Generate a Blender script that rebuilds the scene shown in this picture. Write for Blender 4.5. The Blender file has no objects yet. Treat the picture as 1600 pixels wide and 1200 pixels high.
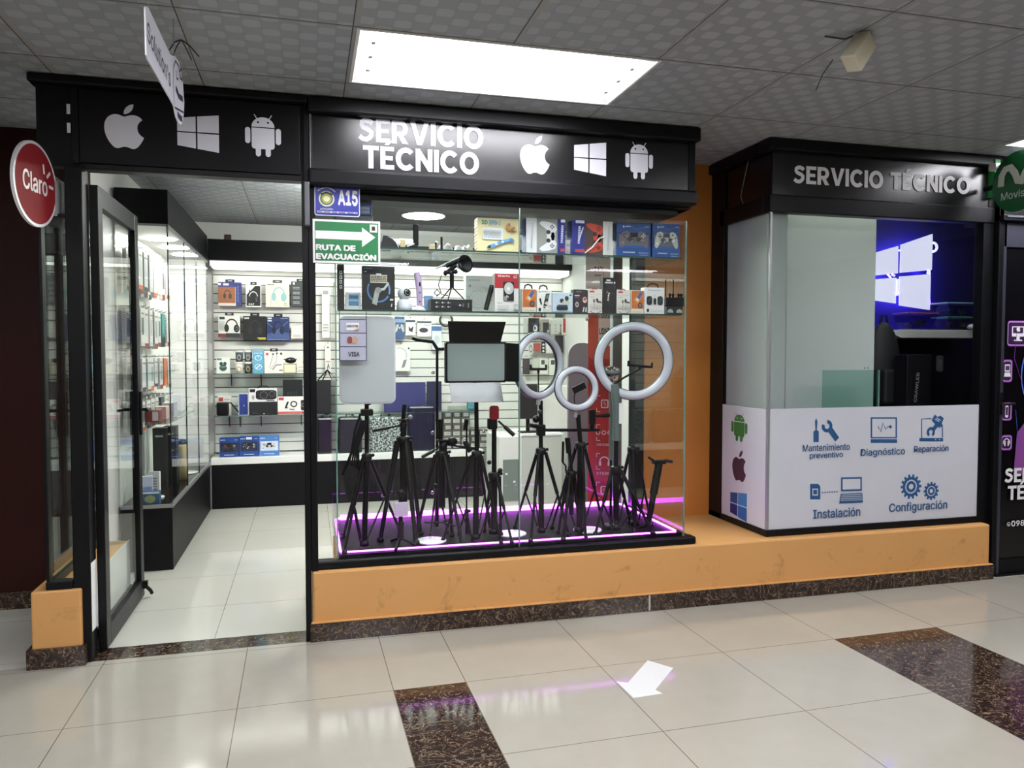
import bpy, bmesh, math, random
from mathutils import Vector, Matrix
R = random.Random(7)
SC = bpy.context.scene
COL = SC.collection
PI = math.pi

# ------------------------------------------------------------------ camera
CAM_LOC = Vector((0.878, -3.72, 1.367)); YAW = 0.2594; PITCH = 0.0395; FPX = 1200.0
cd = bpy.data.cameras.new('camera'); cam = bpy.data.objects.new('camera', cd); COL.objects.link(cam)
cam.location = CAM_LOC; cam.rotation_euler = (PI/2 - PITCH, 0, -YAW)
cd.sensor_width = 36.0; cd.lens = FPX/1600*36; cd.clip_start = 0.05; cd.clip_end = 60
SC.camera = cam
# ------------------------------------------------------------------ world and exposure
wd = bpy.data.worlds.new('world'); SC.world = wd; wd.use_nodes = True
wd.node_tree.nodes['Background'].inputs[0].default_value = (0.55, 0.6, 0.65, 1)
wd.node_tree.nodes['Background'].inputs[1].default_value = 0.05
SC.view_settings.view_transform = 'Standard'; SC.view_settings.look = 'None'
SC.view_settings.exposure = 0.0; SC.view_settings.gamma = 1.0; SC.view_settings.use_curve_mapping = False
SC.cycles.max_bounces = 12; SC.cycles.transparent_max_bounces = 32; SC.cycles.glossy_bounces = 5
SC.cycles.diffuse_bounces = 4; SC.cycles.transmission_bounces = 6
SC.cycles.caustics_reflective = False; SC.cycles.caustics_refractive = False
SC.cycles.sample_clamp_indirect = 4.0
SC.cycles.use_denoising = True
CEIL = 2.555
# lamp strengths (emission of each kind of luminaire)
E_CORRIDOR, E_BACK, E_SHOP, E_STRIP, E_DISC, E_KIOSK = 16.0, 25.5, 25.0, 3.0, 80.0, 14.0

def area_light(name, loc, size, size_y, power, col=(1, 1, 1), rot=(0, 0, 0)):
    l = bpy.data.lights.new(name, 'AREA'); l.shape = 'RECTANGLE'; l.size = size; l.size_y = size_y
    l.energy = power; l.color = col
    o = bpy.data.objects.new(name, l); COL.objects.link(o); o.location = loc; o.rotation_euler = rot
    o['kind'] = 'structure'
    return o

# ------------------------------------------------------------------ helpers
def cam_ray(px, py):
    fw = Vector((math.sin(YAW)*math.cos(PITCH), math.cos(YAW)*math.cos(PITCH), -math.sin(PITCH)))
    r = Vector((math.cos(YAW), -math.sin(YAW), 0)); u = r.cross(fw)
    return fw + r*((px-800)/FPX) - u*((py-600)/FPX)
def at(px, py, ax, v):
    d = cam_ray(px, py); i = 'xyz'.index(ax)
    return CAM_LOC + d*((v-CAM_LOC[i])/d[i])

def lin(c):
    if isinstance(c, str):
        c = [int(c[i:i+2], 16)/255 for i in (0, 2, 4)]
    return tuple(x/12.92 if x <= 0.04045 else ((x+0.055)/1.055)**2.4 for x in c) + (1,)
_mats = {}
def mat(col, rough=.5, metal=0.0, spec=.5, emit=0.0, coat=0.0):
    k = (str(col), rough, metal, spec, emit, coat)
    if k in _mats: return _mats[k]
    m = bpy.data.materials.new('m_%d' % len(_mats)); m.use_nodes = True
    b = m.node_tree.nodes['Principled BSDF']
    b.inputs['Base Color'].default_value = lin(col); b.inputs['Roughness'].default_value = rough
    b.inputs['Metallic'].default_value = metal; b.inputs['Specular IOR Level'].default_value = spec
    b.inputs['Coat Weight'].default_value = coat
    if emit:
        b.inputs['Emission Color'].default_value = lin(col); b.inputs['Emission Strength'].default_value = emit
    _mats[k] = m
    return m
class NT:
    def __init__(s, name):
        s.m = bpy.data.materials.new(name); s.m.use_nodes = True; s.t = s.m.node_tree
        s.b = s.t.nodes['Principled BSDF']
    def n(s, typ, **kw):
        nd = s.t.nodes.new(typ)
        for k, v in kw.items(): setattr(nd, k, v)
        return nd
    def l(s, a, b): s.t.links.new(a, b)
    def math(s, op, a, b=None, c=None):
        nd = s.n('ShaderNodeMath', operation=op)
        for i, x in enumerate((a, b, c)):
            if x is None: continue
            if isinstance(x, (int, float)): nd.inputs[i].default_value = x
            else: s.l(x, nd.inputs[i])
        return nd.outputs[0]
    def mix(s, f, a, b):
        nd = s.n('ShaderNodeMix', data_type='RGBA')
        for i, x in ((0, f), (6, a), (7, b)):
            if isinstance(x, (int, float)): nd.inputs[i].default_value = x
            elif isinstance(x, (tuple, str)): nd.inputs[i].default_value = lin(x) if isinstance(x, str) else x
            else: s.l(x, nd.inputs[i])
        return nd.outputs[2]
    def xyz(s):
        g = s.n('ShaderNodeNewGeometry'); sp = s.n('ShaderNodeSeparateXYZ'); s.l(g.outputs['Position'], sp.inputs[0])
        return g.outputs['Position'], sp.outputs[0], sp.outputs[1], sp.outputs[2]
    def noise(s, vec, scale, detail=4, rough=.55, dist=0.0):
        nd = s.n('ShaderNodeTexNoise'); nd.inputs['Scale'].default_value = scale; nd.inputs['Detail'].default_value = detail
        nd.inputs['Roughness'].default_value = rough; nd.inputs['Distortion'].default_value = dist
        s.l(vec, nd.inputs['Vector']); return nd.outputs['Fac']
    def ramp(s, f, stops):
        nd = s.n('ShaderNodeValToRGB'); cr = nd.color_ramp
        while len(cr.elements) < len(stops): cr.elements.new(.5)
        for e, (p, c) in zip(cr.elements, stops): e.position = p; e.color = lin(c) if isinstance(c, str) else c
        s.l(f, nd.inputs[0]); return nd.outputs[0]

def glass(name, tint=(.93, .97, .95), refl=1.0):
    m = bpy.data.materials.new(name); m.use_nodes = True; t = m.node_tree; t.nodes.clear()
    o = t.nodes.new('ShaderNodeOutputMaterial'); mx = t.nodes.new('ShaderNodeMixShader')
    tr = t.nodes.new('ShaderNodeBsdfTransparent'); gl = t.nodes.new('ShaderNodeBsdfGlossy'); fr = t.nodes.new('ShaderNodeFresnel')
    tr.inputs[0].default_value = tint + (1,); gl.inputs['Roughness'].default_value = 0.0
    ge = t.nodes.new('ShaderNodeNewGeometry'); io = t.nodes.new('ShaderNodeMath'); io.operation = 'MULTIPLY_ADD'
    io.inputs[1].default_value = 1/1.45-1.45; io.inputs[2].default_value = 1.45
    t.links.new(ge.outputs['Backfacing'], io.inputs[0]); t.links.new(io.outputs[0], fr.inputs[0])
    mu = t.nodes.new('ShaderNodeMath'); mu.operation = 'MULTIPLY'; mu.inputs[1].default_value = refl; mu.use_clamp = True
    t.links.new(fr.outputs[0], mu.inputs[0]); t.links.new(mu.outputs[0], mx.inputs[0])
    t.links.new(tr.outputs[0], mx.inputs[1]); t.links.new(gl.outputs[0], mx.inputs[2]); t.links.new(mx.outputs[0], o.inputs[0])
    return m

class MB:
    """collects shapes for ONE mesh object"""
    def __init__(s): s.v = []; s.f = []; s.mi = []; s.sm = []; s.mats = []
    def _m(s, m):
        if m not in s.mats: s.mats.append(m)
        return s.mats.index(m)
    def add(s, vs, fs, m, smooth=False):
        o = len(s.v); s.v += [tuple(v) for v in vs]; k = s._m(m)
        for f in fs: s.f.append([i+o for i in f]); s.mi.append(k); s.sm.append(smooth)
        return s
    def box(s, x0, y0, z0, x1, y1, z1, m, bev=0.0):
        if x0 > x1: x0, x1 = x1, x0
        if y0 > y1: y0, y1 = y1, y0
        if z0 > z1: z0, z1 = z1, z0
        if bev <= 0:
            vs = [(x, y, z) for z in (z0, z1) for y in (y0, y1) for x in (x0, x1)]
            return s.add(vs, [(0, 2, 3, 1), (4, 5, 7, 6), (0, 1, 5, 4), (2, 6, 7, 3), (0, 4, 6, 2), (1, 3, 7, 5)], m)
        bm = bmesh.new(); bmesh.ops.create_cube(bm, size=1)
        for v in bm.verts: v.co = Vector(((x0+x1)/2+v.co.x*(x1-x0), (y0+y1)/2+v.co.y*(y1-y0), (z0+z1)/2+v.co.z*(z1-z0)))
        bmesh.ops.bevel(bm, geom=bm.edges[:], offset=min(bev, .45*min(x1-x0, y1-y0, z1-z0)), segments=2, affect='EDGES', profile=.5)
        bm.verts.index_update()
        s.add([v.co[:] for v in bm.verts], [[v.index for v in f.verts] for f in bm.faces], m); bm.free()
        return s
    def tube(s, pts, r, m, n=8, caps=True, smooth=True):
        pts = [Vector(p) for p in pts]; rs = r if isinstance(r, (list, tuple)) else [r]*len(pts)
        vs = []; prev = None
        for i, p in enumerate(pts):
            d = (pts[min(i+1, len(pts)-1)]-pts[max(i-1, 0)])
            d = d.normalized() if d.length > 1e-9 else Vector((0, 0, 1))
            if prev is None:
                a = d.cross(Vector((0, 0, 1)) if abs(d.z) < .9 else Vector((1, 0, 0))).normalized()
            else:
                a = (prev - d*prev.dot(d)).normalized()
            prev = a; b = d.cross(a)
            vs += [p + (a*math.cos(2*PI*k/n)+b*math.sin(2*PI*k/n))*rs[i] for k in range(n)]
        fs = [[i*n+k, i*n+(k+1) % n, (i+1)*n+(k+1) % n, (i+1)*n+k] for i in range(len(pts)-1) for k in range(n)]
        s.add(vs, fs, m, smooth)
        if caps:
            s.add(vs[:n], [list(range(n))[::-1]], m); s.add(vs[-n:], [list(range(n))], m)
        return s
    def lathe(s, prof, m, n=24, c=(0, 0, 0), ax=(0, 0, 1), smooth=True):
        ax = Vector(ax).normalized(); a = ax.cross(Vector((0, 0, 1)) if abs(ax.z) < .9 else Vector((1, 0, 0))).normalized(); b = ax.cross(a); c = Vector(c)
        vs = [c + ax*z + (a*math.cos(2*PI*k/n)+b*math.sin(2*PI*k/n))*max(r, 1e-5) for r, z in prof for k in range(n)]
        fs = [[i*n+k, i*n+(k+1) % n, (i+1)*n+(k+1) % n, (i+1)*n+k] for i in range(len(prof)-1) for k in range(n)]
        return s.add(vs, fs, m, smooth)
    def torus(s, c, u, w, Rr, r, m, n=48, k=12, a0=0, a1=2*PI):
        c = Vector(c); u = Vector(u).normalized(); w = Vector(w).normalized(); nn = u.cross(w); full = abs(a1-a0-2*PI) < 1e-6
        N = n if full else n+1; vs = []
        for i in range(N):
            a = a0+(a1-a0)*i/n; d = u*math.cos(a)+w*math.sin(a)
            vs += [c + d*(Rr+r*math.cos(2*PI*j/k)) + nn*r*math.sin(2*PI*j/k) for j in range(k)]
        fs = [[(i % N)*k+j, (i % N)*k+(j+1) % k, ((i+1) % N)*k+(j+1) % k, ((i+1) % N)*k+j] for i in range(n) for j in range(k)]
        return s.add(vs, fs, m, True)
    def prism(s, pts, o, u, w, depth, m):
        """2D outline (in u,w) pushed along u x w by depth"""
        o = Vector(o); u = Vector(u).normalized(); w = Vector(w).normalized(); nn = u.cross(w)
        a = [o+u*x+w*y for x, y in pts]; b = [p+nn*depth for p in a]; n = len(pts)
        area = sum(pts[i][0]*pts[(i+1) % n][1]-pts[(i+1) % n][0]*pts[i][1] for i in range(n))
        fs = [list(range(n))[::-1], list(range(n, 2*n))]+[[i, (i+1) % n, n+(i+1) % n, n+i] for i in range(n)]
        if area*depth < 0: fs = [f[::-1] for f in fs]
        return s.add(a+b, fs, m)
    def sphere(s, c, r, m, sx=1, sy=1, sz=1, n=16, k=10):
        vs = []; c = Vector(c)
        for i in range(k+1):
            t = PI*i/k
            for j in range(n):
                p = 2*PI*j/n; vs.append(c+Vector((r*sx*math.sin(t)*math.cos(p), r*sy*math.sin(t)*math.sin(p), r*sz*math.cos(t))))
        fs = [[i*n+j, (i+1)*n+j, (i+1)*n+(j+1) % n, i*n+(j+1) % n] for i in range(k) for j in range(n)]
        return s.add(vs, fs, m, True)
    def art(s, A, o, u, w, lift=.0004, step=.00025):
        o = Vector(o); u = Vector(u); w = Vector(w); nn = u.cross(w).normalized()
        for k, (vs, fs, m) in enumerate(A.items):
            s.add([o+u*x+w*y+nn*(lift+step*k) for x, y in vs], fs, m)
        return s
    def build(s, name, parent=None, loc=None, rz=0.0, rot=None):
        me = bpy.data.meshes.new(name); me.from_pydata(s.v, [], s.f)
        for m in s.mats: me.materials.append(m)
        me.polygons.foreach_set('material_index', s.mi); me.polygons.foreach_set('use_smooth', s.sm); me.update()
        o = bpy.data.objects.new(name, me); COL.objects.link(o)
        if parent: o.parent = parent
        if loc is not None: o.location = loc
        if rot is not None: o.rotation_euler = rot
        elif rz: o.rotation_euler = (0, 0, rz)
        return o

_fonts = {}
def font(name):
    if name not in _fonts:
        f = None
        if name:
            import os, glob
            g = glob.glob(os.path.join(bpy.utils.resource_path('LOCAL'), 'datafiles', 'fonts', name+'*'))
            try: f = bpy.data.fonts.load(g[0])
            except Exception: f = None
        _fonts[name] = f
    return _fonts[name]
_tc = {}
def text_geo(body, bold=0.0, fnt='Inter', spacing=1.0):
    k = (body, bold, fnt, spacing)
    if k in _tc: return _tc[k]
    c = bpy.data.curves.new('t', 'FONT'); c.body = body; c.size = 1; c.offset = bold; c.resolution_u = 4; c.space_character = spacing
    if font(fnt): c.font = font(fnt)
    o = bpy.data.objects.new('t', c); COL.objects.link(o)
    me = bpy.data.meshes.new_from_object(o)
    vs = [(v.co.x, v.co.y) for v in me.vertices]; fs = [list(p.vertices) for p in me.polygons]
    bpy.data.objects.remove(o); bpy.data.curves.remove(c); bpy.data.meshes.remove(me)
    _tc[k] = (vs, fs); return _tc[k]

def arc(cx, cy, r, a0, a1, n=12, ry=None):
    ry = r if ry is None else ry
    return [(cx+r*math.cos(math.radians(a0+(a1-a0)*i/n)), cy+ry*math.sin(math.radians(a0+(a1-a0)*i/n))) for i in range(n+1)]
def rrect(x0, y0, x1, y1, r, n=5):
    return arc(x1-r, y1-r, r, 0, 90, n)+arc(x0+r, y1-r, r, 90, 180, n)+arc(x0+r, y0+r, r, 180, 270, n)+arc(x1-r, y0+r, r, 270, 360, n)
class Art:
    """flat printed artwork in a unit or metric 2D frame"""
    def __init__(s, sx=1.0, sy=1.0): s.items = []; s.sx = sx; s.sy = sy
    def c(s, col): return col if not isinstance(col, (str, tuple)) else mat(col, .45)
    def raw(s, vs, fs, col): s.items.append(([(x*s.sx, y*s.sy) for x, y in vs], fs, s.c(col))); return s
    def poly(s, pts, col): return s.raw(pts, [list(range(len(pts)))], col)
    def rect(s, x0, y0, x1, y1, col): return s.poly([(x0, y0), (x1, y0), (x1, y1), (x0, y1)], col)
    def rr(s, x0, y0, x1, y1, r, col): return s.poly(rrect(x0, y0, x1, y1, r), col)
    def ell(s, cx, cy, rx, ry, col, n=20): return s.poly(arc(cx, cy, rx, 0, 360*(n-1)/n, n-1, ry), col)
    def ring(s, cx, cy, ro, ri, col, n=28, a0=0, a1=360, asp=1.0):
        vs = arc(cx, cy, ro, a0, a1, n, ro*asp)+arc(cx, cy, ri, a0, a1, n, ri*asp)
        return s.raw(vs, [[i, i+1, n+2+i, n+1+i] for i in range(n)], col)
    def line(s, pts, w, col):
        vs = []; n = len(pts)
        for i, p in enumerate(pts):
            a = pts[max(i-1, 0)]; b = pts[min(i+1, n-1)]
            dx, dy = b[0]-a[0], b[1]-a[1]; L = math.hypot(dx, dy) or 1
            vs += [(p[0]-dy/L*w/2, p[1]+dx/L*w/2), (p[0]+dy/L*w/2, p[1]-dx/L*w/2)]
        return s.raw(vs, [[2*i, 2*i+1, 2*i+3, 2*i+2] for i in range(n-1)], col)
    def text(s, body, x0, y0, x1, y1, col, bold=0.0, fnt='Inter', keep=False, spacing=1.0):
        """text fitted into the box; keep: keeps proportions, height of the box, from x0"""
        vs, fs = text_geo(body, 0.0, fnt, spacing)
        if not vs: return s
        ax = min(v[0] for v in vs); bx = max(v[0] for v in vs); ay = min(v[1] for v in vs); by = max(v[1] for v in vs)
        ax -= bold; bx += bold; ay -= bold; by += bold
        ky = (y1-y0)/(by-ay); kx = ky if keep else (x1-x0)/(bx-ax)
        sh = [(0, 0)] if bold <= 0 else [(bold*p, bold*q) for p, q in ((-1, 0), (1, 0), (0, -1), (0, 1), (-.7, .7), (.7, -.7))]
        for dx, dy in sh: s.raw([(x0+(x+dx-ax)*kx, y0+(y+dy-ay)*ky) for x, y in vs], fs, col)
        return s
    def bars(s, x0, y0, x1, y1, rows, col, seed=1, fill=.55):
        """illegible small print: short strokes in rows"""
        r = random.Random(seed); h = (y1-y0)/rows
        for i in range(rows):
            x = x0; y = y0+h*i+h*(1-fill)/2
            while x < x1-.02*(x1-x0):
                w = (x1-x0)*r.uniform(.08, .24); s.rect(x, y, min(x+w, x1), y+h*fill, col); x += w+(x1-x0)*.035
        return s
    def use(s, other, x, y, k, ky=None):
        ky = k if ky is None else ky
        for vs, fs, m in other.items: s.items.append(([((x+a*k)*s.sx, (y+b*ky)*s.sy) for a, b in vs], fs, m))
        return s

def tag(o, label, cat, group=None, kind=None):
    o['label'] = label; o['category'] = cat
    if group: o['group'] = group
    if kind: o['kind'] = kind
    return o
def thing(name, label, cat, loc=(0, 0, 0), rz=0.0, group=None, rot=None):
    o = bpy.data.objects.new(name, None); o.empty_display_size = .05; COL.objects.link(o); o.location = loc
    o.rotation_euler = rot if rot else (0, 0, rz)
    return tag(o, label, cat, group)
def struct(name, mb, label=None, cat=None, parent=None):
    o = mb.build(name, parent)
    if not parent: o['kind'] = 'structure'
    if label: o['label'] = label; o['category'] = cat or 'wall'
    return o

# ------------------------------------------------------------------ emblem outlines (unit height, origin lower left)
def svg(d):
    import re
    tk = re.findall(r'[MmCcLlHhVvZz]|-?(?:\d*\.\d+|\d+)', d); i = 0; subs = []; cur = []; x = y = 0.0; cmd = ''
    def num():
        nonlocal i
        i += 1; return float(tk[i-1])
    while i < len(tk):
        if tk[i].isalpha(): cmd = tk[i]; i += 1
        if cmd in 'zZ':
            if cur: subs.append(cur); cur = []
            continue
        if cmd == 'M': x, y = num(), num(); cur = [(x, y)]
        elif cmd == 'l': x += num(); y += num(); cur.append((x, y))
        elif cmd == 'c':
            p = [num() for _ in range(6)]; x0, y0 = x, y
            for k in range(1, 9):
                t = k/8; u = 1-t
                cur.append((x0+3*u*u*t*p[0]+3*u*t*t*p[2]+t**3*p[4], y0+3*u*u*t*p[1]+3*u*t*t*p[3]+t**3*p[5]))
            x, y = x0+p[4], y0+p[5]
    if cur: subs.append(cur)
    return subs
FRUIT = svg("M12.152 6.896c-.948 0-2.415-1.078-3.96-1.04-2.04.027-3.91 1.183-4.961 3.014-2.117 3.675-.546 9.103 1.519 12.09 1.013 1.454 2.208 3.09 3.792 3.039 1.52-.065 2.09-.987 3.935-.987 1.831 0 2.35.987 3.96.948 1.637-.026 2.676-1.48 3.676-2.948 1.156-1.688 1.636-3.325 1.662-3.415-.039-.013-3.182-1.221-3.22-4.857-.026-3.04 2.48-4.494 2.597-4.559-1.429-2.09-3.623-2.324-4.39-2.376-2-.156-3.675 1.09-4.61 1.09zM15.53 3.83c.843-1.012 1.4-2.427 1.245-3.83-1.207.052-2.662.805-3.532 1.818-.78.896-1.454 2.338-1.273 3.714 1.338.104 2.715-.688 3.559-1.701z")
def fruit(col):
    A = Art()
    for sb in FRUIT: A.poly([((x-2)/24, (24-y)/24) for x, y in sb[:-1]][::-1], col)
    return A            # about .83 wide, 1 high
def panes(cols):
    A = Art(); c = cols if isinstance(cols, list) else [cols]*4
    f = lambda x, lo, hi: lo+(hi-lo)*x
    # skewed window: left edge shorter (y .13-.87), right edge full height
    def q(xa, xb, ta, tb):
        g = lambda x: (.14*(1-x), 1-.14*(1-x))
        return [(x, g(x)[0]+(g(x)[1]-g(x)[0])*t) for x, t in ((xa, ta), (xb, ta), (xb, tb), (xa, tb))]
    A.poly(q(0, .44, .52, 1), c[0]); A.poly(q(.48, 1, .52, 1), c[1]); A.poly(q(0, .44, 0, .48), c[2]); A.poly(q(.48, 1, 0, .48), c[3])
    return A
def droid(col, eye):
    A = Art()      # .86 wide, 1 high
    A.poly(arc(.43, .70, .275, 0, 180, 16, .235), col)
    A.line([(.30, .87), (.22, .99)], .022, col); A.line([(.56, .87), (.64, .99)], .022, col)
    A.ell(.31, .81, .025, .025, eye, 10); A.ell(.55, .81, .025, .025, eye, 10)
    A.poly(rrect(.155, .18, .705, .675, .07)[:0]+[(.705, .675), (.155, .675), (.155, .25)]+arc(.225, .25, .07, 180, 270, 5)[1:]+arc(.635, .25, .07, 270, 360, 5), col)
    A.rr(0, .30, .125, .68, .06, col); A.rr(.735, .30, .86, .68, .06, col)
    A.rr(.25, 0, .375, .24, .06, col); A.rr(.485, 0, .61, .24, .06, col)
    return A
# ================================================================== MATERIALS OF THE PLACE
def floor_mat():
    T = NT('polished_floor'); P, x, y, z = T.xyz()
    th = 0.0112
    u = T.math('ADD', T.math('MULTIPLY', x, math.cos(th)), T.math('MULTIPLY', T.math('ADD', y, .645), math.sin(th)))
    v = T.math('SUBTRACT', T.math('MULTIPLY', T.math('ADD', y, .645), math.cos(th)), T.math('MULTIPLY', x, math.sin(th)))
    def inside(a, lo, hi): return T.math('MULTIPLY', T.math('GREATER_THAN', a, lo), T.math('LESS_THAN', a, hi))
    def joint(a, period, off, half=.0016):
        f = T.math('PINGPONG', T.math('ADD', a, off+50*period), period/2)
        return T.math('LESS_THAN', f, half)
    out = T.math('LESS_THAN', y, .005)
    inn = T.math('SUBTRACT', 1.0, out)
    left = T.math('LESS_THAN', u, 1.35)
    ju = T.math('MAXIMUM', T.math('MULTIPLY', joint(u, .6, 0), left), T.math('MULTIPLY', joint(u, .6, -.3), T.math('SUBTRACT', 1.0, left)))
    jo = T.math('MULTIPLY', out, T.math('MAXIMUM', ju, joint(v, .6, 0)))
    ji = T.math('MULTIPLY', inn, T.math('MAXIMUM', joint(x, .6, -.43, .001), joint(y, .6, -.07, .001)))
    # dark inlaid strips across the corridor and the door sill
    s1 = T.math('MULTIPLY', inside(u, 1.2, 1.5), T.math('LESS_THAN', v, .0))
    s2 = T.math('MULTIPLY', inside(u, 3.3, 3.9), T.math('LESS_THAN', v, .0))
    s3 = T.math('MULTIPLY', inside(x, -.12, .9), inside(y, .005, .16))
    dark = T.math('MAXIMUM', T.math('MAXIMUM', s1, s2), s3)
    cl = T.noise(P, 1.3, 5, .6); c2 = T.noise(P, 9, 4, .6)
    cream = T.mix(T.math('MULTIPLY', T.math('ADD', cl, c2), .5), '959085', 'a6a196')
    cream = T.mix(inn, cream, T.mix(cl, 'b9b7ae', 'c9c7be'))  # shop floor painted paler in place of stronger lamp light
    mar = marble_color(T, P)
    col = T.mix(dark, cream, mar)
    col = T.mix(T.math('MAXIMUM', jo, ji), col, '5a5248')
    T.l(col, T.b.inputs['Base Color'])
    rn = T.noise(P, 3.0, 3)
    T.l(T.math('ADD', T.math('MULTIPLY', rn, .07), .06), T.b.inputs['Roughness'])
    T.b.inputs['Specular IOR Level'].default_value = .45
    return T.m
def marble_color(T, P):
    nd = T.n('ShaderNodeTexNoise'); nd.inputs['Scale'].default_value = 14; nd.inputs['Detail'].default_value = 5; nd.inputs['Distortion'].default_value = 2.2
    T.l(P, nd.inputs['Vector'])
    a = T.ramp(nd.outputs['Fac'], [(0, '1b1210'), (.44, '2a1d19'), (.485, '2c1f1b'), (.5, '8d7a62'), (.515, '33241f'), (.7, '1f1513')])
    v = T.n('ShaderNodeTexVoronoi', feature='DISTANCE_TO_EDGE'); v.inputs['Scale'].default_value = 26
    nv = T.n('ShaderNodeVectorMath', operation='ADD'); T.l(P, nv.inputs[0]); 
    n2 = T.n('ShaderNodeTexNoise'); n2.inputs['Scale'].default_value = 18; T.l(P, n2.inputs['Vector'])
    sc = T.n('ShaderNodeVectorMath', operation='SCALE'); sc.inputs['Scale'].default_value = .09; T.l(n2.outputs['Color'], sc.inputs[0]); T.l(sc.outputs[0], nv.inputs[1])
    T.l(nv.outputs[0], v.inputs['Vector'])
    e = T.math('LESS_THAN', v.outputs['Distance'], .012)
    m = T.math('MULTIPLY', e, T.math('GREATER_THAN', T.noise(P, 22, 2), .52))
    return T.mix(T.math('MULTIPLY', m, .8), a, '77664f')
def marble_mat():
    T = NT('dark_marble'); P, x, y, z = T.xyz(); T.l(marble_color(T, P), T.b.inputs['Base Color'])
    T.b.inputs['Roughness'].default_value = .12; return T.m
def ceil_mat():
    T = NT('ceiling_tile'); P, x, y, z = T.xyz()
    a = T.math('MULTIPLY', T.math('SINE', T.math('MULTIPLY', x, PI/.066)), T.math('SINE', T.math('MULTIPLY', y, PI/.066)))
    n = T.noise(P, 2.2, 3)
    lo = T.mix(n, '8f969a', '9ea4a8'); hi = T.mix(n, 'adb3b6', 'a2a8ab')
    cell = T.math('GREATER_THAN', T.math('ABSOLUTE', a), .10)
    up = T.math('GREATER_THAN', a, .10)
    col = T.mix(up, lo, hi); col = T.mix(cell, '949a9d', col)
    def joint(c, off, half):
        f = T.math('PINGPONG', T.math('ADD', c, off+40*.604), .302)
        return T.math('LESS_THAN', f, half)
    jx = joint(x, -1.06, .011); jx2 = joint(x, -1.06, .0022); jy = joint(y, .823, .006); jy2 = joint(y, .829, .0028)
    col = T.mix(jx, col, '9b9c99'); col = T.mix(jy, col, '8f908e')
    col = T.mix(T.math('MAXIMUM', jy2, joint(x, -1.048, .0022)), col, '2a2a2a')
    T.l(col, T.b.inputs['Base Color']); T.b.inputs['Roughness'].default_value = .55
    bp = T.n('ShaderNodeBump'); bp.inputs['Strength'].default_value = .35; bp.inputs['Distance'].default_value = .004
    T.l(T.math('ADD', T.math('MULTIPLY', cell, .5), T.math('MULTIPLY', up, .5)), bp.inputs['Height']); T.l(bp.outputs[0], T.b.inputs['Normal'])
    return T.m
def paint_mat(name, c0, c1, stain, scale=2.5, rough=.55, dirt=0.5):
    T = NT(name); P, x, y, z = T.xyz()
    col = T.mix(T.noise(P, scale, 5, .6), c0, c1)
    st = T.ramp(T.noise(P, 5.5, 6, .7, .6), [(0, (0, 0, 0, 1)), (.56, (0, 0, 0, 1)), (.68, (1, 1, 1, 1))])
    low = T.math('LESS_THAN', z, .26)
    f = T.math('MULTIPLY', T.math('MULTIPLY', st, low), dirt)
    T.l(T.mix(f, col, stain), T.b.inputs['Base Color']); T.b.inputs['Roughness'].default_value = rough
    return T.m
def slat_mat():
    T = NT('slat_board'); P, x, y, z = T.xyz()
    T.l(T.mix(T.noise(P, 3, 3), 'd9d9d2', 'e3e3dd'), T.b.inputs['Base Color']); T.b.inputs['Roughness'].default_value = .35
    return T.m
def noise_mat(name, c0, c1, scale=4, rough=.4, spec=.5, metal=0):
    T = NT(name); P, x, y, z = T.xyz(); T.l(T.mix(T.noise(P, scale, 4), c0, c1), T.b.inputs['Base Color'])
    T.b.inputs['Roughness'].default_value = rough; T.b.inputs['Specular IOR Level'].default_value = spec; T.b.inputs['Metallic'].default_value = metal
    return T.m
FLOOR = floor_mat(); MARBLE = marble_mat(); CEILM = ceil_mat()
ORANGE = paint_mat('orange_paint', 'bd8a50', 'c6945a', '6f5126')
ORANGE_W = paint_mat('orange_wall_paint', 'b9722c', 'c27c35', '8a5a20', dirt=.15)
SLAT = slat_mat()
BROWN = noise_mat('brown_wall', '260c0a', '31110d', 3, .5, .15)
BLK = noise_mat('black_frame', '08090b', '0c0d10', 8, .38, .2)
BLKG = noise_mat('black_gloss', '08080a', '0c0c0f', 5, .08)
BLKM = noise_mat('black_laminate', '0a0a0d', '0e0e12', 6, .45, .18)
CREAM = noise_mat('cream_wall', 'cfc8b4', 'd8d1be', 2, .6)
WHITE = noise_mat('white_wall', 'd2d3d0', 'dcdcd8', 2, .5)
ALU = noise_mat('aluminium', '9fa3a6', 'b2b6b8', 20, .35, metal=.7)
CHROME = mat('c8c8c8', .15, 1.0)
PL = mat('060607', .45, 0, .25); PL2 = mat('0b0b0d', .35, 0, .3); DGREY = mat('2a2c30', .4); GREY = mat('83868a', .45); LGREY = mat('b9bcbe', .45)
WH = mat('e4e4e2', .45); WHG = mat('eeeeec', .2)
VINYL = mat('dcdce6', .5)
GLS = glass('clear_glass', (.972, .988, .982), .55); GLS2 = glass('tinted_glass', (.86, .95, .925)); GLSE = mat('5f8078', .1)
def emit(name, col, st):
    m = bpy.data.materials.new(name); m.use_nodes = True; b = m.node_tree.nodes['Principled BSDF']
    b.inputs['Base Color'].default_value = lin(col); b.inputs['Emission Color'].default_value = lin(col); b.inputs['Emission Strength'].default_value = st
    return m
LAMP = emit('lamp_diffuser', 'fbfbff', E_CORRIDOR); LAMP2 = emit('lamp_diffuser_back', 'fbfbff', E_BACK); SHOPLAMP = emit('shop_lamp', 'fbfff8', E_SHOP)
KFILL = emit('kiosk_shelf_fill', 'fbfff8', 5.0); KLAMP = emit('kiosk_lamp', 'fbfff8', E_KIOSK)
STRIP = emit('strip_light', 'fbfff6', E_STRIP); DISC = emit('downlight', 'fffef8', E_DISC)
PURPLE = emit('purple_led', 'd84dff', 13.0)

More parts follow.
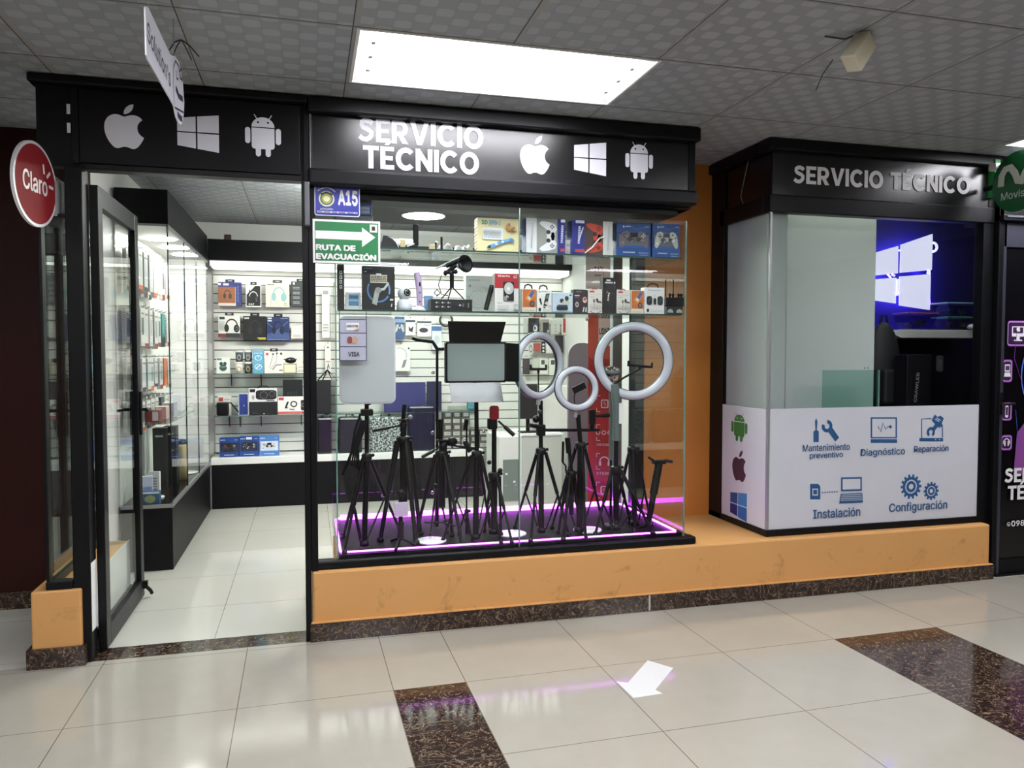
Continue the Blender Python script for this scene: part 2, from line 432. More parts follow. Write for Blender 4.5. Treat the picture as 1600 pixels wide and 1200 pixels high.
# ================================================================== SHELL
X0, X1, Y0, YB = -3.2, 7.4, -7.2, 3.75
def panel_xy(z, x0, x1, y0, y1, holes, m, flip):
    xs = sorted({x0, x1, *[h[0] for h in holes], *[h[1] for h in holes]}); ys = sorted({y0, y1, *[h[2] for h in holes], *[h[3] for h in holes]})
    b = MB()
    for xa, xb in zip(xs, xs[1:]):
        for ya, yb in zip(ys, ys[1:]):
            cx, cy = (xa+xb)/2, (ya+yb)/2
            if any(h[0] < cx < h[1] and h[2] < cy < h[3] for h in holes): continue
            q = [(xa, ya, z), (xb, ya, z), (xb, yb, z), (xa, yb, z)]
            b.add(q[::-1] if flip else q, [(0, 1, 2, 3)], m)
    return b
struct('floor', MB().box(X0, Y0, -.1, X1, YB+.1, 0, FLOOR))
FIX = [(1.075, 2.262, -.815, -.262), (4.72, 5.9, -.815, -.175), (-.135, 1.05, -2.64, -2.07), (1.60, 2.79, -2.64, -2.07), (3.66, 4.85, -2.64, -2.07), (-1.95, -.75, -6.85, -6.28), (1.08, 2.27, -6.85, -6.28), (4.72, 5.9, -6.85, -6.28), (-2.56, -1.38, -2.64, -2.07)]
SHOPFIX = [(1.50, 2.68, 1.60, 2.15),  (3.5, 4.78, .115, .29), (5.2, 5.9, .40, .62)]
cb = panel_xy(CEIL, X0, X1, Y0, YB, FIX+SHOPFIX, CEILM, True)
struct('ceiling', cb)
struct('wall_back', MB().box(X0, YB+.012, 0, X1, YB+.1, CEIL+.1, WHITE))
struct('wall_opposite', MB().box(X0, Y0-.1, 0, X1, Y0, CEIL, noise_mat('corridor_wall', '6d675c', '7b7467', 2)))
struct('wall_far_left', MB().box(X0-.1, Y0, 0, X0, YB, CEIL, BROWN))
struct('wall_far_right', MB().box(X1, Y0, 0, X1+.1, YB, CEIL, BROWN))
# brown neighbour wall on the left, set back
struct('wall_left', MB().box(X0, .90, 0, -.275, 1.0, CEIL, BROWN))
struct('baseboard_left', MB().box(X0, .885, 0, -.285, .90, .092, MARBLE))
# shop side wall (white inside) and right end wall of the shop
struct('wall_shop_left', MB().box(-.30, 1.0, 0, -.27, YB+.01, CEIL, WHITE))
struct('wall_shop_right', MB().box(3.39, .81, 0, 3.44, YB+.01, CEIL, WHITE))
struct('wall_right', MB().box(2.90, .70, .0, 3.44, .80, CEIL, ORANGE_W))
# plinths
pb = MB(); pb.box(.885, .006, 0, 4.872, .10, .333, ORANGE, .012); pb.box(1.005, .09, 0, 4.87, .74, .3325, ORANGE, .004)
pl = struct('plinth_main', pb)
tag(pl, 'long orange painted plinth under the display window and kiosk', 'plinth', kind='structure')
bb = MB(); bb.box(.876, -.014, 0, 4.886, .012, .087, MARBLE, .002)
bb.box(2.612, -.0146, .004, 2.622, -.010, .085, mat('a9a49b', .6)); bb.box(4.30, -.0146, .01, 4.305, -.010, .085, mat('6f6a45', .6))
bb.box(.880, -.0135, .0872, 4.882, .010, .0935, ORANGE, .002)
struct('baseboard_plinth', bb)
pb = MB(); pb.box(-.292, -.018, 0, -.094, .90, .336, ORANGE, .008)
o = struct('plinth_left', pb); tag(o, 'short orange plinth block left of the shop door', 'plinth', kind='structure')
o = struct('wall_plinth_inner', MB().box(-.0935, .072, .0, -.088, .90, .337, WHITE)); tag(o, 'white inner face of the short plinth beside the door', 'wall', kind='structure')
bb = MB(); bb.box(-.31, -.035, 0, -.078, .9, .087, MARBLE, .002); struct('baseboard_left_plinth', bb)

# ceiling fixtures
def fixture(x0, x1, y0, y1, label, lamp, grp, ends=True, name='ceiling_light'):
    cx, cy = (x0+x1)/2, (y0+y1)/2
    t = thing(name, label, 'ceiling light', (cx, cy, CEIL), group=grp)
    a, b = (x1-x0)/2, (y1-y0)/2; d = .035; s = min(.04, b*.35)
    fr = MB(); tw = mat('e9e9e6', .4)
    for q in ([(-a, -b, 0), (a, -b, 0), (a-s, -b+s, d), (-a+s, -b+s, d)], [(a, -b, 0), (a, b, 0), (a-s, b-s, d), (a-s, -b+s, d)],
              [(a, b, 0), (-a, b, 0), (-a+s, b-s, d), (a-s, b-s, d)], [(-a, b, 0), (-a, -b, 0), (-a+s, -b+s, d), (-a+s, b-s, d)]):
        fr.add(q, [(0, 1, 2, 3)], tw)
    for q in ((-a-.012, -b-.012, a+.012, -b), (-a-.012, b, a+.012, b+.012), (-a-.012, -b, -a, b), (a, -b, a+.012, b)):
        fr.box(q[0], q[1], -.006, q[2], q[3], .0, tw)
    fr.build('housing', t)
    MB().add([(-a+s, -b+s, d), (a-s, -b+s, d), (a-s, b-s, d), (-a+s, b-s, d)], [(3, 2, 1, 0)], lamp).build('reflector', t)
    for k in range(3):
        y = (k-1)*(b-s)*.62
        MB().tube([(-a+s+.03, y, d-.016), (a-s-.03, y, d-.016)], .010, lamp, 10).build('fluorescent_tube', t)
    for sx in (-1, 1):
        for k in range(3):
            y = (k-1)*(b-s)*.62; x = sx*(a-s-.018)
            MB().box(x-.008, y-.014, d-.032, x+.008, y+.014, d-.002, tw).build('tube_clip', t)
    return t
fixture(*FIX[0], 'large bright ceiling light above the shop sign', LAMP, 'recessed ceiling lights')
fixture(*FIX[1], 'ceiling light at the right edge near the round green sign', LAMP, 'recessed ceiling lights')
for k, f in enumerate(FIX[2:]):  # nearer row is unseen, added to throw light onto the shopfront
    fixture(*f, ('unseen ceiling light added in the nearer corridor row facing the shop door', 'unseen ceiling light added in the nearer corridor row facing the display window', 'unseen ceiling light added in the nearer corridor row facing the kiosk', 'ceiling light of the farther corridor row facing the shop door', 'ceiling light of the farther corridor row facing the display window', 'ceiling light of the farther corridor row facing the kiosk', 'unseen ceiling light added in the nearer corridor row at the far left')[k], LAMP2, 'recessed ceiling lights')['kind'] = 'structure'
fixture(*SHOPFIX[0], 'ceiling light inside the shop above the counter', SHOPLAMP, 'recessed ceiling lights')['kind'] = 'structure'
t = thing('batten_light', 'hanging batten light inside the shop behind the fascia', 'ceiling light', (1.62, 1.75, CEIL)); t['kind'] = 'structure'; BATT = emit('batten_diffuser', 'fbfff8', 100.0)
MB().box(-.65, -.05, -.20, .65, .05, -.14, BATT, .01).build('diffuser', t); MB().box(-.66, -.015, -.142, .66, .015, -.125, WH).build('housing', t)
m = MB(); m.tube([(-.4, 0, -.126), (-.4, 0, 0)], .006, CHROME, 6); m.build('hanger', t); m = MB(); m.tube([(.4, 0, -.126), (.4, 0, 0)], .006, CHROME, 6); m.build('hanger', t)

# ================================================================== STOREFRONT FRAME
ff = MB()
ff.box(.856, 0, 0, .884, .06, 2.165, BLK, .003)             # door post
ff.box(.884, .012, .333, .916, .07, 2.14, BLK, .003)        # window stile
ff.box(-.13, 0, .0, -.06, .098, 2.175, BLK, .004)           # left jamb
ff.box(-.235, -.01, .338, -.13, .05, .372, BLK, .003)       # sill of side pane
ff.box(-.235, 0, .372, -.222, .05, 2.175, BLK, .002)
ff.box(-.235, .05, .338, -.21, .90, .372, BLK, .003)
ff.box(-.048, .0, 2.165, .858, .07, 2.19, BLK, .002)        # door head
ff.box(-.235, .0, 1.955, -.13, .04, 1.968, BLK)
ff.box(-.235, .86, .372, -.21, .90, 2.175, BLK, .003)
# header boxes
ff.box(-.235, .015, 2.175, .866, .075, 2.52, BLKM)
ff.box(.866, .0, 2.165, .892, .05, 2.52, BLK, .003)
ff.box(-.255, -.035, 2.515, .886, .06, CEIL-.004, BLK, .008)
ff.box(-.095, -.002, 2.188, -.07, .02, 2.515, BLK, .002)
ff.box(.892, .02, 2.137, 2.855, .70, 2.50, BLKM)
ff.box(.886, -.04, 2.478, 2.882, .10, CEIL-.004, BLK, .01)
ff.box(.886, -.045, 2.145, 2.862, .05, 2.222, BLK, .012)
ff.box(2.835, -.002, 2.2, 2.868, .03, 2.48, BLK, .002)
ff.box(.890, -.002, 2.2, .906, .03, 2.48, BLK, .002); ff.box(.8965, -.004, 2.2, .8995, .0, 2.48, ALU)  # narrow aluminium sliver stands in for a thin highlight on the dark post
ff.box(2.80, .06, 2.137, 2.868, .70, CEIL-.004, BLK)
# sill frame of the display window
ff.box(.884, .018, .334, 2.905, .085, .375, BLK, .008)
ff.box(2.85, .085, .334, 2.905, .9, .368, BLK, .006)
# black post and silver post behind the display window
ff.box(2.845, .70, .0, 2.905, .80, CEIL-.004, BLK)
o = struct('storefront_frame', ff); tag(o, 'black aluminium storefront frame around door and display window', 'storefront frame', kind='structure')
o = struct('post_silver', MB().box(2.775, .90, 0, 2.842, .95, CEIL-.004, ALU, .004)); tag(o, 'silver aluminium post behind the right end of the display window', 'post', kind='structure')

# fixed pane left of the door, and the pane of the side wall
o = struct('window_1', MB().box(-.222, .012, .372, -.13, .018, 2.17, GLS)); tag(o, 'narrow fixed glass pane left of the door', 'window', kind='structure')
o = struct('window_2', MB().box(-.226, .06, .372, -.220, .86, 2.17, GLS2)); tag(o, 'tall side glass running back from the left pane', 'window', kind='structure')

# ------------------------------------------------------------------ door leaf (opened inwards)
hx, hy = -.040, .100
t = thing('door_1', 'black framed glass shop door swung open inwards', 'door', (hx, hy, 0), 0); t['kind'] = 'structure'
f = MB(); w = .83
f.box(-.018, 0, .015, .018, .075, 2.12, BLK, .003); f.box(-.018, w-.075, .015, .018, w, 2.12, BLK, .003)
f.box(-.018, .075, .015, .018, w-.075, .115, BLK, .003); f.box(-.018, .075, 2.03, .018, w-.075, 2.12, BLK, .003)
f.build('door_frame', t)
MB().box(-.004, .075, .115, .004, w-.075, 2.03, GLS).build('door_glass', t)
h = MB(); h.box(.018, w-.055, .92, .030, w-.02, 1.16, PL, .003); h.tube([(.03, w-.04, 1.06), (.07, w-.04, 1.06), (.07, w-.13, 1.06)], .009, PL, 8)
h.tube([(-.03, w-.04, 1.06), (-.07, w-.04, 1.06), (-.07, w-.13, 1.06)], .009, PL, 8); h.box(-.030, w-.055, .92, -.018, w-.02, 1.16, PL, .003)
h.build('door_handle', t)
s = MB(); s.box(.018, w-.04, .06, .04, w-.015, .10, PL); s.tube([(.03, w-.028, .07), (.05, w-.01, .04), (.055, w-.0, .02)], .010, PL, 8); s.build('door_stop', t)
# paper notice on the jamb
o = MB().box(-.0595, .006, .135, -.0582, .094, .44, WH).build('paper_sheet'); tag(o, 'white paper strip stuck low on the door jamb', 'paper')
o = MB().box(.868, -.05, 1.955, .892, -.002, 2.155, mat('55585c', .4), .004).build('lock_box'); tag(o, 'grey metal box at the top of the door post', 'lock')
for z0, lb in ((2.395, 'upper small white tag on the black corner post'), (2.315, 'lower small white tag on the black corner post')):
    o = MB().box(-.112, -.0055, z0, -.099, -.0025, z0+.042, WH).build('wall_tag'); tag(o, lb, 'tag', 'white tags on the corner post')

# ------------------------------------------------------------------ display window glass
V = thing('window_5', 'large glass show window with glass sides facing the corridor', 'window', (1.0, .05, .335)); V['kind'] = 'structure'
def vpart(name, x0, y0, z0, x1, y1, z1, m, lab=None):
    o = MB().box(x0-1.0, y0-.05, z0-.335, x1-1.0, y1-.05, z1-.335, m).build(name, V)
    if lab: o['label'] = lab
    return o
VX0, VX1, VY0, VY1, VZ = 1.008, 2.842, .05, .885, .392
vpart('front_pane', VX0, .047, .376, 1.915, .053, 2.075, GLS); vpart('front_pane', 1.919, .047, .376, VX1, .053, 2.075, GLS)
vpart('side_pane', VX0-.003, .055, .376, VX0+.003, VY1, 2.075, GLS); vpart('side_pane', VX1-.003, .055, .376, VX1+.003, VY1, 2.075, GLS)
vpart('back_pane', VX0, VY1-.003, .45, VX1, VY1+.003, 2.075, GLS)
vpart('edge_strip', 1.9145, .045, .376, 1.9195, .056, 2.10, GLSE); vpart('edge_strip', VX0-.004, .045, .376, VX0+.002, .055, 2.075, GLSE); vpart('edge_strip', VX1-.001, .045, .376, VX1+.005, .055, 2.075, GLSE)
o = MB().box(VX0+.006, .056, 0, VX1-.006, VY1-.006, VZ-.336, mat('111014', .5, 0, .05)).build('base_board', loc=(0, 0, .336)); tag(o, 'black base board of the show window edged with purple light', 'base board')
vpart('soffit', .92, .06, 2.106, 2.80, .70, 2.135, BLKM)
SH1, SH2 = 1.884, 1.580
for zz, lb in ((SH1, 'upper long glass shelf in the show window under the game pad boxes'), (SH2, 'lower long glass shelf in the show window under the accessory boxes')):
    t = thing('glass_shelf', lb, 'shelf', (VX0+.01, .071, zz), group='glass shelves of the show window')
    MB().box(0, .004, -.008, VX1-VX0-.022, .40, 0, GLS2).build('shelf_pane', t); MB().box(0, 0, -.008, VX1-VX0-.022, .004, 0, mat('2c4640', .15)).build('shelf_edge', t)
stud = MB()
for px, py in [(597, 391), (675, 393), (753, 396), (876, 399), (1017, 404), (550, 485), (676, 488), (755, 491), (1017, 495), (676, 582), (1017, 580), (598, 773), (675, 769), (755, 765), (876, 672), (675, 676), (755, 674), (1017, 668), (1012, 754)]:
    p = at(px, py, 'y', .46 if py < 500 else .87); stud = MB(); p = p-Vector((1.0, .05, .335))
    stud.lathe([(.004, 0), (.004, -.012), (.010, -.012), (.011, -.018), (.006, -.021), (.0045, -.019), (.0045, -.014)], CHROME, 12, p, (0, 1, 0)); stud.build('glass_stud', V)
led = MB(); r = .018; zz = VZ+.007
led.tube([(.03, .03, zz-.335), (1.80, .012, zz-.335)], .0045, PURPLE, 6)
led.tube([(1.80, .012, zz-.335), (1.812, .03, zz-.335), (1.812, .80, zz-.335), (1.79, .815, zz-.335), (.04, .815, zz-.335), (.022, .79, zz-.335), (.022, .05, zz-.335), (.03, .03, zz-.335)], .006, PURPLE, 6)
led.box(.05, .800, VZ-.335, 1.79, .806, VZ-.335+.030, PURPLE)  # emissive bar standing in for the strip's glow on the back pane
led.v = [(a+1.0, b+.05, c+.335-VZ) for a, b, c in led.v]; led = led.build('light_strip', loc=(0, 0, VZ)); tag(led, 'purple light strip running around the base board of the show window', 'light strip')
c = at(662, 337, 'z', 2.106); t = thing('disc_light', 'round white disc light in the black soffit of the show window', 'ceiling light', c)
dd = MB(); dd.lathe([(.11, 0), (.118, -.004), (.118, .0)], WH, 32).build('lamp_rim', t)
MB().lathe([(1e-5, -.0035), (.108, -.0035)], DISC, 32).build('disc_lamp', t)
# ================================================================== SIGNS AND KIOSK
SIGNBLK = noise_mat('sign_panel', '08080a', '0c0b0e', 4, .25, .55)
SIGNBLK2 = noise_mat('sign_panel_matt', '08080a', '0c0b0e', 4, .5, .2)
def px_box(y, l, t, r, b, ax='y'):
    m = (t+b)/2; c = (l+r)/2
    p, q = at(l, m, ax, y), at(r, m, ax, y); u, d = at(c, t, ax, y), at(c, b, ax, y)
    return (p.x, q.x, d.z, u.z) if ax == 'y' else (p.y, q.y, d.z, u.z)
def front_art(A, name, parent, y, lift=.0):
    """artwork given in world (x,z) laid on the plane y, facing the corridor; origin of the parent is subtracted"""
    o = parent.location if parent else Vector((0, 0, 0))
    return MB().art(A, Vector((0, y, 0))-o, (1, 0, 0), (0, 0, 1), lift).build(name, parent)
def put(A, E, y, l, t, r, b, w=1.0):
    x0, x1, z0, z1 = px_box(y, l, t, r, b); A.use(E, x0, z0, (x1-x0)/w, z1-z0); return A
def ptext(A, s, y, l, t, r, b, col, bold=.0, fnt='Inter'):
    x0, x1, z0, z1 = px_box(y, l, t, r, b); A.text(s, x0, z0, x1, z1, col, bold, fnt); return A

# heavy capital letters of the shop signs, drawn as strokes (unit height)
def heavy(body, col, gap=.075):
    A = Art(); x = 0.0; T = .235
    for ch in body:
        acc = ch == 'É'; c = 'E' if acc else ch
        if c == 'I': A.rect(x, 0, x+T, 1, col); w = T
        elif c == 'E':
            w = .66; A.poly([(x, 0), (x+w, 0), (x+w, .19), (x+T, .19), (x+T, .41), (x+w-.07, .41), (x+w-.07, .59), (x+T, .59), (x+T, .81), (x+w-.01, .81), (x+w-.01, 1), (x, 1)], col)
            if acc: A.poly([(x+.2, 1.06), (x+.38, 1.06), (x+.62, 1.27), (x+.36, 1.27)], col)
        elif c == 'T': w = .76; A.poly([(x, .8), (x+w/2-T/2, .8), (x+w/2-T/2, 0), (x+w/2+T/2, 0), (x+w/2+T/2, .8), (x+w, .8), (x+w, 1), (x, 1)], col)
        elif c == 'V': w = .92; A.poly([(x, 1), (x+.25, 1), (x+w/2+.01, .31), (x+w-.24, 1), (x+w, 1), (x+w/2+.12, 0), (x+w/2-.12, 0)], col)
        elif c == 'N': w = .82; A.poly([(x, 0), (x+.23, 0), (x+.23, .55), (x+w-.2, 0), (x+w, 0), (x+w, 1), (x+w-.23, 1), (x+w-.23, .45), (x+.2, 1), (x, 1)], col)
        elif c == 'O': w = .98; A.raw(arc(x+w/2, .5, w/2, 0, 360, 36, .515)+arc(x+w/2, .5, w/2-.245, 0, 360, 36, .29), [[i, i+1, 38+i, 37+i] for i in range(36)], col)
        elif c == 'C':
            w = .90; A.raw(arc(x+.49, .5, .49, 42, 318, 30, .515)+arc(x+.49, .5, .245, 42, 318, 30, .29), [[i, i+1, 32+i, 31+i] for i in range(30)], col)
        elif c == 'R':
            w = .78; A.rect(x, 0, x+T, 1, col)
            A.raw([(x+T-.01, 1), (x+.40, 1)]+arc(x+.42, .655, .34, 88, -90, 14, .345)+[(x+T-.01, .31)], [list(range(18))], col) if False else None
            o_ = [(x+.40, 1)]+arc(x+.40, .655, .36, 90, -90, 14, .345); i_ = [(x+.40, .80)]+arc(x+.40, .655, .125, 90, -90, 14, .145)
            A.raw(o_+i_, [[i, i+1, 17+i, 16+i] for i in range(15)], col)
            A.rect(x+T-.01, .80, x+.41, 1, col); A.rect(x+T-.01, .31, x+.41, .51, col)
            A.poly([(x+.30, .33), (x+.50, 0), (x+.78, 0), (x+.52, .38)], col)
        elif c == 'S':
            w = .74; pts = [(.655, .775), (.57, .85), (.42, .90), (.27, .885), (.165, .81), (.155, .70), (.22, .61), (.36, .555), (.50, .50), (.60, .42), (.60, .29), (.52, .18), (.38, .10), (.20, .115), (.05, .22)]
            A.line([(x+a, b) for a, b in pts], .215, col)
        else: w = .35
        x += w+gap
    A.w = x-gap
    return A
def pheavy(A, s, y, l, t, r, b, col):
    H = heavy(s, col); x0, x1, z0, z1 = px_box(y, l, t, r, b); k = (x1-x0)/H.w
    A.use(H, x0, z0, k, z1-z0); return A

# ---- left fascia: three emblems
t = thing('fascia_sign', 'black fascia above the door with apple, window and robot emblems', 'shop sign', (-.068, .015, 2.194))
MB().box(0, -.012, 0, .918, 0, .316, SIGNBLK2, .002).build('sign_panel', t)
y = .0022
for E, w, q in ((fruit(VINYL), .83, (162, 162, 225, 232)), (panes(VINYL), 1, (277, 178, 342, 237)), (droid(VINYL, SIGNBLK2), .86, (383, 179, 439, 245))):
    A = Art(); put(A, E, y, *q, w); front_art(A, 'emblem', t, y)
# ---- centre fascia
t = thing('fascia_sign', 'long black fascia over the display window reading SERVICIO TÉCNICO', 'shop sign', (.906, .02, 2.222))
MB().box(0, -.012, 0, 1.93, 0, .256, SIGNBLK, .001).build('sign_panel', t)
y = .0072
A = Art(); pheavy(A, 'SERVICIO', y, 560, 191, 755, 227, VINYL); pheavy(A, 'TÉCNICO', y, 567, 233, 748, 268, VINYL); front_art(A, 'lettering', t, y)
for E, w, q in ((fruit(VINYL), .83, (812, 211, 859, 272)), (panes(VINYL), 1, (897, 221, 947, 274)), (droid(VINYL, SIGNBLK), .86, (977, 222, 1020, 280))):
    A = Art(); put(A, E, y, *q, w); front_art(A, 'emblem', t, y)

# ---- hanging sign
cx = .43
pts = [at(*q, 'x', cx) for q in [(227, 12), (229, 10), (232, 12), (266, 85), (270, 87), (274, 88), (280, 98), (286, 131), (288, 160), (287.5, 178), (285, 190), (283, 195), (279, 192), (275, 182), (272, 166), (268, 158), (231, 93), (229, 86)]]
o0 = Vector((cx, -.95, 2.36))
t = thing('hanging_sign', 'white cut-out sign hung edge-on from the ceiling over the door', 'hanging sign', o0)
MB().prism([(p.y-o0.y, p.z-o0.z) for p in pts][::-1], (-.004, 0, 0), (0, 1, 0), (0, 0, 1), .004, mat('dadbe4', .35)).build('sign_board', t)
A = Art(); NAVY = mat('1c1c38', .5)
def hp(px, py): p = at(px, py, 'x', cx); return (p.y-o0.y, p.z-o0.z)
a, b, c, d = hp(229.5, 30), hp(229.5, 62), hp(266, 106), hp(266, 137)
vs, fs = text_geo("Solution's", .015, 'Inter')
xa = min(v[0] for v in vs); xb = max(v[0] for v in vs); ya = min(v[1] for v in vs); yb = max(v[1] for v in vs)
A.raw([(a[0]+(c[0]-a[0])*((x-xa)/(xb-xa)), b[1]+(d[1]-b[1])*((x-xa)/(xb-xa))+((a[1]-b[1]))*((yv-ya)/(yb-ya))) for x, yv in vs], fs, NAVY)
A.line([hp(*q) for q in [(272, 164), (270.5, 130), (271, 105), (274, 95), (279, 103), (283, 125)]], .008, NAVY)
A.line([hp(*q) for q in [(273, 168), (287, 176)]], .007, NAVY)
A.line([hp(*q) for q in [(275, 110), (275.5, 122), (278, 124)]], .008, NAVY); A.line([hp(*q) for q in [(283, 108), (279.5, 112), (281, 122), (284, 125), (284, 118)]], .008, NAVY)
A.line([hp(*q) for q in [(274.5, 137), (279, 150), (285, 155)]], .02, NAVY); A.line([hp(*q) for q in [(277, 178), (281, 184), (284, 186)]], .02, NAVY)
MB().art(A, (0, 0, 0), (0, 1, 0), (0, 0, 1)).build('lettering', t)
for py in (-.24, .22):
    MB().tube([(-.002, py, -.0 if py < 0 else .06), (-.002, py, CEIL-o0.z)], .0012, mat('8a8a8a', .4), 6).build('wire', t)

# ---- round blade signs
def disc_sign(name, lab, c, r, rz, colr, flip):
    t = thing(name, lab, 'round sign', c, rz)
    s = -1 if flip else 1
    m = mat('d9d9dc', .35)
    MB().lathe([(1e-5, -.006), (r, -.006), (r, .006), (1e-5, .006)], m, 56, (0, 0, 0), (1, 0, 0), False).build('disc_body', t)
    return t, s
c = at(54, 288, 'y', -.16); r = .172
t, s = disc_sign('round_sign', 'round red blade sign reading Claro at the left corner', c, r, -.16, None, False)
A = Art(); A.ell(0, 0, r*.93, r*.93, mat('7d161c', .7, 0, .2), 56); W = mat('e6dedd', .4)
A.text('Claro', -.105, -.035, .088, .045, W, .012)
A.line([(.062, .055), (.056, .095)], .013, W); A.line([(.082, .045), (.112, .072)], .013, W); A.line([(.098, .012), (.135, .010)], .013, W)
MB().art(A, (.0065, 0, 0), (0, 1, 0), (0, 0, 1)).build('sign_face', t)
br = MB(); br.box(-.010, r*.9, -.10, .010, r*.9+.05, .05, mat('9a9a9c', .4)); br.build('bracket', t)
c = at(1592, 283, 'x', 4.80); r = .172
t, s = disc_sign('round_sign', 'round green blade sign with wavy letter at the right edge', c, r, 0, None, True)
A = Art(); A.ell(0, 0, r, r, mat('14532c', .35), 56); W = mat('c9cdc6', .4)
A.line([(-.112, -.01), (-.108, .05), (-.085, .085), (-.05, .088), (-.02, .05), (0, .0), (.02, -.01), (.045, .04), (.075, .085), (.105, .08), (.115, .05), (.112, 0)], .042, W)
A.text('Movistar', -.107, -.093, .118, -.048, W, .008)
MB().art(A, (-.0065, 0, 0), (0, -1, 0), (0, 0, 1)).build('sign_face', t)
MB().box(-.008, r*.97, -.012, .008, .04-c.y, .012, PL).build('bracket', t)
p = at(1551, 308, 'y', .03); q = at(1560.5, 250, 'y', .03)
o = MB().box(0, -.012, 0, q.x-p.x, .04, q.z-p.z, mat('2f8a45', .3), .003).build('sign_box', loc=(p.x, .028, p.z)); tag(o, 'small bright green box beside the round green sign', 'sign box')
p = at(1560, 264, 'y', -.02)
t = thing('security_camera', 'small white camera at the right end of the black cornice', 'security camera', (p.x, .0, p.z))
MB().sphere((0, -.03, 0), .022, WHG).build('camera_ball', t); MB().box(-.022, -.025, -.005, .014, .03, .035, WHG, .004).build('camera_base', t)

# ---- signs stuck on the glass
S = thing('number_plate', 'blue plate with crest and number A15 above the green sign', 'number plate', (.914, .004, 2.012))
MB().prism(rrect(0, 0, .208, .148, .012), (0, .004, 0), (1, 0, 0), (0, 0, 1), .004, mat('c9cbe0', .3)).build('plate', S)
A = Art(); B = mat('2a3290', .35); A.rr(.004, .004, .204, .144, .010, B); W = mat('e2e2ea', .4); Y = mat('c9cf8a', .4)
A.text('A15', .107, .050, .198, .122, W, .035)
A.ring(.055, .078, .036, .029, Y, 24); A.ell(.055, .078, .024, .024, mat('8d9a5a', .5)); A.ell(.055, .078, .015, .013, mat('ded9a0', .5)); A.line([(.028, .098), (.055, .108), (.082, .098)], .008, mat('22252e', .5))
A.ring(.055, .078, .053, .050, W, 24, 40, 140)
A.text('LATACUNGA', .026, .026, .084, .035, W, .01); A.rect(.012, .013, .196, .0205, W); A.bars(.014, .0145, .194, .019, 1, B, 3, .9)
MB().art(A, (0, 0, 0), (1, 0, 0), (0, 0, 1)).build('plate_print', S)
S = thing('evacuation_sign', 'green RUTA DE EVACUACIÓN sign with white arrow on the glass', 'evacuation sign', (.905, .006, 1.792))
MB().box(0, -.003, 0, .311, 0, .203, mat('e4e6e4', .3)).build('board', S)
A = Art(); G = mat('146b3a', .35); W = mat('e4e4e6', .4)
A.rect(.009, .010, .302, .193, G); A.poly([(.012, .112), (.226, .112), (.226, .080), (.288, .127), (.226, .172), (.226, .150), (.012, .150)], W)
A.text('RUTA DE', .013, .058, .196, .086, W, .045); A.text('EVACUACIÓN', .013, .016, .292, .052, W, .045)
A.rect(.262, .150, .296, .187, W); A.ell(.279, .168, .009, .011, mat('1c1c1c', .5)); A.line([(.270, .180), (.279, .172), (.288, .180)], .0025, mat('1c1c1c', .5)); A.line([(.269, .158), (.279, .165), (.289, .158)], .0025, mat('1c1c1c', .5))
MB().art(A, (0, -.003, 0), (1, 0, 0), (0, 0, 1)).build('sign_print', S)
# card stickers on the display glass
x0, x1, z0, z1 = px_box(.046, 530, 485, 573, 564)
S = thing('card_sticker', 'payment card sticker strip on the left of the display glass', 'sticker', (x0, .0462, z0))
w, h = x1-x0, z1-z0; A = Art(); D = mat('1d1f33', .4); tt = .0035
A.rect(0, 0, tt, h, D); A.rect(w-tt, 0, w, h, D)
rows = [0, .275*h, .545*h, .81*h]
for r_ in rows: A.rect(0, r_, w, r_+tt, D)
F = mat('9fa2b4', .5)
for i in range(3): A.rect(tt, rows[i]+tt, w-tt, rows[i+1], F)
A.text('VISA', .32*w, rows[0]+.09*h, .73*w, rows[0]+.18*h, mat('22232e', .4), .02)
A.ell(.38*w, rows[1]+.14*h, .10*w, .072*h, mat('7a3a38', .5)); A.ell(.56*w, rows[1]+.14*h, .10*w, .072*h, mat('b08a72', .5))
A.rect(.26*w, rows[2]+.06*h, .72*w, rows[2]+.21*h, mat('d6d6da', .5)); A.text('DISCOVER', .29*w, rows[2]+.12*h, .69*w, rows[2]+.165*h, mat('26262e', .5), .02); A.poly([(.5*w, rows[2]+.06*h), (.72*w, rows[2]+.06*h), (.72*w, rows[2]+.11*h)], mat('b8845e', .5))
MB().art(A, (0, 0, 0), (1, 0, 0), (0, 0, 1)).build('sticker_print', S)

# ---- floor arrow
pts = [at(*q, 'z', 0) for q in [(1012, 1032), (1052, 1044), (1024, 1078), (1035, 1084), (990, 1091), (963, 1065), (981, 1067)]]
c = sum(pts, Vector())/len(pts)
o = MB().prism([(p.x-c.x, p.y-c.y) for p in pts][::-1], (0, 0, 0.0003), (1, 0, 0), (0, 1, 0), .0007, mat('cfd0d0', .4)).build('arrow_sticker', loc=(c.x, c.y, 0)); tag(o, 'white paper arrow stuck on the corridor floor', 'floor sticker')

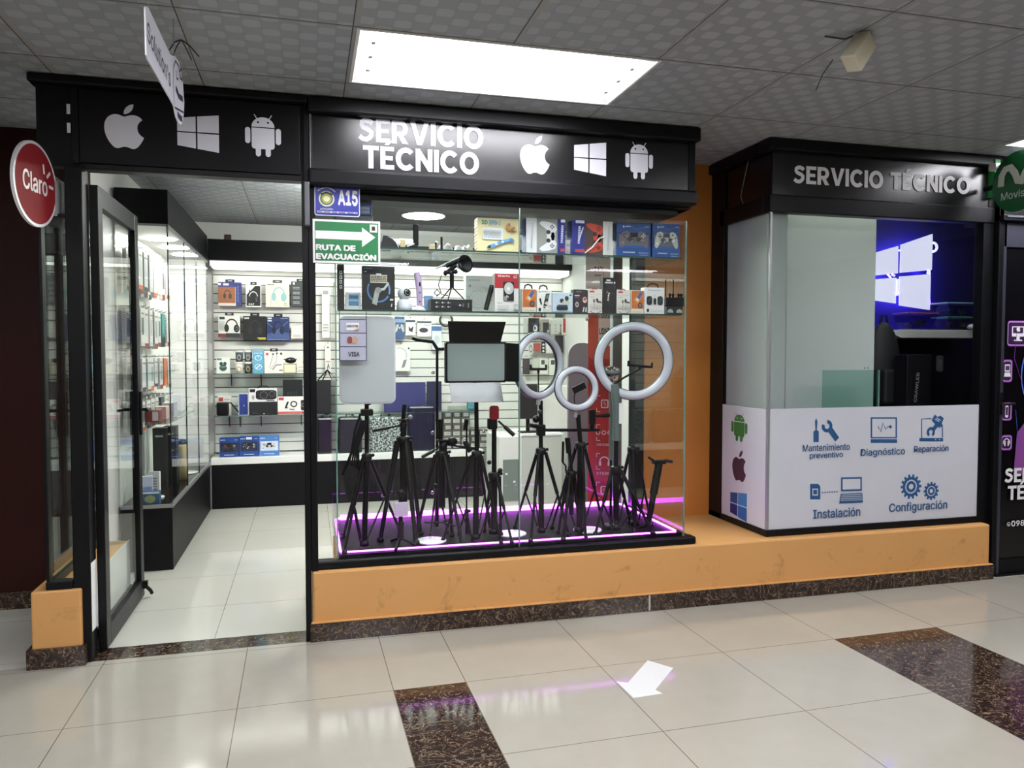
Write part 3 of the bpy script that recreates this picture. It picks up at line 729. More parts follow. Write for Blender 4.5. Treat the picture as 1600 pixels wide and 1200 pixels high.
# ================================================================== KIOSK
KX0, KX1, KY = 3.372, 4.862, .070
k = MB()
k.box(KX0-.012, KY-.012, .334, KX1+.02, KY+.05, .372, BLK, .004); k.box(KX0-.012, KY+.05, .334, KX0+.04, .70, .372, BLK, .004)
k.box(KX0-.012, .55, .334, KX0+.05, .70, CEIL-.004, BLK, .003)
k.box(KX1-.03, KY-.006, .334, KX1+.045, KY+.06, 2.25, BLK, .003)
k.box(KX0-.012, KY-.012, 2.155, KX1+.045, KY+.06, 2.25, BLK, .006); k.box(KX0-.012, KY+.06, 2.155, KX0+.05, .60, 2.25, BLK, .004)
k.box(KX0+.004, KY+.01, 2.25, KX1+.04, KY+.036, 2.52, BLKM); k.box(KX0+.004, KY+.036, 2.25, KX0+.03, .69, 2.52, BLKM)
k.box(KX0-.04, KY-.045, 2.49, KX1+.06, KY+.08, CEIL-.004, BLK, .008); k.box(KX0-.04, KY+.08, 2.49, KX0+.03, .69, CEIL-.004, BLK, .008)
k.box(KX1+.0, KY-.008, 2.25, KX1+.045, KY+.02, 2.49, BLK, .003)
o = struct('kiosk_frame', k); tag(o, 'black frame of the small glazed service kiosk on the right', 'kiosk frame', kind='structure')
k = MB(); k.box(KX0-.004, KY-.004, .372, KX0+.010, KY+.010, 2.155, ALU, .002)
o = struct('trim_1', k)
o = struct('wall_kiosk_back', MB().box(3.44, 1.20, 0, 6.42, 1.26, CEIL, mat('1e1e2e', .5)))
struct('wall_kiosk_right', MB().box(6.36, .10, 0, 6.42, 1.2, CEIL, mat('0e0e1a', .5)))
struct('floor_kiosk', MB().box(3.44, .12, .30, 6.36, 1.20, .34, BLKM))
struct('window_3', MB().box(KX0+.012, KY+.012, 1.05, KX1-.03, KY+.018, 2.155, GLS))
struct('window_4', MB().box(KX0-.002, KY+.012, 1.05, KX0+.003, .55, 2.155, GLS))
t = thing('fascia_sign', 'black kiosk fascia reading SERVICIO TÉCNICO in one line', 'shop sign', (KX0+.005, KY+.004, 2.25))
MB().box(0, -.008, 0, KX1-KX0-.006, 0.004, .242, SIGNBLK, .001).build('sign_panel', t)
y = KY-.0045
A = Art(); H = heavy('SERVICIO TÉCNICO', mat('e6e6ea', .5)); x0, x1, z0, z1 = px_box(y, 1240, 265, 1515, 295); A.use(H, x0, z0, (x1-x0)/H.w, .099); front_art(A, 'lettering', t, y)
MB().box(-.004, .0, 0, .002, .47, .242, SIGNBLK).build('side_panel', t)
MB().tube([(-.009, .22, .245), (-.009, .26, .15), (-.009, .30, .05), (-.009, .26, -.02)], .0022, mat('8a8a86', .5), 6).build('cable', t)

# graphic panels
SILV = noise_mat('brushed_panel', 'b9bbc4', 'c3c4cc', 3, .42)
t = thing('graphic_panel', 'silver kiosk front panel with blue repair service icons and captions', 'graphic panel', (KX0+.01, KY+.008, .372))
MB().box(0, -.008, 0, KX1-KX0-.012, 0, .684, SILV).build('panel', t)
y = KY-.0005; NB = mat('1f4b78', .45)
def cp(px, py): return 1060+px*.3375, 540+py*.3375
def wp(px, py): p = at(*cp(px, py), 'y', y); return (p.x, p.z)
def wt(A, s, l, tt, r, b, bold=.010): a = cp(l, tt); c_ = cp(r, b); ptext(A, s, y, a[0], a[1], c_[0], c_[1], NB, bold)
def wpoly(A, P, col=NB): A.poly([wp(*q) for q in P][::-1], col)
def wline(A, P, w, col=NB): A.line([wp(*q) for q in P], w, col)
def gear(A, c, Rp, n):
    cx, cz = wp(*c); Rr = abs(wp(c[0]+Rp, c[1])[0]-cx); vs = []
    for i in range(n):
        for da, rr in ((-.30, .80), (-.22, 1.0), (.22, 1.0), (.30, .80)):
            a = 2*PI*(i+da)/n; vs.append((cx+Rr*rr*math.cos(a), cz+Rr*rr*math.sin(a)))
    A.poly(vs, NB); A.ell(cx, cz, Rr*.56, Rr*.56, SILV, 24); A.ell(cx, cz, Rr*.46, Rr*.46, NB, 24); A.ell(cx, cz, Rr*.22, Rr*.22, SILV, 18)
ICONS = []
def nxt():
    ICONS.append(Art()); return ICONS[-1]
A = nxt()
wpoly(A, [(632, 352), (638, 335), (644, 352), (641, 396), (635, 396)]); wpoly(A, [(625, 398), (632, 392), (645, 392), (650, 398), (650, 447), (625, 447)])
wline(A, [(700, 385), (735, 435)], .035); cx, cz = wp(688, 373); A.ring(cx, cz, .036, .016, NB, 20, -200, 90)
A = nxt()
wpoly(A, [(890, 332), (1012, 332), (1012, 430), (890, 430)]); wpoly(A, [(897, 339), (1005, 339), (1005, 423), (897, 423)], SILV); wpoly(A, [(890, 433), (1012, 433), (1012, 450), (890, 450)]); wline(A, [(892, 431), (1010, 431)], .004, SILV)
wline(A, [(924, 374), (936, 400), (946, 358), (960, 388), (970, 374), (978, 377)], .007); A.ell(*wp(981, 376), .010, .010, NB, 12)
A = nxt()
wline(A, [(1170, 338), (1126, 340), (1126, 428)], .008); wline(A, [(1222, 372), (1222, 425)], .008); wpoly(A, [(1115, 428), (1225, 428), (1225, 443), (1115, 443)]); A.ell(*wp(1190, 435), .004, .004, SILV, 8); A.ell(*wp(1208, 435), .004, .004, SILV, 8)
cx, cz = wp(1168, 400); A.ring(cx, cz, .030, .013, NB, 18, -60, 240); wline(A, [(1176, 392), (1200, 362)], .026); wpoly(A, [(1172, 345), (1186, 318), (1198, 330), (1212, 324), (1228, 336), (1218, 360), (1224, 372), (1206, 380), (1190, 366)]); wline(A, [(1188, 340), (1206, 352)], .006, SILV); wline(A, [(1194, 334), (1212, 346)], .006, SILV)
A = nxt()
wpoly(A, [(610, 640), (647, 640), (657, 652), (657, 712), (610, 712)]); wpoly(A, [(620, 662), (646, 662), (646, 694), (620, 694)], SILV); wpoly(A, [(624, 667), (642, 667), (642, 689), (624, 689)])
for i in range(7): wline(A, [(664+11*i, 680-.6*i), (670+11*i, 680-.6*i)], .007)
wpoly(A, [(752, 610), (848, 608), (848, 672), (752, 674)]); wpoly(A, [(759, 618), (841, 616), (841, 664), (759, 666)], SILV); wpoly(A, [(750, 686), (850, 682), (853, 726), (743, 731)])
for i in range(4): wline(A, [(753-1.5*i, 692+8*i), (847+1*i, 689+8*i)], .0035, SILV)
A = nxt()
gear(A, (1077, 653), 48, 14); gear(A, (1170, 673), 35, 12)
wt(ICONS[0], 'Mantenimiento', 575, 455, 793, 487); wt(ICONS[0], 'preventivo', 607, 492, 760, 526); wt(ICONS[1], 'Diagnóstico', 843, 474, 1048, 516); wt(ICONS[2], 'Reparación', 1090, 461, 1249, 498); wt(ICONS[3], 'Instalación', 622, 752, 840, 795, .012); wt(ICONS[4], 'Configuración', 975, 722, 1243, 773, .012)
for A in ICONS: front_art(A, 'service_icon', t, y)
t = thing('graphic_panel', 'silver kiosk side panel with green robot, apple and blue window emblems', 'graphic panel', (KX0, KY+.012, .372))
MB().box(-.006, 0, 0, 0, .595, .682, SILV).build('panel', t)
xs = KX0-.0062
def side(E, l, tt, r, b, w):
    p, q = at(l, (tt+b)/2, 'x', xs), at(r, (tt+b)/2, 'x', xs); u, d = at((l+r)/2, tt, 'x', xs), at((l+r)/2, b, 'x', xs)
    A = Art(); A.use(E, 0, 0, (p.y-q.y)/w, u.z-d.z)
    MB().art(A, Vector((xs, p.y, d.z))-t.location, (0, -1, 0), (0, 0, 1)).build('emblem', t)
side(droid(mat('2f6b2c', .5), SILV), 1143, 645, 1168, 690, .86); side(fruit(mat('3a2030', .5)), 1144, 703, 1166, 752, .83)
side(panes([mat('15497f', .4), mat('2d74b0', .4), mat('101f6a', .4), mat('1d5c9e', .4)]), 1141, 767, 1167, 811, 1)

# inside of the kiosk
fixture(3.5, 4.78, .115, .29, 'slim ceiling light inside the kiosk', KLAMP, 'recessed ceiling lights')['kind'] = 'structure'
fixture(5.2, 5.9, .40, .62, 'unseen fill light added inside the kiosk above the shelf', KFILL, 'recessed ceiling lights')['kind'] = 'structure'  # unseen lamp added to brighten the shelf and tubs
BOARD = noise_mat('white_board', 'b2b9b7', 'bbc1bf', 2, .85, .08)
def acrylic():
    m = bpy.data.materials.new('frosted_acrylic'); m.use_nodes = True; t = m.node_tree; b = t.nodes['Principled BSDF']
    b.inputs['Base Color'].default_value = lin('cfd6d4'); b.inputs['Roughness'].default_value = .45
    tr = t.nodes.new('ShaderNodeBsdfTranslucent'); tr.inputs[0].default_value = lin('dfe6e4'); mx = t.nodes.new('ShaderNodeMixShader'); mx.inputs[0].default_value = .5
    t.links.new(b.outputs[0], mx.inputs[1]); t.links.new(tr.outputs[0], mx.inputs[2]); t.links.new(mx.outputs[0], t.nodes['Material Output'].inputs[0])
    return m
ACR = acrylic()
o = MB().box(KX0+.022, .118, 1.0, at(1226, 480, 'y', .12).x, .124, 2.4, ACR).build('corner_board'); tag(o, 'narrow frosted strip board at the front left corner of the kiosk', 'partition board')
o = MB().box(at(1228, 500, 'y', .30).x, .30, 1.0, at(1367, 480, 'y', .30).x, .315, 2.4, BOARD).build('partition_board'); tag(o, 'tall white partition board behind the kiosk glass', 'partition board')
o = MB().box(KX0+.012, KY+.05, 1.0, KX0+.02, .54, 2.4, ACR).build('partition_board'); tag(o, 'grey white side board behind the kiosk side glass', 'partition board')
o = MB().box(at(1222, 500, 'y', .29).x, .285, 1.0, at(1228, 500, 'y', .29).x, .315, 2.4, ALU).build('board_profile'); tag(o, 'aluminium profile at the left edge of the white partition board', 'profile')
xr = at(1226, 480, 'y', .12).x; o = MB().box(xr, .118, 1.0, xr+.006, .284, 2.4, ACR).build('return_board'); tag(o, 'frosted return board joining the corner strip to the white partition board', 'partition board')
p = at(1285, 636, 'y', KY+.03); q = at(1372, 578, 'y', KY+.03)
o = MB().box(0, -.004, -.1, q.x-p.x, .004, q.z-p.z, glass('loose_glass', (.72, .86, .82)), .001).build('glass_sheet', loc=(p.x, KY+.033, p.z)); tag(o, 'loose tinted glass sheet leaning against the white partition board', 'glass sheet')
o = MB().box(0, -.006, -.1, .012, .006, q.z-p.z, GLSE).build('glass_sheet', loc=(q.x, KY+.034, p.z)); tag(o, 'narrow dark-edged glass offcut beside the loose glass sheet', 'glass sheet')
for i in (0, 1):
    pp = at(1351+5*i, 575, 'y', .2995)
    o = MB().lathe([(1e-5, -.001), (.004, -.001), (.004, 0)], PL, 10, pp, (0, 1, 0)).build('screw'); tag(o, 'dark screw dot near the top right of the loose glass sheet', 'screw', 'screws in the partition board')
# backlit four pane emblem
yl = 1.04
LOGO = emit('backlit_acrylic', 'cfd0e6', .85)
t = thing('window_emblem', 'backlit four pane window emblem glowing purple on the dark kiosk wall', 'wall emblem', (5.25, yl, 2.0))
for P in ([(1330, 406), (1403.8, 384.2), (1403.3, 426.9), (1330, 434)], [(1408.5, 382.2), (1457.5, 365.4), (1456.2, 421.7), (1407.2, 426.1)], [(1330, 439), (1400.7, 433.8), (1399.9, 474), (1330, 464)], [(1406.4, 432), (1454.4, 428.2), (1453.1, 484.2), (1405.9, 477.2)]):
    w = [at(*q, 'y', yl) for q in P]
    MB().prism([(p.x-5.25, p.z-2.0) for p in w][::-1], (0, .012, 0), (1, 0, 0), (0, 0, 1), .012, LOGO).build('pane', t)
VIO = emit('violet_led', '3a26ff', 130.0)
l = MB(); L = lambda px, py, yy: at(px, py, 'y', yl)-Vector((5.25, yl, 2.0))+Vector((0, yy, 0))
l.tube([L(1405, 392, .09), L(1467, 378, .09), L(1467, 474, .09), L(1424, 466, .09), L(1404, 430, .09), L(1380, 404, .09), L(1345, 414, .09), L(1345, 456, .09), L(1398, 462, .09)], .006, VIO, 6)
l.build('light_strip', t)
loop = MB(); WL = emit('strip_tail', 'e6e4ff', .9)
loop.torus(L(1459, 386, .005), (1, 0, 0), (0, 0, 1), .032, .009, WL, 14, 8, -PI/2, PI/2); loop.build('strip_loop', t)
for a_, b_ in (((1402, 436), (1401, 462)), ((1393, 429), (1397, 431)), ((1450, 422), (1449, 428))): loop = MB(); loop.tube([L(*a_, -.004), L(*b_, -.004)], .009, WL, 8); loop.build('strip_loop', t)
# wall shelf with food tubs
ys = .86
p = at(1409, 528, 'y', ys); q = at(1545, 516, 'y', ys)
sh = thing('wall_shelf', 'white wall shelf holding food tubs inside the dark kiosk', 'shelf', (p.x, ys, p.z))
MB().box(0, 0, 0, q.x-p.x, .34, q.z-p.z, WH, .004).build('shelf_board', sh)
MB().prism([(-.09, .035), (0, 0), (0, .05), (-.09, .05)], (0, .03, 0), (1, 0, 0), (0, 0, 1), .03, WH).build('shelf_bracket', sh)
zt = q.z+.001
def tub(l, t_, r, b, yy, lid, lab, zb):
    a = at(l, b, 'y', yy); c_ = at(r, t_, 'y', yy); w = (c_.x-a.x); h = c_.z-at(l, b, 'y', yy).z
    t = thing('food_tub', lab, 'food tub', (a.x+w/2, yy+.06, zb))
    m = MB(); s = w/2
    cl = glass('tub_plastic_%d' % int(l), (.72, .75, .80), 1.5)
    v0 = [(-s*.7, -.055, 0), (s*.7, -.055, 0), (s*.7, .055, 0), (-s*.7, .055, 0)]; v1 = [(-s, -.075, h-.012), (s, -.075, h-.012), (s, .075, h-.012), (-s, .075, h-.012)]
    m.add(v0+v1, [(3, 2, 1, 0), (0, 1, 5, 4), (1, 2, 6, 5), (2, 3, 7, 6), (3, 0, 4, 7)], cl); m.build('tub_body', t)
    MB().box(-s*1.04, -.08, h-.012, s*1.04, .08, h, lid, .004).build('tub_lid', t)
    f = MB(); rr = random.Random(int(l))
    for i in range(6): f.sphere((rr.uniform(-.5, .5)*s, rr.uniform(-.03, .03), .018+rr.uniform(0, h*.4)), .018, mat(rr.choice(['6b5a48', '4a4a4c', '8a8a80', '5c6b4a']), .6), 1.3, 1, .8, 8, 6)
    f.build('tub_contents', t); return h
tub(1416, 489, 1464, 515, .88, mat('9a4a5e', .35), 'food tub with pink lid on the kiosk shelf', zt)
h = tub(1478, 497, 1534, 517, .88, mat('4f8f58', .35), 'lower food tub with green lid at the right of the kiosk shelf', zt)
tub(1478, 475, 1536, 496, .88, mat('8fb0b8', .35), 'upper food tub with pale lid stacked on the green lidded tub', zt+h+.001)
a = at(1520, 515, 'y', .87); m = MB(); m.sphere((0, 0, .022), .05, WH, 1.1, .6, .45, 12, 8); o = m.build('plastic_bag', loc=(a.x-.0, .863, zt)); tag(o, 'crumpled white bag at the right front of the kiosk shelf', 'bag')
# black rucksack and boxes in the dark
a = at(1380, 560, 'y', .78)
t = thing('black_backpack', 'black backpack hanging below the glowing window emblem', 'backpack', (a.x, .78, .9))
m = MB(); m.sphere((0, 0, .35), .13, mat('17181c', .6), 1, .55, 2.6, 18, 14); m.build('bag_body', t)
m = MB(); m.tube([(-.03, -.0, .66), (-.02, 0, .73), (.02, 0, .73), (.03, 0, .66)], .008, PL, 6); m.build('handle', t)
m = MB(); m.box(-.08, -.11, .12, .08, -.04, .36, mat('131417', .6), .02); m.build('front_pocket', t)
a = at(1432, 630, 'y', .55); m = MB(); m.box(-.10, 0, 0, .10, .12, 1.36-.34, mat('101014', .4), .004)
A = Art(); 
vs, fs = text_geo('CRAWLER', .01, 'Inter'); kx = max(v[0] for v in vs)
A.raw([(-.02-v[1]*.045+v[0]*.006, .70+v[0]/kx*.20) for v in vs], fs, mat('a9a9ad', .5)); m.art(A, (0, 0, 0), (1, 0, 0), (0, 0, 1))
o = m.build('carton', loc=(a.x+.02, .55, .341)); tag(o, 'tall black carton with vertical white lettering in the dark kiosk', 'carton')
a = at(1468, 568, 'y', 1.195); m = MB(); m.prism(rrect(-.028, -.062, .028, .062, .015), (0, 0, 0), (1, 0, 0), (0, 0, 1), .012, mat('a8aab0', .4)); m.box(-.012, -.016, -.03, .012, -.012, .03, mat('c6c8cc', .3), .002)
o = m.build('wall_switch', loc=(a.x, 1.1995, a.z)); tag(o, 'pale wall switch plate on the dark kiosk wall', 'wall switch')

# ================================================================== POSTER DOOR, FAR RIGHT
d = MB(); d.box(KX1+.05, .03, 0, KX1+.085, .12, 2.25, BLK, .003); d.box(KX1+.05, .03, 2.17, X1, .3, CEIL-.004, BLKM); d.box(KX1+.05, .0, 2.165, X1, .05, 2.20, ALU if False else BLK, .004)
d.box(5.83, .03, 0, X1, .3, 2.17, BLKM); d.box(KX1+.07, .015, 0, 5.85, .05, .012, BLK)
o = struct('shopfront_frame', d); tag(o, 'dark neighbouring shopfront around the poster door at the right edge', 'shopfront', kind='structure')
o = struct('trim_2', MB().box(KX1+.07, -.006, 2.185, X1, .0, 2.197, mat('6a6d78', .3, .5)))
t = thing('door_2', 'black door with neon service poster at the right edge', 'door', (KX1+.09, .045, .012)); t['kind'] = 'structure'
W_ = .86; m = MB(); m.box(0, 0, 0, W_, .04, 2.145, mat('06060a', .25)); m.build('door_panel', t)
m = MB(); FR = mat('2c2d38', .35); m.box(0, -.012, 2.0, W_, 0, 2.145, FR, .003); m.box(0, -.012, 0, .022, 0, 2.145, FR, .003); m.box(W_-.03, -.012, 0, W_, 0, 2.145, FR, .003); m.box(.022, -.012, 0, W_-.03, 0, .09, BLK, .003); m.build('door_frame', t)
A = Art(); NEON = mat('c88ad8', .4); NE2 = mat('6a2a86', .4); WHT = mat('dcdce0', .45); y = .0445
ox, oz = t.location.x, t.location.z
def dp(px, py): p = at(px, py, 'y', y); return (p.x-ox, p.z-oz)
def icon(l, tt, r, b):
    x0, z1 = dp(l, tt); x1, z0 = dp(r, b); x0 = max(x0, .0245); rr_ = .018
    A.rr(x0-.001, z0-.005, x1+.005, z1+.005, rr_, NE2); A.rr(x0, z0, x1, z1, rr_, NEON); A.rr(x0+.004, z0+.006, x1-.006, z1-.006, rr_*.8, mat('2b1038', .5))
    return x0, x1, z0, z1
x0, x1, z0, z1 = icon(1575, 502, 1606, 540); w = x1-x0; A.rr(x0+.2*w, z0+.055, x1-.2*w, z1-.03, .006, WHT); A.rect(x0+.25*w, z0+.075, x1-.25*w, z1-.036, mat('3a1a48', .5)); A.use(fruit(WHT), x0+.42*w, z0+.085, .035); A.rect(x0+.42*w, z0+.035, x1-.42*w, z0+.055, WHT); A.rect(x0+.3*w, z0+.028, x1-.3*w, z0+.036, WHT)
x0, x1, z0, z1 = icon(1557, 563, 1580, 596); w = x1-x0; A.rr(x0+.2*w, z0+.06, x1-.2*w, z1-.025, .005, WHT); A.rect(x0+.27*w, z0+.068, x1-.27*w, z1-.033, mat('4a2a58', .5)); A.poly([(x0+.12*w, z0+.03), (x1-.12*w, z0+.03), (x1-.2*w, z0+.055), (x0+.2*w, z0+.055)], WHT)
x0, x1, z0, z1 = icon(1557, 630, 1579, 656); w = x1-x0; A.rr(x0+.34*w, z0+.015, x1-.34*w, z1-.015, .008, WHT); A.rect(x0+.39*w, z0+.03, x1-.39*w, z1-.025, mat('3a1a48', .5))
x0, x1, z0, z1 = icon(1562, 681, 1579, 702); w = x1-x0; A.ring((x0+x1)/2, (z0+z1)/2, .027, .021, WHT, 16, -20, 200); A.rr(x0+.27*w, z0+.022, x0+.40*w, z0+.055, .004, WHT); A.rr(x1-.40*w, z0+.022, x1-.27*w, z0+.055, .004, WHT)
# hooded figure printed on the poster, cut by the frame edge
hx, hz = dp(1634, 585)
A.ring(hx, hz, .20, .192, mat('4a6fd0', .4), 40, 60, 300, 1.25); A.ring(hx, hz, .175, .170, mat('7a3ab0', .4), 40, 60, 300, 1.25)
A.poly([(hx-.24, hz-.62), (hx-.22, hz-.36), (hx-.10, hz-.22), (hx+.10, hz-.22), (hx+.26, hz-.36), (hx+.30, hz-.62)], mat('7b3f86', .5))
A.ell(hx, hz-.02, .115, .16, mat('8f4f96', .5), 28); A.ell(hx+.01, hz-.04, .085, .12, mat('1e1230', .5), 24); A.line([(hx-.07, hz-.0), (hx+.08, hz-.0)], .03, mat('d06ac8', .4)); A.poly(arc(hx, hz+.06, .12, 0, 180, 14, .11), mat('3a1a50', .5))
A.line([dp(1587, 520), dp(1583, 560), dp(1596, 600)], .003, NE2); A.line([dp(1585, 640), dp(1590, 700)], .003, mat('3a5ab0', .4))
a = dp(1568, 755)
H = heavy('SERVICIO', WHT); A.use(H, dp(1568, 745)[0], dp(1568, 754)[1], .088, .088); H = heavy('TÉCNICO', WHT); A.use(H, dp(1572, 770)[0], dp(1572, 781)[1], .088, .088)
x0, z0 = dp(1577, 822); A.text('098 43', x0, z0, x0+.185, z0+.036, WHT, .015); A.ring(x0-.022, z0+.016, .013, .010, WHT, 14); A.line([(x0-.026, z0+.020), (x0-.022, z0+.013), (x0-.017, z0+.011)], .004, WHT)
MB().art(A, (0, 0, 0), (1, 0, 0), (0, 0, 1)).build('poster_print', t)
h = MB(); h.box(-.012, -.02, .98, .012, -.012, 1.12, PL, .003); h.tube([(0, -.02, 1.05), (0, -.05, 1.05), (.07, -.05, 1.05)], .008, PL, 8); h.build('door_lock', t)
# ---- junction box dangling from the ceiling
p = at(1346, 52, 'z', CEIL)
t = thing('junction_box', 'small beige junction box dangling on wires from the ceiling', 'junction box', p)
m = MB(); m.box(-.04, -.03, -.12, .04, .03, 0, mat('c9c3ad', .5), .006); o = m.build('box_body', t, (.02, .0, -.02), rot=(.25, .55, .5))
m = MB(); m.tube([(0, 0, 0), (.01, .01, -.02), (.02, 0, -.03)], .005, PL, 6); m.tube([(-.01, .02, 0), (-.05, .03, -.015), (-.12, .05, -.004)], .003, DGREY, 6); m.build('wires', t)
m = MB(); q = at(1290, 95, 'z', CEIL)-p; m.tube([(q.x+.02, q.y-.02, 0), (q.x-.0, q.y+.02, -.05), (q.x+.0, q.y+.06, -.1)], .002, DGREY, 6); m.build('loose_wire', t)
p = at(283, 62, 'z', CEIL)
t = thing('wire_ends', 'dark loose wire ends poking from the ceiling beside the hanging sign', 'wire', p)
m = MB()
for a_ in (0, 1.1, 2.3, 4.0): m.tube([(0, 0, 0), (.03*math.cos(a_), .03*math.sin(a_), -.02), (.06*math.cos(a_), .05*math.sin(a_)+.02, -.05)], .0025, DGREY, 6)
m.build('wire_strands', t)
# ================================================================== SHOP INTERIOR
# slat wall at the back
zb0, zt0 = .455, 2.165
s = MB(); n = int((zt0-zb0)/.0828); h = (zt0-zb0)/n
for i in range(n):
    s.box(.05, YB-.004, zb0+i*h+.008, 3.385, YB+.011, zb0+(i+1)*h, SLAT)
s.box(.05, YB+.006, zb0, 3.385, YB+.0115, zt0, mat('3b3d3c', .6))
SLATW = o = struct('wall_slat', s); tag(o, 'white slatted display wall at the back of the shop', 'slat wall', kind='structure')
o = struct('trim_valance', MB().box(.045, 3.43, 2.185, 3.385, YB-.004, 2.362, BLKM, .002)); tag(o, 'black valance above the white slatted back wall', 'valance', kind='structure')
t = thing('strip_light', 'white strip light glowing under the black valance', 'strip light', (.06, 3.45, 2.13))
MB().box(0, 0, .0, 3.3, .26, .05, WH).build('light_housing', t); MB().box(.01, .02, -.004, 3.29, .25, 0, STRIP).build('light_diffuser', t)
MB().box(0, -.004, .004, 3.3, 0, .046, emit('strip_front', 'f4f7f0', .9)).build('light_front', t)
o = MB().box(0, 0, 0, .055, .02, .075, mat('4a3526', .5), .004).build('socket_box', loc=(at(355, 372, 'y', YB).x-.02, YB-.009, 2.375)); tag(o, 'small brown socket box on the cream wall above the valance', 'socket')
t = thing('back_counter', 'long black base counter with white top under the slatted wall', 'counter', (.05, 3.43, 0))
MB().box(0, 0, 0, 2.44, .32, .39, BLKM, .002).build('counter_body', t); MB().box(-.005, -.008, .39, 2.445, .32, .447, WH, .003).build('counter_top', t)
MB().box(-.012, -.004, 0, .0, .008, .39, ALU).build('edge_profile', t)
ZC = .4475

# left glass cabinet
t = thing('glass_cabinet', 'tall lit glass cabinet along the left wall of the shop', 'display cabinet', (.04, 1.485, 0))
CAB = t
L = lambda n_, a, m, bev=0: MB().box(*a, m, bev).build(n_, t)
L('cabinet_base', (-.30, 0, 0, 0, 1.94, .40), BLKM, .002); L('base_board', (-.30, .006, .40, -.006, 1.94, .412), mat('0e0d10', .1))
f = MB(); f.box(-.30, -.004, .396, .004, .010, .418, ALU); f.box(-.010, .010, .396, .004, 1.94, .424, ALU); f.build('bottom_rail', t)
f = MB(); f.box(-.008, -.004, 2.12, .004, .010, 2.172, ALU); f.box(-.010, .010, 2.150, .004, 1.94, 2.172, ALU); f.box(-.30, -.004, 2.158, .004, .01, 2.172, ALU); f.build('top_rail', t)
L('cabinet_header', (-.30, 0, 2.172, .004, 1.94, 2.385), BLKM, .002); L('cabinet_ceiling', (-.30, .01, 2.160, -.012, 1.94, 2.172), WH)
L('end_pane', (-.30, -.002, .42, -.003, .003, 2.158), GLS)
for a, b in ((.004, .66), (.664, 1.26), (1.264, 1.94)): L('front_pane', (-.004, a, .424, .001, b, 2.150), GLS)
for y_ in (.662, 1.262): L('pane_edge', (-.006, y_-.002, .424, .002, y_+.002, 2.150), mat('243834', .2))
L('corner_edge', (-.004, -.003, .42, .002, .003, 2.12), mat('0f1214', .3))
L('peg_board', (-.308, .01, .412, -.300, 1.94, 2.16), SLAT)
L('glass_shelf', (-.295, .02, .92, -.02, 1.2, .927), GLS2); L('glass_shelf', (-.295, .02, 1.24, -.10, 1.1, 1.246), GLS2)
L('end_board', (-.30, 1.925, .42, -.01, 1.94, 2.16), WH)
for x, y_ in ((-.10, 2.06), (-.075, 2.50), (-.06, 2.93)):
    m = MB(); m.lathe([(1e-5, 0), (.10, 0), (.10, .004)], DISC, 32, (x-.04, y_-1.485, 2.155)); m.build('disc_lamp', t)
def turntable(x, y, z, r, lab):
    t = thing('display_plate', lab, 'display plate', (x, y, z), group='round white display plates')
    MB().lathe([(1e-5, 0), (r, 0), (r, .006), (r*.97, .008), (1e-5, .008)], WHG, 40, (0, 0, 0)).build('plate_disc', t)
p = at(255, 753, 'z', .42); turntable(p.x-.0, p.y, .4125, .085, 'round white plate in the middle of the left cabinet floor')
p = at(291, 739, 'z', .42); turntable(p.x, p.y+.05, .4125, .085, 'round white plate deepest in the left cabinet')
p = at(237, 778, 'z', .42); turntable(p.x+.0, p.y+.05, .4125, .07, 'round white plate nearest the end pane of the left cabinet')

# ---- product printing helpers (unit frames)
def headphones(A, cx, cy, s, band, cup, asp=1.0, hi='d8d8d8'):
    A.ring(cx, cy+.02*s, .36*s, .29*s, mat(band, .4), 20, 0, 180, asp*1.25)
    A.ell(cx-.30*s, cy-.10*s, .14*s, .24*s*asp, mat(cup, .4), 14); A.ell(cx+.28*s, cy-.12*s, .17*s, .24*s*asp, mat(cup, .4), 14)
    A.ell(cx+.30*s, cy-.12*s, .08*s, .13*s*asp, mat(hi, .4), 12); A.ell(cx+.29*s, cy-.12*s, .06*s, .10*s*asp, mat(cup, .4), 12)
def gamepad(A, cx, cy, s, body, dark='1c1c20', asp=1.0, camo=None, hi='c9c9cc'):
    b = mat(body, .4); d = mat(dark, .4)
    A.poly([(cx+x*s, cy+y*s*asp) for x, y in [(-.40, .22), (-.24, .27), (-.14, .22), (.14, .22), (.24, .27), (.40, .22), (.47, .02), (.50, -.22), (.43, -.31), (.36, -.26), (.22, -.06), (-.22, -.06), (-.36, -.26), (-.43, -.31), (-.50, -.22), (-.47, .02)]][::-1], b)
    if camo:
        r = random.Random(len(body)+int(cx*100)+int(s*50))
        for i in range(14): A.ell(cx+r.uniform(-.42, .42)*s, cy+r.uniform(-.15, .2)*s*asp, r.uniform(.03, .07)*s, r.uniform(.02, .05)*s*asp, mat(r.choice(camo), .4), 8)
    A.rr(cx-.13*s, cy+.07*s*asp, cx+.13*s, cy+.21*s*asp, .02, d)
    for sx in (-1, 1):
        A.ell(cx+sx*.14*s, cy-.01*s, .07*s, .07*s*asp, d, 14); A.ell(cx+sx*.14*s, cy-.01*s, .045*s, .045*s*asp, mat('3a3a40', .3), 12)
    for dx, dy in ((.05, 0), (-.05, 0), (0, .05), (0, -.05)):
        A.ell(cx-.31*s+dx*s, cy+.11*s*asp+dy*s*asp, .025*s, .025*s*asp, d, 8); A.ell(cx+.31*s+dx*s, cy+.11*s*asp+dy*s*asp, .025*s, .025*s*asp, mat(hi, .4) if camo else d, 8)
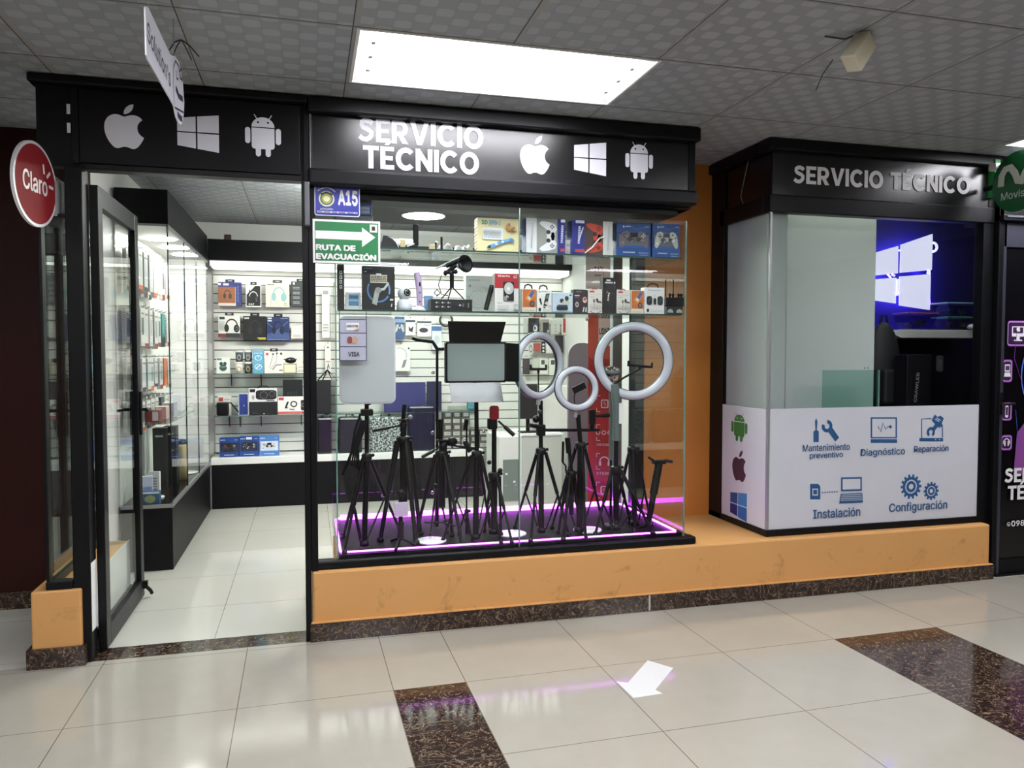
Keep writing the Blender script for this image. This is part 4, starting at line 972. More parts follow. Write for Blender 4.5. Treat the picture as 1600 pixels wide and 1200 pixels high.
def carton(name, lab, cat, q, y, depth, col, art=None, zb=None, group=None, tab=None, rz=0.0, extra=None, hook=False, topcol=None):
    """a printed box whose front face fills the photo rectangle q on the plane y"""
    x0, x1, z0, z1 = px_box(y, *q); w, h = x1-x0, z1-z0
    if zb is not None: z0 = zb
    A = Art(w, h)
    m = MB(); m.box(-w/2, 0, 0, w/2, depth, h, mat(col, .42), .0015)
    if art: art(A)
    m.art(A, (-w/2, 0, 0), (1, 0, 0), (0, 0, 1))
    if hook:
        k = MB(); xc = x0+w/2; k.tube([(xc, YB-.008, z0+h+.022), (xc, y-.01, z0+h+.022), (xc, y-.016, z0+h+.032)], .0035, CHROME, 6); k.build('peg', SLATW)
    if not (tab or extra):
        o = m.build(name, loc=(x0+w/2, y, z0), rz=rz); tag(o, lab, cat, group); return o
    t = thing(name, lab, cat, (x0+w/2, y, z0), rz, group)
    m.build('box_body', t)
    if tab: 
        k = MB(); tw = w*.2; k.box(-tw, depth*.45, h, tw, depth*.45+.003, h+.028, mat(tab, .4)); k.box(-tw*.45, depth*.45-.0006, h+.012, tw*.45, depth*.45, h+.019, mat('c8c8c4', .5)); k.build('hang_tab', t)
    if extra: extra(t, w, h)
    return t
YH = 3.66
HG = 'boxed headphones hanging on the slatted wall'
def a1(A):
    A.rect(.0, 0, .76, .80, 'c9c2b4'); A.rect(.0, .12, .74, .80, '8a5230'); headphones(A, .40, .46, .42, '2a1712', '1b1210', 1.1, '7a5a48')
    A.rect(.22, .86, .46, .95, 'c9cbd8'); A.rect(0, .87, .12, .96, 'e2e2e8'); A.bars(.83, .15, .90, .85, 12, '6a78b0', 3)
carton('headphone_box', 'blue and brown headphone box, first in the top hanging row', 'headphone box', (341, 441, 377, 478), YH, .07, '27306e', a1, group=HG, tab='1a1a1c', hook=True)
def a2(A):
    A.rect(.05, .06, .95, .95, '17181a'); A.poly([(.05, .55), (.62, .95), (.05, .95)], 'd8d8d6'); headphones(A, .5, .42, .62, '24262a', '1a1b1e', 1.1, '8a8a8e')
    A.ring(.5, .44, .30, .25, mat('c9c9c9', .4), 16, 10, 170, .9); A.poly([(.18, .62), (.26, .80), (.34, .68)], '1a1b1e'); A.poly([(.66, .70), (.76, .82), (.80, .62)], '1a1b1e'); A.text('CAT', .18, .09, .55, .17, mat('dcdcdc', .4), .03)
carton('headphone_box', 'white and black box with cat-ear headphones in the top row', 'headphone box', (384, 445, 408, 480), YH, .07, 'dcdcda', a2, group=HG, tab='1a1a1c', hook=True)
def a3(A):
    headphones(A, .56, .50, .72, '8fb4b8', '86b2b6', 1.0, '9cc6c8'); A.ring(.84, .12, .07, .055, mat('5a5a5a', .4), 14); A.bars(.08, .90, .36, .95, 1, '4a4a4a', 2); A.line([(.22, .08), (.22, .36)], .012, mat('8a8a80', .4))
carton('headphone_box', 'white box with aqua headphones in the top hanging row', 'headphone box', (415, 442, 452, 480), YH, .07, 'd8d6c4', a3, group=HG, tab='3a3a3c', hook=True)
def a4(A):
    A.rect(.10, .88, .2, .96, 'd6d6d6')
    for i in range(4): A.bars(.10, .10+.19*i, .46, .22+.19*i, 2, '9a9c9e', i); 
    A.rect(.72, .46, .96, .80, 'c2c2c2')
carton('headphone_box', 'dark grey feature-list box at the right of the top row', 'headphone box', (455, 440, 484, 479), YH, .07, '34373a', a4, group=HG, tab='1a1a1c', hook=True)
def a5(A):
    A.rect(0, 0, 1, .17, '6b2d24'); A.rect(.34, 0, 1, .19, '2a2a2c'); A.rect(.06, .82, .30, .94, '2a2a2c'); headphones(A, .62, .50, .80, '1c1c1e', '19191b', .95, '7a7a7c'); A.bars(.06, .30, .30, .74, 9, 'a8a8a4', 4)
carton('headphone_box', 'white box with big black headphones, first in the second row', 'headphone box', (341, 493, 375, 527), YH, .07, 'd6d6d0', a5, group=HG, tab='1a1a1c', hook=True)
def a6(A):
    headphones(A, .52, .50, .72, '242528', '1f2023', 1.0, '3a3b3e'); A.text('ceve', .05, .88, .26, .95, mat('e0e0e0', .4), .03); A.rect(.60, .09, .98, .125, 'c9b83a'); A.rect(.66, .04, .98, .075, 'c9b83a')
carton('headphone_box', 'black headphone box with yellow print in the second row', 'headphone box', (380, 494, 416, 532), YH-.01, .08, '0b0b0d', a6, group=HG, tab='1a1a1c', hook=True)
def a7(A):
    A.poly([(0, 0), (1, 0), (1, .3), (.5, .42), (0, .25)], '3a4c78'); A.line([(0, .75), (.45, .40), (.95, .80)], .012, mat('8a9ac0', .4)); headphones(A, .50, .50, .62, '0e1530', '0c1228', 1.1, '2a3a68'); A.rect(.04, .90, .22, .96, 'c9ccd6'); A.rect(.04, .80, .22, .86, 'c9ccd6'); A.bars(.62, .91, .95, .95, 1, '9aa4c4', 3); A.bars(.06, .02, .9, .06, 1, '8090b8', 5)
carton('headphone_box', 'navy headphone box, third in the second hanging row', 'headphone box', (417, 495, 452, 532), YH-.01, .08, '1c2a56', a7, group=HG, tab='1a1a1c', hook=True)
def a8(A): A.ell(.72, .5, .04, .04, '3a3a3a', 8); A.bars(.1, .1, .5, .3, 2, 'b0b0a8', 3)
carton('headphone_box', 'small plain white box at the right of the second row', 'headphone box', (455, 509, 484, 529), YH, .05, 'dcdbd2', a8, group=HG, hook=True)
# wall shelves
def wshelf(lab, x0, x1, z, bx):
    t = thing('wall_shelf', lab, 'wall shelf', (x0, 3.50, z-.008))
    MB().box(0, 0, 0, x1-x0, .245, .008, GLS2).build('shelf_board', t); MB().box(0, -.003, 0, x1-x0, 0, .008, mat('5a6a66', .2)).build('shelf_edge', t)
    for b in bx:
        k = MB(); k.prism([(0, 0), (-.05, 0), (0, -.11)], (b-x0-.004, .235, -.001), (0, 1, 0), (0, 0, 1), .008, DGREY); k.build('bracket', t)
S3, S4 = 1.190, .815
x = lambda px: at(px, 600, 'y', 3.5).x
wshelf('upper glass wall shelf on the slatted wall with cups and earphones', .07, 1.02, S3, (x(358), x(406)))
wshelf('lower glass wall shelf on the slatted wall with speaker boxes', .07, 1.02, S4, (x(354), x(371), x(405), x(470)))
def b9(A):
    A.rect(.04, .84, .40, .96, '5f8090'); A.ell(.5, .36, .28, .20, '2c4a44', 16); A.ell(.36, .62, .13, .12, '24403a', 12); A.ell(.64, .62, .13, .12, '24403a', 12); A.ell(.5, .42, .24, .05, '5d7f78', 12)
carton('earbud_box', 'white earbud box with dark green buds at the left of the upper shelf', 'earbud box', (338, 558, 359, 583), 3.52, .05, 'dfe2da', b9, S3)
def cup(q, zb, y, c0, c1, lab):
    x0, x1, z0, z1 = px_box(y, *q); r = (x1-x0)/2; h = z1-z0
    t = thing('cup', lab, 'cup', ((x0+x1)/2, y+r, zb), group='stacked tubs on the upper shelf')
    MB().lathe([(1e-5, 0), (r*.86, 0), (r*.95, h*.82), (1e-5, h*.82)], mat(c0, .4), 24).build('cup_body', t)
    m = MB(); m.lathe([(1e-5, h*.82), (r, h*.82), (r, h*.97), (r*.9, h), (1e-5, h)], mat(c1, .3), 24); m.build('cup_lid', t)
    A = Art(); A.ell(0, h*.38, r*.5, h*.24, 'a08a62', 16); A.ell(0, h*.38, r*.34, h*.17, c0, 14); MB().art(A, (0, -r*.97, 0), (1, 0, 0), (0, 0, 1)).build('cup_print', t)
    return h
h = cup((367, 565, 380, 583), S3, 3.53, 'd8d4c8', 'e2e0d8', 'white tub at the lower left of the four stacked tubs'); cup((367, 547, 380, 565), S3+h+.0005, 3.53, '36454f', 'dcdcd6', 'slate tub at the upper left of the four stacked tubs')
h = cup((381, 565, 394, 583), S3, 3.53, '2c3430', 'dcdcd6', 'dark tub at the lower right of the four stacked tubs'); cup((381, 547, 394, 565), S3+h+.0005, 3.53, '40505c', 'dcdcd6', 'slate tub at the upper right of the four stacked tubs')
def b10(A):
    A.ring(.5, .62, .32, .26, mat('d0e4ee', .4), 18, 0, 360, .32); A.ring(.5, .26, .34, .28, mat('d0e4ee', .4), 18, 0, 360, .32); A.line([(.3, .2), (.7, .34)], .05, mat('d0e4ee', .4)); A.line([(.5, .62), (.5, .70)], .04, mat('d0e4ee', .4)); A.rect(0, .86, 1, 1, '7f9aa8'); A.bars(.1, .78, .9, .84, 1, 'c0d8e4', 2)
carton('speaker_box', 'tall light blue box with white rings on the upper shelf', 'gadget box', (395, 545, 412, 584), 3.53, .06, '5f9ab8', b10, S3)
def b11(A):
    d = mat('3a3638', .4); A.rect(.08, .82, .22, .94, 'b8453a'); A.line([(.46, .86), (.36, .55), (.26, .25)], .018, d); A.line([(.66, .92), (.62, .5), (.30, .18)], .018, d); A.line([(.90, .40), (.62, .38), (.42, .16)], .04, d); A.ell(.46, .88, .05, .05, d, 10); A.ell(.66, .92, .05, .05, d, 10); A.ell(.88, .90, .06, .06, d, 10); A.rect(.76, .12, .96, .16, '2a2a2a')
carton('earphone_box', 'white box with wired earphones on the upper shelf', 'earphone box', (413, 549, 443, 583), 3.52, .05, 'dedbd2', b11, S3, tab='1a1a1c')
def b12(A): A.rect(.06, .06, .94, .90, 'd9d0b4')
o = carton('mouse_box', 'beige box under the black mouse on the upper shelf', 'mouse box', (443, 568, 463, 583), 3.52, .07, '8f8468', b12, S3)
x0, x1, z0, z1 = px_box(3.52, 446, 556, 462, 568); zt = S3+px_box(3.52, 443, 568, 463, 583)[3]-px_box(3.52, 443, 568, 463, 583)[2]+.001
m = MB(); m.sphere((0, 0, .026), .05, PL2, 1.0, .7, .55, 16, 10); t = thing('computer_mouse', 'black computer mouse sitting on the beige box', 'mouse', ((x0+x1)/2, 3.56, zt+.002)); m.build('mouse_body', t); m = MB(); m.tube([(-.01, -.037, .03), (-.01, -.037, .038)], .006, GREY, 8); m.build('scroll_wheel', t)
def b13(A): A.rect(.46, .66, .98, .88, 'c8683a'); A.line([(.1, .4), (.6, .45), (.9, .3)], .04, mat('9a948a', .4)); A.bars(.06, .08, .6, .24, 2, 'a8a8a0', 3)
carton('earphone_box', 'white box with orange label at the right end of the upper shelf', 'earphone box', (464, 561, 484, 583), 3.52, .05, 'd9d7cc', b13, S3)
# lower shelf
def b14(A): A.rect(.08, .72, .42, .92, 'a84a3c'); A.bars(.5, .76, .9, .86, 1, '9a9a94', 2)
carton('speaker_box', 'white box behind the small black cube speaker on the lower shelf', 'gadget box', (340, 620, 361, 650), 3.60, .06, 'd8d7d0', b14, S4, tab='d0d0cc')
x0, x1, z0, z1 = px_box(3.52, 338, 629, 357, 650); w = x1-x0
t = thing('cube_speaker', 'small black cube speaker at the left of the lower shelf', 'speaker', ((x0+x1)/2, 3.52, S4)); MB().box(-w/2, 0, 0, w/2, .06, z1-z0, PL, .014).build('speaker_body', t)
m = MB(); m.tube([(w/2-.01, .02, (z1-z0)*.95), (w/2+.02, .01, (z1-z0)*.95), (w/2+.085, .0, .03)], .006, PL, 6); m.build('strap', t)
def b15(A): A.rr(.10, .03, .90, .97, .06, '1f2f72'); A.ell(.55, .45, .05, .03, 'c8ccd8', 8)
carton('speaker_box', 'blue upright speaker box on the lower shelf', 'gadget box', (372, 616, 389, 650), 3.53, .06, 'aeb6bc', b15, S4)
def b16(A): A.rr(.0, .03, 1, .98, .03, '16171a'); A.bars(.1, .12, .3, .2, 1, '5a5a5c', 2); A.ell(.52, .10, .03, .04, 'c8c8c8', 8)
o = carton('speaker_box', 'wide black speaker box under the white speaker box on the lower shelf', 'gadget box', (390, 629.5, 433, 650), 3.52, .10, '101113', b16, S4)
zz2 = px_box(3.52, 390, 629.5, 433, 650); zz2 = S4+zz2[3]-zz2[2]+.0005
def b17(A):
    k = mat('191a1c', .4); A.rect(.03, .72, .22, .95, k); A.rr(.24, .16, .98, .88, .17, k); A.ring(.52, .50, .14, .12, mat('6a6a6c', .4), 16, 0, 360, 2.0); A.ring(.82, .58, .10, .085, mat('6a6a6c', .4), 14, 0, 360, 2.2); A.rect(.62, .05, .9, .12, '3a3a3a'); A.bars(.1, .2, .2, .5, 4, '8a8a88', 3)
def hnd(t, w, h): m = MB(); m.tube([(-.05, .04, h), (-.03, .04, h+.02), (.03, .04, h+.02), (.05, .04, h)], .004, PL2, 6); m.build('carry_handle', t)
carton('speaker_box', 'white box with black barrel speaker stacked on the wide black box', 'gadget box', (389, 608, 433, 629), 3.525, .09, 'dcdcdc', b17, zz2, extra=hnd)
def b18(A):
    k = mat('1a1b1e', .4); A.rect(.03, .80, .19, .96, 'a83a34'); A.line([(.32, .72), (.24, .34), (.32, .38)], .06, k); A.ring(.50, .58, .11, .07, k, 16, 0, 360, 1.6); A.line([(.36, .30), (.52, .28)], .05, k); A.rr(.72, .22, .90, .80, .05, k); A.ring(.81, .52, .07, .05, mat('8a8a8c', .4), 12, 0, 360, 1.6); A.rect(0, .03, 1, .16, 'b02f2a'); A.rect(.02, .07, .76, .11, 'd88a82')
carton('watch_box', 'white and red smartwatch box at the right of the lower shelf', 'watch box', (434, 622, 484, 650), 3.52, .06, 'e0dedb', b18, S4)
zz3 = px_box(3.52, 434, 622, 484, 650); zz3 = S4+zz3[3]-zz3[2]+.0005
def b19(A): A.text('mi', .22, .06, .72, .36, mat('2c3434', .4), .02)
carton('gadget_box', 'square black box on top of the white and red watch box', 'gadget box', (442, 596, 473, 622), 3.53, .05, '0d1012', b19, zz3)
# controller boxes on the counter
BLU = '1b3f80'
def padbox(body, camo, win, A):
    A.rect(.06, .26, .96, .74, win); gamepad(A, .51, .50, .84, body, '141418', .9, camo); A.bars(.06, .86, .30, .93, 1, 'cfd6e4', 2); A.bars(.78, .86, .96, .92, 1, '9fb2d4', 3); A.bars(.25, .08, .75, .15, 1, 'cfd6e4', 4); A.line([(.4, .92), (.7, .82), (1, .9)], .01, mat('4a78b8', .4))
PG = 'controller boxes on the back counter'
carton('controller_box', 'blue controller box with dark patterned pad, leftmost on the counter', 'controller box', (343, 683, 373, 713), 3.50, .09, BLU, lambda A: padbox('3a3034', ['5a4a4e', '201a1c', '8a7a7c'], '1a2030', A), ZC, PG)
carton('controller_box', 'blue controller box with black and white pad, middle on the counter', 'controller box', (374, 681, 404, 712), 3.50, .09, '22468c', lambda A: (padbox('26262a', ['d0d0d0', '18181a', '8a8a8c'], '26324c', A), A.rect(.36, .86, .66, .98, 'dcdce0')), ZC, PG)
carton('controller_box', 'pale blue controller box with white pad, rightmost on the counter', 'controller box', (405, 680, 436, 711), 3.50, .09, '4a78b8', lambda A: padbox('dcdce0', ['8a8a90', 'eeeeee'], 'c4d2e6', A), ZC, PG)

# ---- items behind the door post and the display window on the slatted wall
def plain(A, c='9a9a94'): A.bars(.15, .12, .85, .3, 3, c, 2)
carton('accessory_pack', 'tall white blister pack hanging just right of the door post', 'accessory pack', (503, 452, 515, 528), 3.68, .03, 'dcdcd4', lambda A: (plain(A), A.rect(.15, .9, .85, .97, '8a8a88')), hook=True)
carton('accessory_pack', 'narrow white pack with long slot right of the door post', 'accessory pack', (516, 470, 526, 528), 3.69, .03, 'd8dad2', lambda A: A.rect(.4, .2, .6, .9, 'b9bbb4'), hook=True)
def c1(A): A.ell(.5, .93, .16, .035, '1c1c1c', 8); A.rect(.1, .36, .9, .42, 'c8a090'); A.line([(.35, .10), (.55, .3), (.7, .12)], .12, mat('3a3a3a', .4))
carton('accessory_pack', 'slim white hanging card with black clip right of the door post', 'accessory pack', (508, 540, 517, 581), 3.68, .02, 'd9d9d0', c1, hook=True)
m = MB(); x0, x1, z0, z1 = px_box(3.55, 496, 580, 527, 597)
for a_, b_ in (((-.5, 0), (0, 1)), ((0, 1), (.5, 0)), ((-.5, 0), (.5, 0)), ((-.25, 0), (0, 1)), ((.25, 0), (0, 1))):
    m.tube([(a_[0]*(x1-x0), 0, a_[1]*(z1-z0)), (b_[0]*(x1-x0), 0, b_[1]*(z1-z0))], .006, PL, 6)
x0_, x1_, zc0, zc1 = px_box(3.5, 495, 597, 526, 648)
o = m.build('wire_stand', loc=((x0+x1)/2, 3.55, S4+zc1-zc0+.005)); tag(o, 'black folded wire stand on the dark carton behind the door post', 'stand')
wshelf('glass wall shelf behind the display window holding the navy sleeve', 1.06, 2.45, S4, (x(552), x(612)))
carton('carton', 'plain black carton standing right of the door post', 'carton', (495, 597, 526, 648), 3.53, .10, '0e1114', None, S4)
def suitcase(name, lab, q, y, col, ribs, speck=None):
    x0, x1, z0, z1 = px_box(y, *q); w, h = x1-x0, z1-z0
    t = thing(name, lab, 'case', ((x0+x1)/2, y, ZC))
    m = MB(); m.box(-w/2, 0, .0, w/2, .14, h, col, .02)
    m.build('case_shell', t)
    if ribs:
        m = MB()
        for i in range(ribs): xx = -w/2+w*(i+.5)/ribs; m.tube([(xx, -.001, .02), (xx, -.001, h-.02)], w/ribs*.28, col, 6)
        m.build('ribs', t)
    m = MB(); m.tube([(-.04, .07, h-.004), (-.03, .07, h+.025), (.03, .07, h+.025), (.04, .07, h-.004)], .006, PL, 6); m.build('handle', t)
suitcase('hard_case', 'black hard case on the counter right of the door post', (495, 652, 526, 709), 3.5, mat('111418', .25), 0)
suitcase('hard_case', 'dark grey case on the counter behind the first tripod', (529, 652, 566, 708), 3.5, mat('1b1f24', .3), 0)
T = NT('speckled_fabric'); P, xx, yy, zz = T.xyz(); T.l(T.ramp(T.noise(P, 60, 3, .7), [(0, '15181a'), (.48, '1c2022'), (.54, 'aeb8b6'), (1, 'd0d8d4')]), T.b.inputs['Base Color'])
suitcase('hard_case', 'black and white speckled case on the counter between the tripods', (577, 648, 628, 703), 3.5, T.m, 0)
suitcase('hard_case', 'dark blue ribbed case on the counter left of the grey boxes', (638, 634, 680, 704), 3.5, mat('10142a', .35), 14)
def c2(A): A.rr(.02, .03, .98, .97, .05, '2c2f62'); A.line([(.04, .12), (.96, .12)], .012, mat('1e2048', .4))
carton('laptop_sleeve', 'navy blue laptop sleeve behind the white light panel', 'laptop sleeve', (600, 587, 665, 633), 3.56, .03, '25285a', c2, S4+.002)
carton('laptop_sleeve', 'darker navy sleeve at the right of the laptop sleeve', 'laptop sleeve', (667, 588, 690, 634), 3.60, .03, '1a1f3c', None, S4+.002)
for i in range(9):
    q = (676, 588+12*i, 684, 598+12*i) if i < 4 else (519, 622+17*(i-4), 527, 637+17*(i-4))
hung = [((617, 495, 632, 530), '2c4a74', 'small blue hanging pack beside the top right of the white light panel', 1), ((634, 500, 649, 524), 'dcdedc', 'white pack with dark clip, second right of the white light panel', 2), ((652, 502, 674, 526), 'e0e2e0', 'white pack with black mouse, third right of the white light panel', 3), ((675, 509, 690, 546), 'd8dee2', 'white pack with blue top left of the barn door light', 4)]
for q, c, lab, k in hung:
    def c3(A, k=k):
        if k == 1: A.rect(.0, .75, 1, .9, '7a94b4'); gamepad(A, .5, .5, .9, 'c8c8c8', '2a3a50', .7)
        if k == 2: A.rect(0, .86, 1, 1, '20304a'); A.poly([(.3, .3), (.7, .2), (.8, .6), (.5, .45), (.3, .62)], '23262a')
        if k == 3: A.rect(0, .88, 1, 1, '2a3a4a'); A.ell(.45, .42, .32, .16, '1e2124', 14); A.bars(.5, .7, .9, .8, 1, '9a9a9a', 2)
        if k == 4: A.rect(0, .78, 1, .98, '3c6494'); A.ell(.5, .4, .3, .2, 'b8c2c4', 12)
    carton('accessory_pack', lab, 'accessory pack', q, 3.66, .03, c, c3, hook=True)
def c4(A): A.ring(.42, .66, .40, .37, mat('8f9498', .4), 20, -30, 110, .7); A.poly([(.52, .12), (.70, .17), (.82, .48), (.64, .44)], '7b8088'); A.rect(.88, .88, .96, .95, '1c1c1c')
carton('hub_pack', 'square white pack with grey cable hub right of the white light panel', 'accessory pack', (612, 541, 641, 580), 3.67, .03, 'dcdfd8', c4, hook=True)
t = thing('watch_strap', 'grey ring-shaped strap hanging above the barn door light', 'strap', at(697, 500, 'y', 3.68)); MB().torus((0, 0, 0), (1, 0, 0), (0, 0, 1), .06, .011, DGREY, 28, 8).build('strap_loop', t); m = MB(); m.tube([(0, .06, .06), (0, -.01, .06)], .004, CHROME, 6); m.build('peg', t)
# pile of small grey boxes
k = 0
GB = 'small grey boxes piled on the back counter'
for col_ in range(5):
    for row in range(6 if col_ < 3 else 3):
        q = (693+14*col_, 694-10*row, 706+14*col_, 703.5-10*row)
        x0, x1, z0, z1 = px_box(3.55, *q); w, h = x1-x0, .060
        m = MB(); m.box(-w/2, 0, 0, w/2, .12, h-.001, mat(R.choice(['4e4c47', '5b5953', '46443f']), .5), .001)
        A = Art(w, h); A.rect(.25 if row % 2 else .1, .25, .85, .8, 'b4b6b0'); A.bars(.3, .4, .8, .65, 2, '6a6a66', k); m.art(A, (-w/2, 0, 0), (1, 0, 0), (0, 0, 1))
        o = m.build('grey_box', loc=((x0+x1)/2, 3.55, ZC+row*h+.0003)); tag(o, 'small grey box, pile column %s from the left, %s' % (['first', 'second', 'third', 'fourth', 'fifth'][col_], ['lowest', 'second from the bottom', 'third from the bottom', 'fourth from the bottom', 'fifth from the bottom', 'topmost'][row] if col_ < 3 else ['lowest', 'middle', 'topmost'][row]), 'box', GB); k += 1
m = MB(); m.box(-.09, 0, 0, .09, .1, .05, glass('blister', (.8, .84, .82), 1.6), .012); o = m.build('blister_pack', loc=(at(716, 648, 'y', 3.58).x, 3.58, ZC+6*.060+.002)); tag(o, 'clear blister pack on top of the grey box pile', 'blister pack')
t = thing('accessory_pack', 'teal striped pack hanging under the barn door light', 'accessory pack', at(738, 640, 'y', 3.68)); m = MB(); m.box(-.05, 0, 0, .05, .03, .10, mat('2c6a78', .4), .002); A = Art(.1, .1); A.bars(.1, .1, .9, .9, 5, '7ab0b8', 4); m.art(A, (-.05, 0, 0), (1, 0, 0), (0, 0, 1)); m.build('pack_body', t); m = MB(); m.tube([(0, .06, .11), (0, -.01, .11)], .003, CHROME, 6); m.build('peg', t)

# ---- right part: phone cases on pegs
cases = [((826, 497, 843, 524), '17181b', 'disc'), ((845, 499, 858, 523), '8a857a', 'win'), ((861, 500, 875, 522), 'b4b6b0', 'dots'), ((878, 495, 894, 523), 'c9c6c0', 'red'), ((903, 495, 918, 520), '8e2428', 'plain'),
         ((868, 524, 880, 551), '15161c', 'plain'), ((883, 525, 899, 552), 'd6d6d2', 'cam'), ((906, 527, 917, 552), '1c2440', 'plain'),
         ((826, 537, 833, 553), 'c2c2be', 'ring'), ((834, 536, 845, 548), '9a4a44', 'plain'), ((846, 535, 852, 552), '15161a', 'eyes'), ((854, 530, 867, 552), 'd9d9d2', 'plain'),
         ((817, 560, 828, 585), '3a3438', 'plain'), ((833, 560, 842, 584), 'b9beb2', 'plain'), ((843, 560, 856, 585), 'd8d8d0', 'cam'), ((858, 560, 872, 586), 'dcdcd6', 'cam'), ((886, 560, 892, 580), 'c6c6c2', 'cam'),
         ((818, 497, 824, 520), 'b0b4ae', 'plain')]
words = {'disc': 'with a pale disc', 'win': 'with dark window', 'dots': 'with dot print', 'red': 'with red panel', 'plain': '', 'cam': 'with camera hole', 'ring': 'with a ring', 'eyes': 'with three dots'}
rows = lambda z: 'top row' if z < 523 else ('middle row' if z < 556 else 'bottom row')
ords = ['first', 'second', 'third', 'fourth', 'fifth', 'sixth', 'seventh', 'eighth', 'ninth']
byrow = {}
for q, c, a in sorted(cases, key=lambda e: e[0][0]): byrow.setdefault(rows(q[1]), []).append(q)
for q, c, a in cases:
    def c5(A, a=a):
        if a == 'disc': A.ell(.62, .40, .2, .2, 'd0d0d0', 12); A.ell(.58, .42, .1, .1, '4a4a4a', 10); A.rect(.3, .62, .8, .7, '3a3c60')
        if a == 'win': A.rect(.25, .15, .95, .8, '22252a'); A.ell(.85, .25, .08, .06, 'e0e0e0', 8)
        if a == 'dots': [A.ell(.5, .2+.22*i, .06, .04, '3a3a3a', 8) for i in range(3)]
        if a == 'red': A.rect(.12, .12, .92, .90, 'a02c30'); A.line([(.4, .4), (.55, .3), (.7, .4)], .05, mat('c86a68', .4))
        if a == 'cam': A.rr(.2, .62, .62, .9, .06, '4a4a4a'); A.rr(.08, .05, .92, .95, .08, 'e2e2de') if False else None
        if a == 'ring': A.ring(.5, .5, .36, .22, mat('6a6a66', .4), 14)
        if a == 'eyes': [A.ell(.5, .2+.3*i, .28, .1, 'd6d6d6', 10) for i in range(3)]
    r_ = rows(q[1]); i = byrow[r_].index(q)
    cn = {'17181b': 'black', '8a857a': 'taupe', 'b4b6b0': 'grey', 'c9c6c0': 'pale', '8e2428': 'red', '15161c': 'black', 'd6d6d2': 'white', '1c2440': 'navy', 'c2c2be': 'grey', '9a4a44': 'brick red', '15161a': 'black', 'd9d9d2': 'white', '3a3438': 'dark brown', 'b9beb2': 'greenish', 'd8d8d0': 'white', 'dcdcd6': 'white', 'c6c6c2': 'grey', 'b0b4ae': 'grey'}[c]
    carton('phone_case', ('%s phone case %s, %s from left, %s of pegs' % (cn, words[a], ords[i], r_)).replace('  ', ' ').replace(' ,', ','), 'phone case', q, 3.64, .015, c, c5, group='phone cases hanging on the right of the back wall', hook=True)
# white desk, monitor and cabinet behind the display window
t = thing('white_counter', 'white service counter behind the ring lights', 'counter', (2.45, 2.62, 0))
MB().box(.20, 0, 0, .56, .50, .655, mat('b9bab4', .45), .004).build('counter_body', t); MB().box(.0, .0, .0, .20, .5, .655, mat('d9dad4', .4), .004).build('counter_side', t)
MB().box(.19, -.006, .655, .575, .5, .675, WH, .003).build('counter_top', t); MB().box(.03, -.004, .10, .17, 0, .46, mat('707a76', .3)).build('door', t)
m = MB(); m.box(.05, -.008, .33, .07, -.004, .345, WH); m.box(.12, -.008, .26, .14, -.004, .275, WH); m.build('door_clips', t)
t = thing('computer_monitor', 'dark computer monitor on the white counter seen from behind', 'monitor', (2.72, 2.72, .676))
MB().box(-.07, 0, .12, .10, .03, .42, mat('1a181a', .4), .006).build('screen', t); m = MB(); m.box(.0, .01, 0, .03, .03, .13, PL); m.box(-.06, -.03, 0, .09, .08, .012, PL); m.build('monitor_stand', t)
m = MB(); m.box(-.20, 0, 0, .20, .30, .40, mat('cfcfc8', .45), .004); o = m.build('white_box', loc=(3.02, 2.80, .676)); tag(o, 'big white carton on the counter right of the monitor', 'carton')
m = MB(); m.prism(rrect(-.115, 0, .115, 1.45, .10), (0, 0, 0), (1, 0, 0), (0, 0, 1), .03, mat('77777c', .45)); o = m.build('display_board', loc=(at(908, 600, 'y', 1.9).x, 1.9, .0)); tag(o, 'tall grey round-topped board behind the small ring light', 'display board')
# red accessory stand
t = thing('accessory_stand', 'tall red and white accessory stand with icons behind the big ring light', 'accessory stand', (at(945, 600, 'y', 1.25).x, 1.25, 0), -.38)
RED = mat('a3271f', .4); ORD = mat('c04a2c', .4); w = .235
MB().box(-w/2, 0, 0, w/2, .20, 1.60, RED, .003).build('stand_body', t)
MB().box(-w/2-.02, .0, 1.60, w/2, .18, 2.04, mat('e0e1dc', .45), .003).build('stand_top', t)
A = Art()
A.rr(-w/2+.005, 1.33, w/2-.004, 1.63, .03, ORD); A.rect(-.045, 1.42, .055, 1.66, mat('dedbd4', .4)); A.text('LDNIO', -.04, 1.50, .05, 1.545, mat('2a2422', .4), .02); A.text('LDNIO', -.04, 1.61, .05, 1.645, mat('3a2a26', .4), .02); A.rect(-.04, 1.47, .045, 1.476, mat('8a8a84', .4))
IW = mat('dcd0c8', .4)
zc_ = [1.02, .82, .62, .42, .22]
for i, z_ in enumerate(zc_):
    for sx in (-1, 1):
        for sz in (-1, 1): A.line([(-.0+sx*.03, z_+sz*.055), (sx*.055, z_+sz*.055), (sx*.055, z_+sz*.03)], .005, IW)
    if i == 2: A.ring(0, z_, .035, .027, IW, 14, 0, 180); A.rr(-.038, z_-.03, -.022, z_, .005, IW); A.rr(.022, z_-.03, .038, z_, .005, IW)
    elif i == 1: [A.ring(-.045+.04*j, z_, .016, .010, IW, 10) for j in range(3)]
    else: A.rr(-.026, z_-.03, .026, z_+.03, .01, IW); A.rr(-.018, z_-.022, .018, z_+.022, .006, RED); A.line([(.0, z_+.015), (-.008, z_), (.008, z_), (0, z_-.015)], .005, IW)
    A.text(['CABLE', 'CAR CHARGER', 'STEREO', 'POWER', 'USB'][i], -.055, z_-.092, .06, z_-.074, IW, .01)
MB().art(A, (0, -.0005, 0), (1, 0, 0), (0, 0, 1)).build('stand_print', t)
